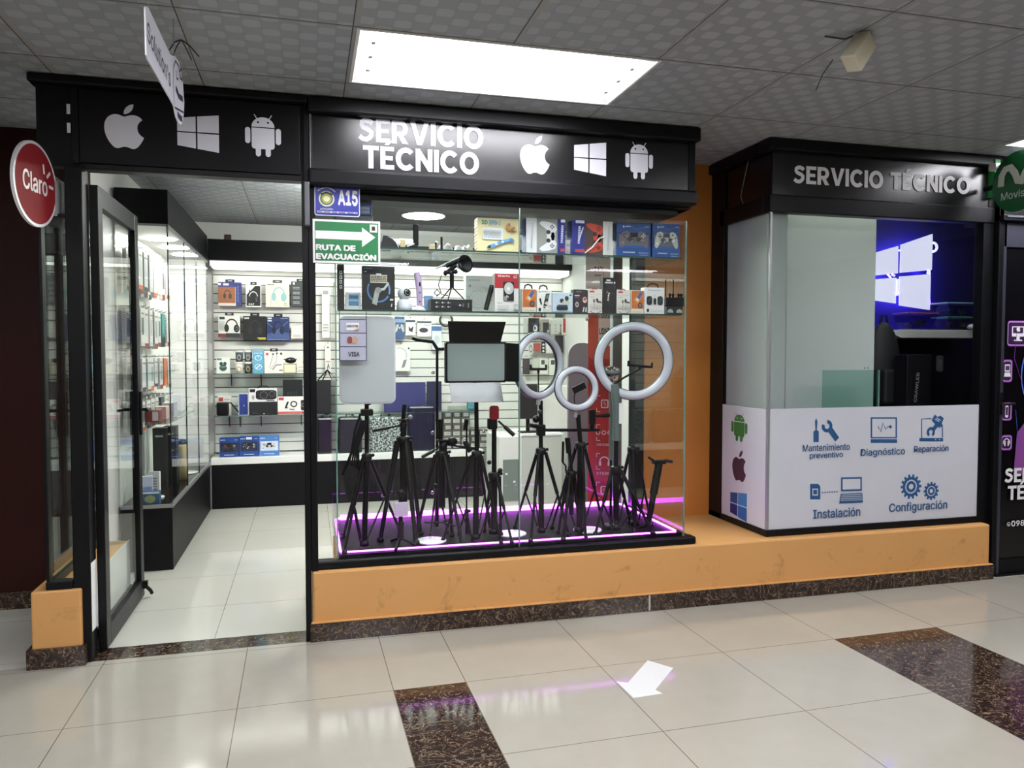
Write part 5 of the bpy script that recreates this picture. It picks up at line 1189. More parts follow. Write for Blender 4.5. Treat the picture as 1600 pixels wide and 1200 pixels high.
A = Art(); A.text('DAO', -.075, 1.93, -.02, 1.965, mat('3a3a38', .4), .02); A.line([(-.015, 1.97), (-.015, 1.9)], .003, mat('6a6a66', .4)); A.rect(-.075, 1.90, -.03, 1.91, mat('8a8a84', .4)); A.line([(-.09, 1.70), (-.03, 1.78), (-.02, 1.72)], .003, mat('8a8a84', .4))
MB().art(A, (0, -.0005, 0), (1, 0, 0), (0, 0, 1)).build('top_print', t)

# ---- hanging packs in the left cabinet
rws = [(2.02, .27, 'top row'), (1.655, .26, 'second row'), (1.335, .22, 'third row'), (1.06, .20, 'fourth row')]
for ri, (zt_, hh, rn) in enumerate(rws):
    for ci in range(7):
        yy = 1.53+.15*ci
        if ri == 1 and ci == 5: spec = ('2e7d7c', 'teal')
        elif ri == 2 and ci in (5,): spec = ('c8643c', 'orange')
        elif ri == 3 and ci in (4,): spec = ('4a4c50', 'dark grey')
        else: spec = (R.choice(['dcdad4', 'd6d6d2', 'e2e0da', 'd8d4d0']), 'white')
        for di in range(2):
            xx = -.225+.085*di+R.uniform(-.008, .008); w_ = .112+R.uniform(-.01, .012); h_ = hh*R.uniform(.88, 1.0)
            t = thing('accessory_pack', '%s pack, %s of left cabinet, %s from the end pane, %s' % (spec[1], rn, ords[ci], ('rear', 'front')[di]), 'accessory pack', (xx, yy+.055, zt_), group='accessory packs hanging in the left glass cabinet')
            m = MB(); m.box(-.011, -w_/2, -h_, .011, w_/2, 0, mat(spec[0], .45), .001)
            A = Art(w_, h_)
            if spec[1] == 'white': A.rect(0, 0, 1, R.uniform(.1, .16), R.choice(['d0693e', 'c9c9c4', '8a3a34', '3a3a40'])); A.rr(.2, .3, .8, .75, .06, R.choice(['bdbfbd', '9a9da0', 'c8ccd0', '6a6d70'])); A.bars(.15, .82, .85, .9, 1, '6a6a6a', ci)
            elif spec[1] == 'teal': A.rect(0, 0, 1, .3, '141414'); A.rr(.15, .4, .85, .95, .1, '4aa09a')
            else: A.poly([(0, 0), (1, 0), (1, .4)], 'd86a34')
            m.art(A, (.011, -w_/2, -h_), (0, 1, 0), (0, 0, 1))
            B = Art(.022, h_); B.bars(.25, .1, .8, .9, 14, R.choice(['8a8a88', 'b0a8a0', '6a6a6a']), ci+ri*7+di)
            m.art(B, (-.011, -w_/2, -h_), (1, 0, 0), (0, 0, 1)); m.build('pack_body', t)
            if di == 1:
                k_ = MB(); k_.tube([(-.30, yy+.055, zt_+.012), (xx+.025, yy+.055, zt_+.012), (xx+.032, yy+.055, zt_+.02)], .003, CHROME, 6); k_.v = [(a-.04, b-1.485, c) for a, b, c in k_.v]; k_.build('peg', CAB)
            m = MB(); m.box(-.0008, -.018, -.001, .0008, .018, .026, mat('d8d8d6', .4)); m.build('hang_tab', t)
# standing items on the cabinet shelf and floor
def cabbox(name, lab, cat, px, y, w, d, zb, h, col, art=None, rz=0.0):
    xx = at(px, 600, 'y', y).x; m = MB(); m.box(-w/2, 0, 0, w/2, d, h, mat(col, .4), .002)
    if art: A = Art(w, h); art(A); m.art(A, (-w/2, 0, 0), (1, 0, 0), (0, 0, 1))
    o = m.build(name, loc=(xx, y, zb), rz=rz); tag(o, lab, cat)
cabbox('gadget_box', 'dark red and white box on the low shelf of the left cabinet', 'gadget box', 237, 1.62, .08, .10, .928, .075, '7a2c2c', lambda A: A.rect(.5, .1, .95, .9, 'd8ccc8'))
cabbox('gadget_box', 'pink and white box on the low shelf of the left cabinet', 'gadget box', 250, 1.82, .07, .12, .928, .085, 'c8a6a0', lambda A: A.rect(.1, .5, .6, .9, 'e2dcda'))
cabbox('gadget_box', 'white striped box on the low shelf of the left cabinet', 'gadget box', 262, 2.0, .075, .14, .928, .10, 'd8d8d4', lambda A: A.bars(.1, .1, .9, .9, 5, '9a9a98', 2))
cabbox('gadget_box', 'upright white power bank box on the upper cabinet shelf', 'gadget box', 233, 1.56, .10, .06, 1.247-.30, .19, 'e2e0dc', lambda A: A.ell(.5, .5, .06, .03, '9a9a9a', 8)) if False else None
cabbox('gadget_box', 'tall black box standing first on the left cabinet floor', 'gadget box', 247, 2.12, .085, .10, .4125, .43, '131316', lambda A: A.bars(.2, .84, .8, .9, 1, 'b0b0b0', 2))
cabbox('gadget_box', 'tall black box standing second on the left cabinet floor', 'gadget box', 264, 2.26, .085, .10, .4125, .43, '17171b', lambda A: A.bars(.2, .84, .8, .9, 1, 'b0b0b0', 3))
cabbox('card_pack', 'white and blue pack leaning at the front of the left cabinet floor', 'accessory pack', 226, 1.60, .075, .03, .4125, .17, 'c9d2e2', lambda A: A.rect(.1, .1, .9, .6, '8fa6cc'), .2)
cabbox('card_pack', 'white printed pack beside the blue pack on the left cabinet floor', 'accessory pack', 238, 1.74, .07, .02, .4125, .18, 'e0e0e0', lambda A: A.bars(.2, .2, .8, .8, 6, '8a8a90', 3), -.2)
cabbox('gadget_box', 'blue box lying at the front corner of the left cabinet floor', 'gadget box', 231, 1.51, .11, .06, .4125, .085, '2c4f78', lambda A: (A.ell(.5, .45, .3, .3, '8a9a6a', 12), A.rect(0, .84, 1, 1, 'c9d2da')))
xx = at(284, 700, 'y', 2.5).x; t = thing('bottle', 'cream coloured bottle with dark cap in the left cabinet', 'bottle', (xx-.0, 2.52, .4125)); MB().lathe([(1e-5, 0), (.035, 0), (.036, .25), (.033, .27), (1e-5, .27)], mat('d8c690', .4), 20).build('bottle_body', t); MB().lathe([(.033, .27), (.028, .305), (1e-5, .312)], DGREY, 20).build('bottle_cap', t)
# ================================================================== CONTENTS OF THE DISPLAY WINDOW
YS = .105
def lab_text(A, s, x0, y0, x1, y1, c, b=.02): A.text(s, x0, y0, x1, y1, mat(c, .4), b)
# ---- top shelf
def g1(A):
    lab_text(A, '3D', .09, .80, .24, .93, '3f9a86', .04); lab_text(A, '3DPEN-2', .26, .80, .54, .93, '6a9ac4', .03); A.bars(.26, .755, .55, .785, 1, 'a8b4c0', 3)
    A.rr(.12, .36, .60, .70, .03, 'd2d6d8'); A.bars(.14, .40, .55, .66, 5, 'aeb4b8', 5)
    A.line([(.24, .13), (.42, .22), (.62, .32), (.78, .38)], .085, mat('4f8fc8', .3)); A.poly([(.20, .09), (.30, .11), (.30, .20), (.24, .17)], '16181c'); A.ell(.43, .23, .035, .03, 'dfe4e8', 10); A.ell(.58, .30, .035, .03, 'dfe4e8', 10); A.poly([(.72, .33), (.86, .30), (.84, .39), (.76, .42)], '3f78b0')
    for i, (x, y, c) in enumerate([(.68, .76, 'b8804a'), (.73, .80, '8a6a4a'), (.78, .72, 'c88a5a'), (.84, .70, '8a4a3a'), (.88, .68, 'c8a06a'), (.80, .66, '7a5a40'), (.72, .68, 'b0763f')]): A.rr(x-.03, y-.05, x+.03, y+.05, .015, c)
def side1(t, w, h):
    B = Art(.07, h); 
    for i in range(9): B.poly([(.0, .05+.1*i), (1, .09+.1*i), (1, .13+.1*i), (0, .10+.1*i)], 'b08a62' if i % 2 else '5a4a3a')
    MB().art(B, (-w/2, .07, 0), (0, -1, 0), (0, 0, 1)).build('side_print', t)
carton('toy_pen_box', 'pale yellow 3D pen box on the top glass shelf', 'gadget box', (746, 340, 812, 393), YS, .07, 'd8cf9e', g1, SH1, extra=side1)
def padwin(name, lab, q, left, right, body, win, flip=False, camo=None):
    x0, x1, z0, z1 = px_box(YS, *q); w, h = x1-x0, z1-z0
    t = thing(name, lab, 'controller box', ((x0+x1)/2, YS, SH1))
    A = Art(w, h); m = MB(); m.box(-w/2, 0, 0, w/2, .085, h, mat('27307a', .4), .0015)
    a, b = (.0, .27), (.80, 1.0)
    if flip: a, b = (0, .30), (.76, 1.0)
    A.rect(a[0], 0, a[1], 1, left); A.rect(b[0], 0, b[1], 1, right); A.rect(a[1], 0, b[0], 1, win)
    wc, bc = (a if not flip else b), (b if not flip else a)
    A.bars((wc[0]+wc[1])/2-.02, .15, (wc[0]+wc[1])/2+.02, .85, 16, 'a4a6aa', 3, .7); A.bars((bc[0]+bc[1])/2-.05, .3, (bc[0]+bc[1])/2-.0, .8, 10, 'd0d4ea', 4, .75); A.rect(bc[0]+.02, .05, bc[1]-.05, .14, 'a83a4a'); A.rect(bc[0]+.03, .88, bc[1]-.06, .96, 'b8bcd8')
    m.art(A, (-w/2, 0, 0), (1, 0, 0), (0, 0, 1)); m.build('box_body', t)
    # the pad itself, standing on its side in the box window
    P = Art(); gamepad(P, 0, 0, h*.86, body, '16161a', 1.05, camo)
    cx = ((a[1]+b[0])/2-.5)*w
    p = MB(); o = Vector((cx+.008, -.0012, h*.5)); p.art(P, o, (0, 0, -1), (1, 0, 0)); p.build('gamepad_print', t)
    if flip:
        k = MB(); k.tube([(cx+.06, -.004, h*.55), (cx+.03, -.006, h*.50), (cx-.01, -.006, h*.22), (cx-.05, -.005, h*.06)], .004, WH, 6); k.tube([(cx-.06, -.004, h*.8), (cx-.085, -.005, h*.4)], .003, WH, 6); k.build('cable', t)
padwin('controller_box', 'open-window box with white game pad on the top glass shelf', (822, 341, 883, 396), 'd6d7da', '2a2f80', 'dcdde0', '8f928c')
padwin('controller_box', 'blue and white box with red game pad on the top glass shelf', (894, 345, 957, 399), '2a2f80', 'cfd0cf', 'b8402f', '4a3a38', True)
for q, lab, body, camo in (((964, 347, 1017, 400), 'left of two dark blue camouflage pad boxes on the top shelf', '6a6066', ['8a7e84', '2a2628', 'a09aa0', '4a4448']), ((1020, 348, 1074, 402), 'right of two dark blue camouflage pad boxes on the top shelf', 'b8bcb4', ['e0e2dc', '2a2c28', '7a7e74', '3c403a'])):
    x0, x1, z0, z1 = px_box(YS, *q); x1 = min(x1, 2.838); w, h = x1-x0, z1-z0
    t = thing('controller_box', lab, 'controller box', ((x0+x1)/2, YS, SH1))
    m = MB(); m.box(-w/2, .004, 0, w/2, .085, h, mat('1c3668', .4), .0015); A = Art(w, h)
    A.rect(0, 0, 1, .27, '1f4a8c'); A.rect(0, .72, 1, 1, '1f4480'); A.rect(.06, .27, .94, .72, '5a6068'); A.poly([(0, .72), (.1, .66), (.9, .66), (1, .72)], '17305c'); A.poly([(0, .27), (.08, .33), (.92, .33), (1, .27)], '2a5698')
    A.line([(.3, .98), (.55, .82), (.98, .92)], .012, mat('4a80c0', .4)); A.poly([(.17, .86), (.20, .93), (.23, .86)], 'd8dce8'); A.bars(.25, .865, .40, .92, 1, 'c8d0e0', 2); A.bars(.82, .88, .95, .92, 1, 'a8b8d0', 3); A.bars(.18, .10, .52, .16, 1, 'c8d0e0', 4); A.bars(.64, .10, .92, .14, 1, 'a8b8d0', 5); A.bars(.66, .04, .90, .07, 1, 'a8b8d0', 6)
    P = Art(w, h); gamepad(P, .5, .53, .86, body, '17181a', 1.0, camo, 'd8d8d4'); m.art(A, (-w/2, .004, 0), (1, 0, 0), (0, 0, 1)); m.build('box_body', t)
    MB().art(P, (-w/2, .002, 0), (1, 0, 0), (0, 0, 1), .0008).build('gamepad_print', t)
for q, lab, c in (((883, 372, 892, 386), 'upper small white box between the two window boxes', 'd4d4d0'), ((883, 387, 892, 397), 'lower small white box between the two window boxes', 'c4c6c6')):
    o = carton('small_box', lab, 'box', q, YS+.03, .04, c, lambda A: A.bars(.2, .3, .8, .6, 2, '9a9a98', 3), SH1 if q[1] > 380 else SH1+.0325)
x0, x1, z0, z1 = px_box(YS+.02, 596, 367, 624, 388); w = x1-x0
m = MB(); m.prism([(-w/2, 0), (w/2, 0), (w/2-.004, .018), (.0, .062), (-w/2+.01, .066), (-w/2, .03)], (0, .06, 0), (1, 0, 0), (0, 0, 1), .06, mat('1a1c22', .35))
t = thing('vertical_mouse', 'black wedge-shaped mouse at the left of the top shelf', 'mouse', ((x0+x1)/2, YS+.02, SH1)); m.build('mouse_body', t)
m = MB(); m.tube([(-.01, -.001, .06), (.02, -.001, .045), (w/2-.002, -.001, .005)], .0018, CHROME, 6); m.build('trim_line', t)
def adapter(px0, px1, pyt, pyb, lab, tall, beige):
    p = at((px0+px1)/2, pyb, 'y', YS+.02); t = thing('wireless_adapter', lab, 'adapter', (p.x, YS+.02, SH1))
    if tall:
        m = MB(); m.box(.002, 0, .02, .030, .012, .128, PL, .011); m.build('antenna', t)
        m = MB(); m.box(-.035, -.006, 0, .024, .018, .022, PL, .004); m.build('adapter_body', t)
        m = MB(); m.tube([(-.03, -.008, .014), (.0, -.009, .026), (.006, -.008, .03)], .004, WH, 6); m.build('white_edge', t)  # plain white line along the adapter edge
    m = MB(); m.box(-.062 if tall else -.014, 0, .0 if not tall else .012, -.036 if tall else .016, .012, .030 if not tall else .048, mat(beige, .5), .002); m.build('plug_cover', t)
    if not tall:
        m = MB(); m.box(.016, 0, 0, .024, .012, .042, PL, .001); m.build('adapter_body', t)
adapter(636, 654, 347, 388, 'black wireless adapter with upright paddle antenna on the top shelf', True, 'cbb98e')
adapter(668, 682, 377, 388, 'tiny beige and black adapter on the top shelf', False, 'b8ab88')
m = MB(); m.tube([(0, 0, 0), (0, 0, .068)], .006, PL, 8); o = m.build('black_stick', loc=(at(690, 388, 'y', YS+.02).x, YS+.02, SH1)); tag(o, 'short black upright stick on the top shelf', 'stick')
x0, x1, z0, z1 = px_box(YS+.12, 678, 362, 742, 388)
BAG = noise_mat('plastic_bag', '8a8a84', 'c8c8c2', 30, .3)
r = random.Random(5)
for i, (a, b, hh, lab) in enumerate(((0, .48, .060, 'crumpled grey plastic bag left on the top shelf'), (.5, .98, .05, 'crumpled grey plastic bag beside the yellow box on the top shelf'))):
    m = MB(); cx = x0+(x1-x0)*(a+b)/2; w = (x1-x0)*(b-a); nn = 9; vs = []; fs = []
    for iy in range(5):
        for ix in range(nn): vs.append((-w/2+w*ix/(nn-1), .02*iy, max(.001, hh*math.sin(PI*(iy+.6)/5.2)*(.75+.35*r.random())*(1 if 0 < ix < nn-1 else .4))))
    for iy in range(4):
        for ix in range(nn-1): fs.append([iy*nn+ix, iy*nn+ix+1, (iy+1)*nn+ix+1, (iy+1)*nn+ix])
    k0 = len(vs)
    vs += [(v[0], v[1], 0) for v in vs[:]]
    for ix in range(nn-1): fs.append([ix, k0+ix, k0+ix+1, ix+1]); fs.append([4*nn+ix, 4*nn+ix+1, k0+4*nn+ix+1, k0+4*nn+ix])
    m.add(vs, fs, BAG); o = m.build('plastic_bag', loc=(cx, YS+.10, SH1)); tag(o, lab, 'bag')
o = carton('small_box', 'small blue card box sticking out behind the A15 plate', 'box', (556, 325, 581, 343), YS+.02, .05, '3a5290', lambda A: (A.rect(.3, .15, .85, .7, 'b8c4d8'), A.bars(.35, .3, .8, .55, 2, '5a6a9a', 2)), SH1+.16)
# the box under it, hidden by the green sign, carries it
o = carton('small_box', 'plain grey box standing behind the evacuation sign', 'box', (545, 345, 583, 388), YS+.03, .06, '6a6e72', None, SH1); 
o.scale.z = .159/max(v.co.z for v in o.data.vertices)
# ---- second shelf
def g2(A):
    for i in range(4): A.rr(.3, .78-.105*i, .72, .86-.105*i, .05, 'd8dadc'); A.ell(.5, .82-.105*i, .1, .018, '3a3a40', 8)
carton('slim_box', 'slim black box with four white icons at the left of the second shelf', 'box', (527, 413, 538, 484), YS, .05, '14161a', g2, SH2)
carton('window_box', 'small white box with blue window on the second shelf', 'box', (540, 455, 564, 483), YS+.02, .05, 'd8dcdc', lambda A: (A.rect(.2, .25, .85, .88, '4f86ac'), A.rect(.2, .5, .85, .6, '9ac0d8'), A.rect(.28, .7, .8, .8, '2a5a80')), SH2)
def g3(A):
    A.bars(.06, .92, .3, .96, 1, '6a7480', 2); A.rect(.06, .86, .14, .875, 'c0c4c8')
    A.ring(.50, .46, .36, .31, mat('4f78b0', .4), 30, 150, 330, .80); A.ring(.50, .46, .36, .31, mat('6a90c0', .4), 14, -20, 40, .80)
    A.rect(.24, .62, .76, .80, 'c8c4b4'); A.bars(.26, .64, .74, .78, 4, '5a523c', 7); A.rect(.42, .78, .58, .83, 'c8c8c4')
    A.line([(.36, .13), (.46, .45)], .15, mat('a4aaa4', .3)); A.line([(.46, .45), (.66, .48), (.80, .62)], .06, mat('b8bcb8', .3)); A.ell(.48, .45, .1, .07, '8a908c', 12); A.rect(.84, .22, .94, .26, 'd0d0d0'); A.line([(.88, .08), (.90, .15)], .03, mat('d0d0d0', .4))
carton('gimbal_box', 'large black box picturing a phone gimbal on the second shelf', 'gadget box', (566, 415, 617, 484), YS, .06, '101216', g3, SH2)
p = at(632, 483, 'y', YS+.04); t = thing('dome_camera', 'white dome security camera on the second shelf', 'security camera', (p.x, YS+.045, SH2))
MB().lathe([(1e-5, 0), (.040, 0), (.039, .02), (.036, .045), (.022, .060), (1e-5, .062)], mat('d4d8e0', .3), 28).build('camera_base', t)
MB().sphere((0, 0, .088), .034, mat('d4d8e0', .3), n=24, k=16).build('camera_head', t)
d = Vector((.35, -.9, .12)).normalized(); m = MB(); m.lathe([(.019, .0), (.018, .004), (1e-5, .005)], mat('141416', .2), 20, Vector((0, 0, .088))+d*.0305, d)
for i in range(8):
    a = 2*PI*i/8; u = d.cross(Vector((0, 0, 1))).normalized(); w_ = u.cross(d); m.sphere(Vector((0, 0, .088))+d*.0345+(u*math.cos(a)+w_*math.sin(a))*.0125, .0022, mat('c8c8c8', .3), n=8, k=6)
m.build('camera_lens', t)
p = at(655, 483, 'y', YS+.05); t = thing('hair_trimmer', 'lilac handheld trimmer upright on its white stand', 'trimmer', (p.x, YS+.05, SH2)); LIL = mat('b8a2c4', .3)
MB().lathe([(1e-5, 0), (.035, 0), (.031, .012), (.018, .022), (.014, .028), (1e-5, .03)], mat('d8d4de', .3), 24).build('charging_stand', t)
m = MB(); m.tube([(.002, 0, .028), (.002, 0, .10), (-.004, 0, .155), (-.012, 0, .195)], [.014, .0165, .018, .015], LIL, 14); m.build('trimmer_body', t)
m = MB(); m.box(-.003, -.019, .125, .006, -.015, .145, PL, .002); m.box(-.002, -.018, .09, .004, -.0145, .096, PL); m.box(-.002, -.018, .045, .004, -.0145, .051, PL); m.build('button', t)
o = carton('blue_pouch', 'blue pouch half hidden behind the lilac trimmer', 'pouch', (664, 458, 677, 484), YS+.10, .04, '6f90b4', None, SH2)
def g4(A):
    for i in range(3):
        for j in range(2): A.ell(.14+.14*i, .36+.34*j, .026, .07, 'b8bcbe', 8); A.line([(.18+.14*i, .28+.34*j), (.20+.14*i, .36+.34*j), (.18+.14*i, .44+.34*j)], .010, mat('8a8e90', .4))
    A.ell(.70, .50, .03, .08, 'b0b4b4', 10); A.bars(.76, .36, .79, .66, 3, '8a8e90', 2); A.bars(.88, .3, .91, .7, 4, '9a9e9e', 3)
o = carton('black_box', 'flat black box with white icons under the black scope', 'box', (673, 466, 738, 485), YS, .09, '111214', g4, SH2)
zbx = px_box(YS, 673, 466, 738, 485); zbx = SH2+zbx[3]-zbx[2]+.0005
p = at(708, 466, 'y', YS+.045)
t = thing('desk_scope', 'black desk microscope rig on a small tripod on the black box', 'scope', (p.x, YS+.045, zbx)); k = PL
q = lambda px, py, dy=0.0: at(px, py, 'y', YS+.045+dy)-Vector(t.location)
for f in ((725, 464, -.02), (690, 465, -.03), (700, 464, .035)):
    e = q(*f); m = MB(); m.tube([q(706, 448), Vector((e.x, e.y, .003))], .0035, k, 6); m.build('leg', t)
m = MB(); m.tube([q(706, 450), q(706, 428)], .011, k, 10); m.build('stem', t)
m = MB(); m.sphere(q(696, 427), .012, k); m.sphere(q(704, 426), .013, DGREY); m.sphere(q(712, 425), .011, k); m.tube([q(694, 426), q(714, 424)], .011, k, 8); m.tube([q(700, 424), q(712, 415), q(722, 412)], .011, k, 10); m.build('joint', t)
m = MB(); a, b = q(680, 420), q(728, 398); dv = (b-a); m.tube([a, b], .0055, LGREY, 6); m.tube([a+dv*.35+Vector((0, 0, -.010)), b+Vector((0, 0, -.012))], .013, k, 8); m.build('bar', t)
m = MB(); c = q(724, 413); ax = Vector((.35, -.75, .1)).normalized(); m.lathe([(.012, -.04), (.024, -.02), (.044, .012), (.046, .018), (.036, .016), (.012, -.012), (1e-5, -.012)], k, 28, c, ax); m.build('lens_hood', t)
m = MB(); m.lathe([(1e-5, .0), (.014, -.004), (.016, -.010)], mat('9a9ea0', .15, .6), 18, q(719, 415, -.03), ax); m.build('lens', t)
m = MB(); m.tube([q(690, 430), q(685, 445, -.01), q(690, 460, -.02), q(700, 462, -.03)], .0025, k, 6); m.tube([q(684, 462), q(678, 458, .01), q(683, 452), q(688, 458, -.01), q(682, 463)], .003, k, 6); m.build('cable', t)
def g5(A):
    A.ring(.42, .38, .30, .28, mat('b4b6b4', .4), 24, 0, 360, .8); A.ring(.42, .38, .19, .175, mat('c0c2c0', .4), 20, 0, 360, .8); A.rect(.80, .34, .94, .62, 'c89a62'); A.bars(.1, .86, .5, .9, 1, 'a8aaa8', 2); A.rect(.1, .70, .18, .76, '9a9c9a'); A.ring(.04, .35, .10, .085, mat('9a9c9a', .4), 14, -90, 90, 1.2)
carton('white_box', 'large white box with grey circles behind the black scope', 'box', (728, 424, 771, 484), YS+.22, .06, 'd4d5d2', g5, SH2)
p0, p1 = at(759, 485, 'y', YS+.02), at(769, 446, 'y', YS+.035)
m = MB(); m.tube([(0, 0, .012), (p1.x-p0.x, .018, p1.z-SH2)], .0125, PL2, 10); o = m.build('black_bar', loc=(p0.x, YS+.02, SH2)); tag(o, 'black cylindrical bar leaning on the red and white disk box', 'bar')
def g6(A):
    A.rect(0, .62, 1, 1, '9a1f26'); lab_text(A, 'WD Red Plus', .12, .91, .60, .965, 'e0d4d4', .03); lab_text(A, '4', .74, .875, .80, .965, 'e0d4d4', .02); A.rect(.82, .93, .88, .955, 'e0d4d4'); A.rect(.82, .885, .88, .91, 'e0d4d4')
    A.rect(.34, .29, .76, .79, '1c1b1e'); A.ell(.56, .62, .19, .155, 'b9bab8', 24); A.ell(.54, .61, .065, .05, 'dcdcda', 16); A.line([(.40, .32), (.48, .42), (.54, .38)], .05, mat('b0b0ae', .4)); A.poly([(.36, .30), (.50, .30), (.44, .40), (.36, .42)], '8a8a88')
    A.bars(.10, .22, .28, .245, 1, '7a7a7a', 2); A.bars(.10, .06, .55, .18, 4, 'b8b8b4', 3); A.rect(.74, .05, .93, .19, '3a3a3a'); A.rect(.75, .06, .80, .18, 'd6d6d2'); A.rect(.81, .06, .86, .18, 'd6d6d2'); A.rect(.87, .06, .92, .18, 'd6d6d2')
carton('disk_box', 'red and white hard disk box on the second shelf', 'gadget box', (773, 427, 812, 487), YS, .06, 'd8d7d4', g6, SH2)
def grip(col):
    def f(t, w, h): m = MB(); m.tube([(-w*.28, .02, h-.001), (-w*.22, .02, h+.018), (0, .02, h+.024), (w*.22, .02, h+.018), (w*.28, .02, h-.001)], .0045, mat(col, .4), 8); m.build('carry_handle', t)
    return f
def g7(A):
    A.rect(.04, .22, .98, .97, 'b8622a'); A.poly([(.15, .58), (.5, .42), (.95, .75), (.62, .95)], 'c87838'); A.poly([(.34, .60), (.70, .95), (.88, .84), (.52, .50)], '3a5a98'); A.poly([(.34, .60), (.45, .70), (.63, .60), (.52, .50)], 'd0c8a8'); A.ell(.70, .36, .17, .13, '23242a', 16); A.ell(.70, .36, .10, .08, '6a6a70', 12); A.bars(.1, .06, .9, .12, 1, 'd0b490', 3)
def g8(A):
    k = '1d2022'; A.rect(.12, .88, .22, .94, 'b0a890'); A.bars(.28, .90, .7, .94, 1, 'a8aaa8', 3); A.poly([(.42, .28), (.60, .82), (.86, .84), (.68, .30)], k); A.poly([(.58, .60), (.63, .78), (.83, .79), (.78, .60)], '54706a'); A.poly([(.48, .40), (.66, .50), (.80, .40), (.70, .32)], 'c0c0c0'); A.poly([(.14, .58), (.24, .64), (.34, .36), (.26, .34)], k); A.ell(.5, .23, .1, .025, k, 10); A.rr(.10, .06, .26, .20, .03, k); A.bars(.36, .08, .9, .14, 1, 'c0c0bc', 4); lab_text(A, '3.1', .76, .26, .94, .33, '4a4a4a')
def g9(A):
    A.poly([(0, .06), (.4, .12), (1, .06), (1, 0), (0, 0)], '8aa0b4'); A.rr(.20, .12, .76, .34, .07, '20262e'); A.rr(.24, .30, .74, .40, .03, '343c46'); A.ell(.46, .60, .10, .11, '23282e', 14); A.ell(.70, .72, .10, .12, '2a2f35', 14); A.poly([(.46, .48), (.58, .42), (.62, .54), (.52, .60)], 'c4c0ac'); A.poly([(.66, .44), (.82, .42), (.80, .58), (.68, .58)], 'c8b488'); A.ell(.88, .88, .06, .03, '2a3040', 10); A.bars(.06, .90, .3, .93, 1, '8098a8', 3)
def g10(A):
    A.bars(.2, .88, .55, .92, 1, '9a8a94', 3); A.rect(.08, .72, .42, .76, 'd0c4c8'); A.rect(.08, .65, .40, .67, '8a5a6a'); A.ell(.80, .56, .16, .13, 'c8b4b0', 16); A.poly([(.66, .56), (.80, .68), (.94, .62), (.80, .52)], 'a83a40'); A.ell(.24, .36, .13, .12, 'b0a8a8', 12); A.ell(.24, .36, .06, .05, '3a2a30', 10); A.poly([(.62, .05), (.70, .26), (.78, .26), (.72, .05)], 'd0ccc8'); A.poly([(.82, .05), (.84, .24), (.92, .26), (.94, .05)], 'd0ccc8')
def g11(A):
    k = mat('23231f', .4); A.rect(.10, .86, .44, .93, 'a83a38'); A.ring(.44, .94, .2, .13, mat('a02a30', .4), 10, 20, 160, .5); A.bars(.08, .76, .92, .79, 1, 'b4b4b0', 3); A.bars(.12, .66, .4, .69, 1, '8a8a88', 2); A.rr(.36, .44, .44, .58, .02, k); A.ell(.62, .55, .08, .07, k, 10); A.line([(.62, .50), (.92, .46)], .05, k); A.line([(.42, .42), (.38, .12)], .015, k); A.line([(.64, .48), (.62, .12)], .015, k); A.ring(.5, .10, .38, .32, k, 20, 180, 360, .25); A.bars(.05, .2, .95, .38, 3, 'c8c4c0', 5)
def g12(A):
    A.ell(.42, .93, .18, .02, 'd8d8d8', 10); A.rect(.16, .84, .74, .885, 'b8b8b8'); A.ell(.88, .86, .06, .03, 'e0e0e0', 10); A.ring(.66, .40, .28, .22, mat('2c2e36', .4), 20, 0, 360, .75)
    for i, (x, y) in enumerate(((.34, .60), (.46, .56), (.42, .50), (.40, .44), (.38, .38), (.28, .58))): A.ell(x, y, .06, .03, ['a8484a', 'c8c8c8', 'd8d8d8', 'b8b8b8', 'c0c0c0', '7a3a3c'][i], 8)
def g13(A):
    k = '22262a'; A.bars(.16, .88, .80, .93, 1, 'a0a2a4', 3)
    for a, b in ((.10, .38), (.64, .92)): A.rr(a, .34, b, .68, .10, k); A.line([(a+.05, .44), (b-.05, .62)], .03, mat('4a5a5a', .4))
    A.rr(.44, .36, .58, .60, .05, k); A.line([(.51, .62), (.51, .74)], .015, mat('8a8a8a', .4)); A.rr(.10, .08, .22, .20, .02, k); A.bars(.34, .10, .9, .14, 1, 'c4b8b8', 4)
BX = 'boxed accessories on the second glass shelf'
carton('accessory_box', 'left orange wireless charger box beside the glass joint', 'accessory box', (816, 451, 838, 488), YS, .045, 'd9d4c6', g7, SH2, BX, extra=grip('1a1a1c'))
carton('accessory_box', 'white box with slanted black phone mount on the second shelf', 'accessory box', (839, 452, 862, 488), YS, .045, 'dcdcd6', g8, SH2, BX, extra=grip('3a3a3c'))
carton('accessory_box', 'pale blue earbud box on the second shelf', 'accessory box', (863, 457, 895, 488.5), YS, .05, 'b9cbd8', g9, SH2, BX)
carton('accessory_box', 'dark plum box on the second shelf between pale blue and white boxes', 'accessory box', (896, 452, 918, 489), YS, .045, '2c2229', g10, SH2, BX)
carton('accessory_box', 'white and red microphone box left of the tall black box', 'accessory box', (919, 451, 941, 489), YS, .045, 'd6d3cc', g11, SH2, BX)
carton('accessory_box', 'tall black earphone box on the second shelf', 'accessory box', (942, 433, 962.5, 489), YS, .045, '121216', g12, SH2, BX)
carton('accessory_box', 'white and red microphone box right of the tall black box', 'accessory box', (964, 452, 985, 489.5), YS, .045, 'd6d3cc', g11, SH2, BX)
carton('accessory_box', 'right orange wireless charger box beside the twin microphone box', 'accessory box', (986, 453, 1006, 490), YS, .045, 'd9d4c6', g7, SH2, BX)
carton('accessory_box', 'white twin microphone box with black handle at the right of the second shelf', 'accessory box', (1007, 449, 1038, 490.5), YS, .05, 'dedede', g13, SH2, BX, extra=grip('1a1a1c'))
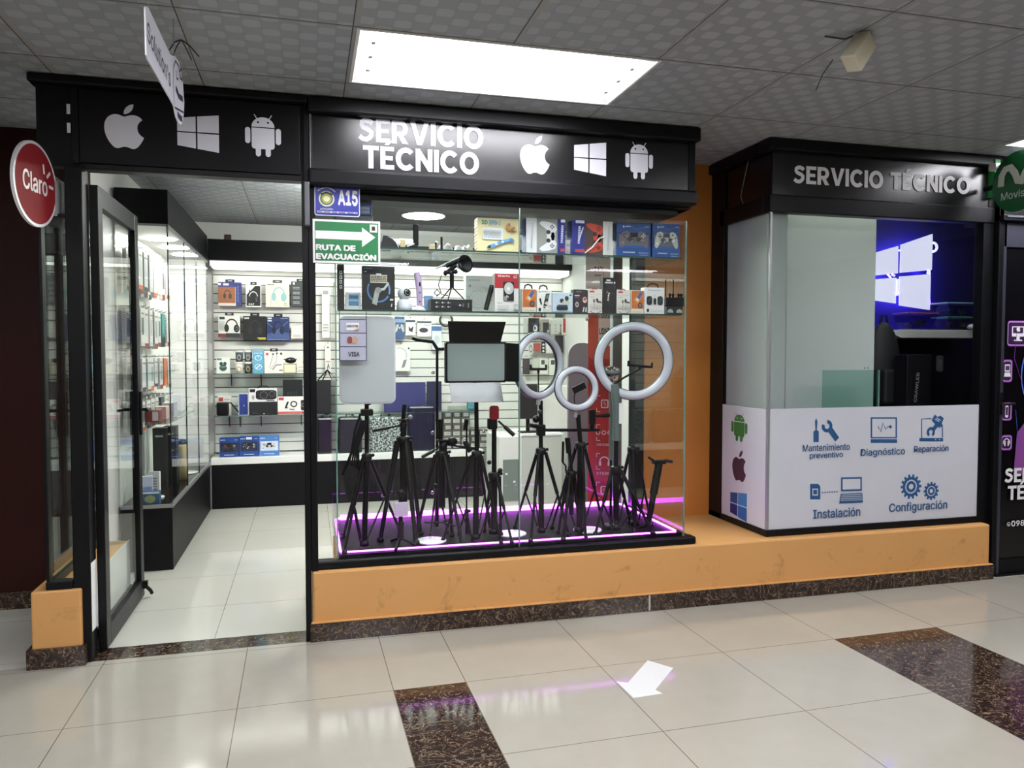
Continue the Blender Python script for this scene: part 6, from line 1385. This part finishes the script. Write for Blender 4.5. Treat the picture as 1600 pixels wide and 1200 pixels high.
x0, x1, z0, z1 = px_box(YS+.03, 1041, 466, 1069, 479)
t = thing('router', 'black router with two tall antennas at the right of the second shelf', 'router', ((x0+x1)/2, YS+.03, SH2)); w = x1-x0
m = MB(); m.box(-w/2, 0, .048, w/2, .05, .095, PL, .003); m.build('router_body', t); m = MB(); m.box(-w/2+.006, .005, 0, w/2-.006, .045, .048, mat('17181a', .4), .002)
A = Art(); A.poly([(-w*.42, .012), (-w*.08, .012), (-w*.12, .026), (-w*.25, .033), (-w*.38, .026)], mat('a8aaa8', .4)); A.poly([(w*.08, .012), (w*.42, .012), (w*.38, .026), (w*.25, .033), (w*.12, .026)], mat('a8aaa8', .4)); m.art(A, (0, .005, 0), (1, 0, 0), (0, 0, 1)); m.build('router_base', t)
for xx in (-w*.40, w*.02): m = MB(); m.tube([(xx, .03, .095), (xx, .03, .195)], .003, PL, 8); m.build('antenna', t)
for xx in (-.022, -.004, .030, .046): m = MB(); m.lathe([(.005, 0), (.005, .010), (.008, .012), (.007, .022), (1e-5, .024)], PL, 12, (xx, .02, .095)); m.build('knob', t)

# ---- stands on the lit base board
def pt(px, py): return at(px, py, 'z', VZ)
def stand(name, lab, cat, base, hub, top, feet, r=.0115, leg=.0078, brace=True, floor_pole=True, spread=None, clamp=True):
    r *= 1.12; leg *= 1.18
    b = pt(*base); y = b.y; hz = at(hub[0], hub[1], 'y', y); tz = at(top[0], top[1], 'y', y)
    t = thing(name, lab, cat, (b.x, y, VZ)); L = lambda v: Vector(v)-Vector(t.location)
    hx = hz.x-b.x; H = hz.z-VZ; T = tz.z-VZ; tx = tz.x-b.x
    m = MB(); m.tube([(0 if floor_pole else hx, 0, .012 if floor_pole else H*.35), (hx, 0, H)], r*1.15, PL, 12); m.build('lower_column', t)
    m = MB(); m.tube([(hx, 0, H), (tx, 0, T)], r*.85, PL, 12); m.build('upper_column', t)
    m = MB(); m.lathe([(1e-5, -.022), (r*1.9, -.022), (r*2.1, -.006), (r*2.1, .008), (r*1.6, .016), (1e-5, .016)], PL2, 16, (hx, 0, H))
    m.build('hub', t)
    if clamp: m = MB(); m.sphere((hx+r*2.4, -.008, H+.006), .009, PL, n=10, k=8); m.build('knob', t)
    lowz = .03 if floor_pole else H*.38
    if brace: m = MB(); m.lathe([(1e-5, -.014), (r*1.9, -.014), (r*1.9, .012), (1e-5, .012)], PL2, 14, (0, 0, lowz)); m.build('slide_collar', t)
    for i, f in enumerate(feet):
        e = L(pt(*f)); e.z = .006
        d = Vector((e.x-hx, e.y, 0)).normalized() if Vector((e.x-hx, e.y, 0)).length > 1e-4 else Vector((1, 0, 0)); s = Vector((hx, 0, H-.008))+d*r*1.9
        m = MB(); m.tube([s, s.lerp(e, .5)], leg*1.15, PL, 8); m.tube([s.lerp(e, .5), e], leg*.85, PL, 8); g = m.build('leg', t)
        m = MB(); m.lathe([(leg*1.2, -.006), (leg*1.5, 0), (leg*1.3, .016), (1e-5, .018)], PL2, 10, e, (s-e).normalized()); m.build('foot', g)
        if brace:
            mid = s.lerp(e, .52); m = MB(); m.tube([Vector((0, 0, lowz))+d*r*1.8, mid], leg*.55, PL, 6); m.build('brace', t)
    return t, L, y
def tripod_head(t, L, y, c, handle, plate=True):
    m = MB(); m.tube([L(at(c[0], c[1]+14, 'y', y)), L(at(c[0], c[1], 'y', y))], .016, PL, 12); m.sphere(L(at(c[0], c[1]+4, 'y', y)), .021, PL2, n=14, k=10); m.build('pan_head', t)
    if plate: p = L(at(c[0], c[1]-4, 'y', y)); m = MB(); m.box(p.x-.03, p.y-.025, p.z-.004, p.x+.03, p.y+.025, p.z+.006, PL, .003); m.build('mount_plate', t)
    if handle:
        m = MB(); a = L(at(c[0], c[1]+4, 'y', y)); b = L(at(handle[0], handle[1], 'y', y-.05)); m.tube([a, a.lerp(b, .45)], .005, PL, 8); m.tube([a.lerp(b, .45), b], .0095, PL2, 10); m.build('pan_handle', t)
def holder(t, c, w, tilt=0.0, vert=False):
    """phone clamp"""
    m = MB(); u = Vector((math.cos(tilt), 0, math.sin(tilt))); v = Vector((-math.sin(tilt), 0, math.cos(tilt)))
    if vert: u, v = v, -u
    c = Vector(c)
    def bar(a, b, r): m.tube([c+u*a[0]+v*a[1], c+u*b[0]+v*b[1]], r, PL, 8)
    bar((-w/2, 0), (w/2, 0), .007); bar((-w/2, -.006), (-w/2, .024), .006); bar((w/2, -.006), (w/2, .024), .006); bar((0, 0), (0, -.02), .007)
    m.build('phone_clamp', t)

# 1 white light panel on a stand
t, L, y = stand('light_stand', 'black light stand carrying the tall white light panel', 'light stand', (569, 857), (573, 713), (573, 628), [(538, 866), (536, 840), (624, 828)], .011)
x0, x1, z0, z1 = px_box(y-.06, 530, 494, 618, 631)
p = thing('softbox', 'tall white rounded light panel at the left of the display window', 'light panel', ((x0+x1)/2, y-.06, z0)); w, h = x1-x0, z1-z0
MB().prism(rrect(-w/2, 0, w/2, h, .03), (0, .03, 0), (1, 0, 0), (0, 0, 1), .03, mat('c8c9d0', .35)).build('panel_frame', p)
MB().prism(rrect(-w/2+.008, .008, w/2-.008, h-.008, .025), (0, .0, 0), (1, 0, 0), (0, 0, 1), .003, mat('b9bdc1', .28)).build('diffuser', p)
m = MB(); m.box(-.035, .03, .02, .035, .05, .10, PL, .004); m.tube([(0, .045, .03), (.01, .058, -.005)], .014, PL, 10); m.build('mount', p)
m = MB(); c = L(at(573, 640, 'y', y)); m.box(c.x-.03, -.028, c.z-.03, c.x+.03, .028, c.z+.004, PL, .006); m.tube([c+Vector((-.03, 0, -.02)), c+Vector((-.06, -.02, -.10)), c+Vector((-.075, -.03, -.2)), c+Vector((-.12, -.02, -.32))], .007, PL, 6); m.build('tilt_bracket', t)
m = MB()
for k_ in range(5): m.tube([c+Vector((-.03+.008*k_, -.03, -.05)), c+Vector((-.07+.006*k_, -.045, -.18)), c+Vector((-.09+.012*k_, -.04, -.26-.01*k_))], .005, PL, 6)
m.build('cable', t)
# 2 photo tripod, nearly folded
t, L, y = stand('camera_tripod', 'black camera tripod with side handle behind the small phone stand', 'tripod', (630, 840), (630, 686), (631, 655), [(594, 846), (650, 851), (657, 836)], .016, .0115, False, False)
tripod_head(t, L, y, (630, 660), (582, 673)); m = MB(); a = L(at(630, 655, 'y', y)); b = L(at(632, 632, 'y', y)); m.tube([a, b], .011, PL, 10); m.sphere(L(at(641, 652, 'y', y)), .014, GREY, n=10, k=8); m.build('upright_grip', t)
# 3 little phone stand
t = thing('mini_tripod', 'small black phone stand with pale plate at the front left of the base board', 'mini tripod', pt(626, 852)); L = lambda v: Vector(v)-Vector(t.location); y = t.location.y
for f in ((612, 846), (618, 862), (650, 853)):
    e = L(pt(*f)); e.z = .006; m = MB(); m.tube([(0, 0, .04), e], .0085, PL, 8); m.build('leg', t)
m = MB(); m.tube([(0, 0, .03), L(at(626, 815, 'y', y))], .017, PL2, 12); m.build('grip', t)
c = L(at(626, 794, 'y', y)); m = MB(); m.box(c.x-.035, -.02, c.z-.04, c.x+.035, -.012, c.z+.034, mat('c8b8d0', .35), .006); m.build('phone_plate', t)
m = MB(); m.tube([L(at(626, 816, 'y', y)), L(at(626, 776, 'y', y))], .011, PL, 10); m.sphere(L(at(627, 771, 'y', y)), .022, PL, n=12, k=8); m.build('motor_head', t)
# 4 tripod with two handles
t, L, y = stand('camera_tripod', 'black camera tripod with spread legs left of the barn door light', 'tripod', (690, 838), (690, 708), (690, 690), [(649, 840), (722, 852), (706, 838)], .015, .009, False, False)
tripod_head(t, L, y, (692, 692), (660, 714)); tripod_head(t, L, y, (694, 690), (748, 702), False)
m = MB(); m.tube([L(at(688, 690, 'y', y)), L(at(688, 655, 'y', y))], .013, PL, 10); m.sphere(L(at(706, 690, 'y', y)), .024, PL, 1.3, 1, 1, 12, 8); m.build('column_grip', t)
m = MB()
hh = Vector((0, 0, .075))
for f in ((655, 838), (718, 846), (704, 832)): e = L(pt(*f)); m.tube([hh, Vector((e.x*.75, e.y*.75, .075))], .004, PL, 6)
m.build('leg_spreader', t)
# tall thin pole behind with clip arm
t, L, y = stand('light_stand', 'thin black stand with clip arm between the white panel and barn door light', 'light stand', (683, 826), (683, 760), (683, 545), [(672, 838), (700, 834), (680, 818)], .008, .005, False, True)
m = MB(); a = L(at(683, 545, 'y', y)); m.tube([a, L(at(676, 534, 'y', y)), L(at(652, 531, 'y', y)), L(at(644, 528, 'y', y))], .010, PL, 8); m.tube([a, L(at(698, 545, 'y', y))], .008, PL, 8); m.build('clip_arm', t)
# 5 LED panel with barn doors
t, L, y = stand('light_stand', 'black light stand carrying the barn door light', 'light stand', (743, 846), (745, 709), (744, 600), [(692, 846), (783, 850), (766, 830)], .012, .0065)
x0, x1, z0, z1 = px_box(y-.05, 696, 534, 791, 598); w, h = x1-x0, z1-z0
p = thing('barn_door_light', 'black video light panel with four open barn doors', 'light panel', ((x0+x1)/2, y-.05, z0))
MB().box(-w/2, 0, 0, w/2, .04, h, PL, .006).build('panel_body', p); MB().prism(rrect(-w/2+.010, .010, w/2-.010, h-.010, .008), (0, .0, 0), (1, 0, 0), (0, 0, 1), .002, mat('84908e', .3)).build('diffuser', p)
def flap(pts, m_, lab=None):
    o = MB(); n = len(pts); a = [Vector(v) for v in pts]; nn = (a[1]-a[0]).cross(a[2]-a[0]).normalized()*.003
    o.add([v for v in a]+[v+nn for v in a], [list(range(n)), list(range(n, 2*n))[::-1]]+[[i, n+i, n+(i+1) % n, (i+1) % n] for i in range(n)], m_); o.build('barn_door', p)
flap([(-w/2+.02, .0, h), (w/2-.03, 0, h), (w/2-.02, -.07, h+.10), (-w/2+.0, -.07, h+.10)], PL)
flap([(w/2, 0, h-.004), (w/2, 0, .004), (w/2+.055, -.05, .004), (w/2+.055, -.05, h-.01)], PL)
flap([(-w/2+.02, 0, 0), (w/2-.03, 0, 0), (w/2-.03, -.06, -.095), (-w/2+.02, -.06, -.095)], mat('2c3238', .12))
flap([(-w/2, 0, .004), (-w/2, 0, h-.004), (-w/2-.012, -.06, h-.01), (-w/2-.012, -.06, .01)], PL)
m = MB(); m.box(-.02, .04, .0, .02, .065, .05, PL, .003); m.tube([(.0, .05, .01), (.0, .05, -.012)], .012, PL, 10); m.build('mount', p)
# 6 monopod with red remote
t, L, y = stand('monopod', 'black monopod with red and black grip head right of the barn door light', 'monopod', (772, 838), (772, 742), (772, 668), [(757, 832), (800, 850), (783, 838)], .014, .0065, True, True)
a = L(at(770, 662, 'y', y)); m = MB(); m.box(a.x-.028, -.02, a.z-.03, a.x+.022, .02, a.z+.03, PL, .008); m.build('pan_head', t)
m = MB(); c = L(at(771, 644, 'y', y)); m.prism(rrect(c.x-.026, c.z-.038, c.x+.024, c.z+.036, .014), (0, -.014, 0), (1, 0, 0), (0, 0, 1), .012, mat('8c1722', .3)); m.build('red_grip', t).__setitem__('label', 'red grip plate')
m = MB(); a = L(at(779, 658, 'y', y)); b = L(at(803, 680, 'y', y-.06)); m.tube([a, a.lerp(b, .4)], .006, PL, 8); m.tube([a.lerp(b, .4), b], .011, PL2, 10); m.build('pan_handle', t)
m = MB(); m.sphere(L(at(768, 722, 'y', y))+Vector((-.015, -.01, 0)), .012, PL, n=10, k=8); m.sphere(L(at(778, 735, 'y', y))+Vector((.01, -.01, 0)), .014, PL, n=10, k=8); m.build('knob', t)
# 7 hanging cable coil near the tripod: small mic stand
t, L, y = stand('mini_tripod', 'low black stand with a drooping microphone beside the barn door light stand', 'mini tripod', (729, 838), (729, 800), (729, 655), [(716, 836), (738, 846), (732, 828)], .005, .004, False, True)
m = MB(); c = L(at(727, 672, 'y', y)); m.tube([c, L(at(729, 655, 'y', y))], .012, PL, 10); m.tube([L(at(726, 690, 'y', y)), L(at(735, 706, 'y', y-.02))], .013, PL, 10); m.torus(L(at(727, 690, 'y', y)), (1, 0, 0), (0, .3, 1), .016, .004, LGREY, 18, 6); m.build('microphone', t)
# ---- ring lights
RINGM = mat('bfc1cc', .2, coat=.3); RINGB = mat('2a2b2e', .4)
def ring_light(lab, c, Ro, Ri, nrm):
    t = thing('ring_light', lab, 'ring light', c); n = Vector(nrm).normalized(); u = Vector((0, 0, 1)).cross(n).normalized(); w = n.cross(u); Rm = (Ro+Ri)/2; r = (Ro-Ri)/2
    m = MB(); m.torus((0, 0, 0), u, w, Rm, r, RINGM, 72, 14); m.build('diffuser', t)
    m = MB(); m.lathe([(Ri-.002, -r*.9), (Ro+.002, -r*.9), (Ro+.003, -r*.05), (Ro-.002, 0), (Ri+.002, 0), (Ri-.003, -r*.05), (Ri-.002, -r*.9)], RINGB, 64, -n*r*.25, n); m.build('housing', t)
    return t, n, u, w
# ring 1
t, L, y = stand('light_stand', 'black light stand under the left ring light with a side arm', 'light stand', (846, 836), (845, 704), (845, 626), [(804, 826), (829, 848), (889, 838)], .012, .0075)
m = MB(); m.tube([L(at(838, 672, 'y', y)), L(at(936, 672, 'y', y))], .0085, PL, 10); m.build('cross_arm', t)
m = MB(); a = L(at(845, 672, 'y', y)); m.box(a.x-.022, -.022, a.z-.03, a.x+.022, .022, a.z+.03, PL, .006); m.tube([a+Vector((-.02, -.01, .02)), a+Vector((-.07, -.02, .03))], .011, PL, 8); m.sphere(a+Vector((-.03, -.01, .06)), .02, PL, n=10, k=8); m.sphere(a+Vector((-.01, -.02, .10)), .014, DGREY, n=10, k=8); m.build('clamp', t)
m = MB(); a = L(at(925, 650, 'y', y)); m.tube([L(at(925, 672, 'y', y)), L(at(925, 662, 'y', y))], .014, PL, 10); m.box(a.x-.018, -.014, a.z-.045, a.x+.018, .014, a.z+.035, PL, .005); m.tube([a, a+Vector((.09, 0, .0))], .008, PL, 8); m.tube([a+Vector((.06, 0, 0)), a+Vector((.10, 0, .002))], .012, PL, 8); m.build('arm_phone_clamp', t)
c = at(843, 571, 'y', y-.02); Ro = px_box(c.y, 843, 519, 843, 624); Ro = (Ro[3]-Ro[2])/2
vd = (Vector((c.x, c.y, 0))-Vector((CAM_LOC.x, CAM_LOC.y, 0))).normalized(); ang = math.atan2(-vd.y, -vd.x)+math.radians(45)
rt, n, u, w = ring_light('left oval-looking ring light turned to the right', c, Ro, Ro*.80, (math.cos(ang), math.sin(ang), 0))
m = MB(); m.tube([(0, .02, -Ro*.98), (0, .02, -.03)], .004, PL, 8); m.build('gooseneck', rt); holder(rt, (0, .02, -.02), .085)
m = MB(); m.tube([(0, .01, -Ro*.98), (0, .02, -Ro-.03)], .012, mat('b0b2b8', .3), 10); m.build('mount', rt)
# ring 2
t, L, y = stand('light_stand', 'black light stand under the small middle ring light', 'light stand', (905, 835), (907, 695), (903, 648), [(862, 826), (915, 841), (944, 827)], .013, .0075)
c = at(901.5, 607, 'y', y-.02); q = px_box(c.y, 867, 572, 936, 642); Ro = (q[3]-q[2])/2
ang = math.atan2(CAM_LOC.y-c.y, CAM_LOC.x-c.x)+math.radians(16)
rt, n, u, w = ring_light('small middle ring light below the other two', c, Ro, Ro*.72, (math.cos(ang), math.sin(ang), .12))
m = MB(); m.tube([(-.005, .02, -Ro*.9), (-.008, .02, -.04), (.0, .02, -.02)], .003, PL, 6); m.build('gooseneck', rt); m = MB(); m.box(-.035, .012, -.03, .04, .028, .006, PL, .003); o = m.build('phone_clamp', rt); o.rotation_euler = (0, -.42, 0); o.location = (.012, 0, .012)
m = MB(); m.tube([(0, .01, -Ro*.98), (0, .02, -Ro-.035)], .010, mat('b0b2b8', .3), 10); m.build('mount', rt)
t, L, y = stand('mini_tripod', 'short black tripod in front of the middle ring light stand', 'mini tripod', (889, 838), (893, 740), (888, 684), [(880, 846), (906, 834), (872, 834)], .010, .008, False, False)
m = MB(); m.tube([L(at(888, 708, 'y', y)), L(at(886, 684, 'y', y))], .012, PL, 10); m.sphere(L(at(887, 738, 'y', y)), .014, PL2, n=10, k=8); m.tube([L(at(880, 690, 'y', y)), L(at(879, 722, 'y', y))], .007, PL, 8); m.tube([L(at(879, 722, 'y', y)), L(at(884, 728, 'y', y)), L(at(884, 736, 'y', y))], .005, PL, 6); m.build('clamp', t)
# ring 3
t, L, y = stand('light_stand', 'black light stand under the big right ring light', 'light stand', (963, 831), (962, 732), (963, 680), [(930, 837), (1020, 835), (985, 818)], .013, .008)
c = at(990, 564, 'y', y-.03); q = px_box(c.y, 930, 503, 1050, 625); Ro = (q[3]-q[2])/2
ang = math.atan2(CAM_LOC.y-c.y, CAM_LOC.x-c.x)+math.radians(6)
rt, n, u, w = ring_light('biggest ring light at the right of the display window', c, Ro, Ro*.775, (math.cos(ang), math.sin(ang), 0))
m = MB(); a = at(965, 645, 'y', c.y+.02)-c; b = at(960, 600, 'y', c.y+.02)-c; m.tube([at(963, 688, 'y', c.y+.03)-c, a, b], [.022, .026, .024], mat('5f6a68', .35), 12); m.build('mount_handle', rt)
holder(rt, at(1000, 572, 'y', c.y+.02)-c, .14, -.08)
m = MB(); m.tube([at(1000, 576, 'y', c.y+.02)-c, at(975, 590, 'y', c.y+.02)-c, b], .006, PL, 6); m.build('gooseneck', rt)
m = MB(); m.tube([at(963, 680, 'y', y)-t.location, at(963, 640, 'y', y)-t.location], .012, PL, 10); m.build('upper_grip', t)
x0, x1, z0, z1 = px_box(y-.05, 968, 630, 975, 662)
o = MB().box(0, 0, 0, x1-x0, .003, z1-z0, WH).build('price_tag', loc=(x0, y-.045, z0)); tag(o, 'white paper tag hanging on the big ring light stand', 'tag')
x0, x1, z0, z1 = px_box(y+.06, 944, 572, 967, 603)
T = NT('leopard_print'); P, xx, yy, zz = T.xyz(); T.l(T.ramp(T.noise(P, 75, 2, .6), [(0, '2a1c1a'), (.46, '3a2622'), (.52, 'c8aca0'), (1, 'd8c4b8')]), T.b.inputs['Base Color'])
m = MB(); m.sphere((0, 0, 0), (x1-x0)/2, T.m, 1, .5, 1.3, 16, 10); m2 = thing('leopard_handheld', 'leopard patterned handheld massager behind the big ring light', 'massager', ((x0+x1)/2, y+.07, (z0+z1)/2)); m.build('patterned_head', m2)
m = MB(); m.tube([(.01, .01, -.05), (.015, .02, -.14), (.015, .03, -.47)], [.018, .016, .012], mat('66706c', .4), 12); m.build('massager_handle', m2); m = MB(); m.torus((0, 0, .03), (1, 0, 0), (0, 1, .3), (x1-x0)/2*.95, .012, mat('5c6462', .4), 20, 8); m.build('massager_rim', m2)
m = MB(); m.lathe([(1e-5, 0), (.05, 0), (.045, .02), (1e-5, .022)], PL, 20, (.015, .03, VZ-(z0+z1)/2)); m.tube([(.015, .03, VZ-(z0+z1)/2+.01), (.015, .03, -.45)], .008, PL, 8); m.build('massager_stand', m2)
# stand behind ring 3
t, L, y = stand('camera_tripod', 'black tripod with angled top behind the big ring light stand', 'tripod', (992, 825), (988, 702), (988, 696), [(958, 814), (1018, 822), (992, 832)], .012, .0075, True, True)
# leaning folded phone stand
t = thing('folded_stand', 'thick black folded phone stand leaning at the right end', 'phone stand', pt(1012, 828)); L = lambda v: Vector(v)-Vector(t.location); y = t.location.y
a = Vector((0, 0, .02)); b = L(at(1030, 722, 'y', y+.02)); m = MB(); m.tube([a, a.lerp(b, .5)], .017, PL, 12); m.tube([a.lerp(b, .5), b], .022, PL, 12); m.build('folded_column', t)
m = MB(); m.box(b.x-.04, b.y-.02, b.z-.01, b.x+.035, b.y+.02, b.z+.012, PL, .004); m.tube([b+Vector((-.035, 0, .01)), b+Vector((-.07, -.01, .03))], .007, PL, 8); m.tube([b+Vector((.03, 0, .008)), b+Vector((.075, -.01, .0))], .009, PL2, 8); m.build('clamp_head', t)
for f in ((1000, 826), (1024, 836), (1015, 818)): e = L(pt(*f)); e.z = .006; m = MB(); m.tube([a, e], .006, PL, 8); m.build('leg', t)
# white round plates on the base
for (px, py), lab in (((674, 846), 'left round white plate on the base board of the display window'), ((800, 835), 'middle round white plate on the base board of the display window'), ((918, 829), 'right round white plate on the base board of the display window')):
    p = pt(px, py); turntable(p.x, p.y, VZ+.0005, .078, lab)
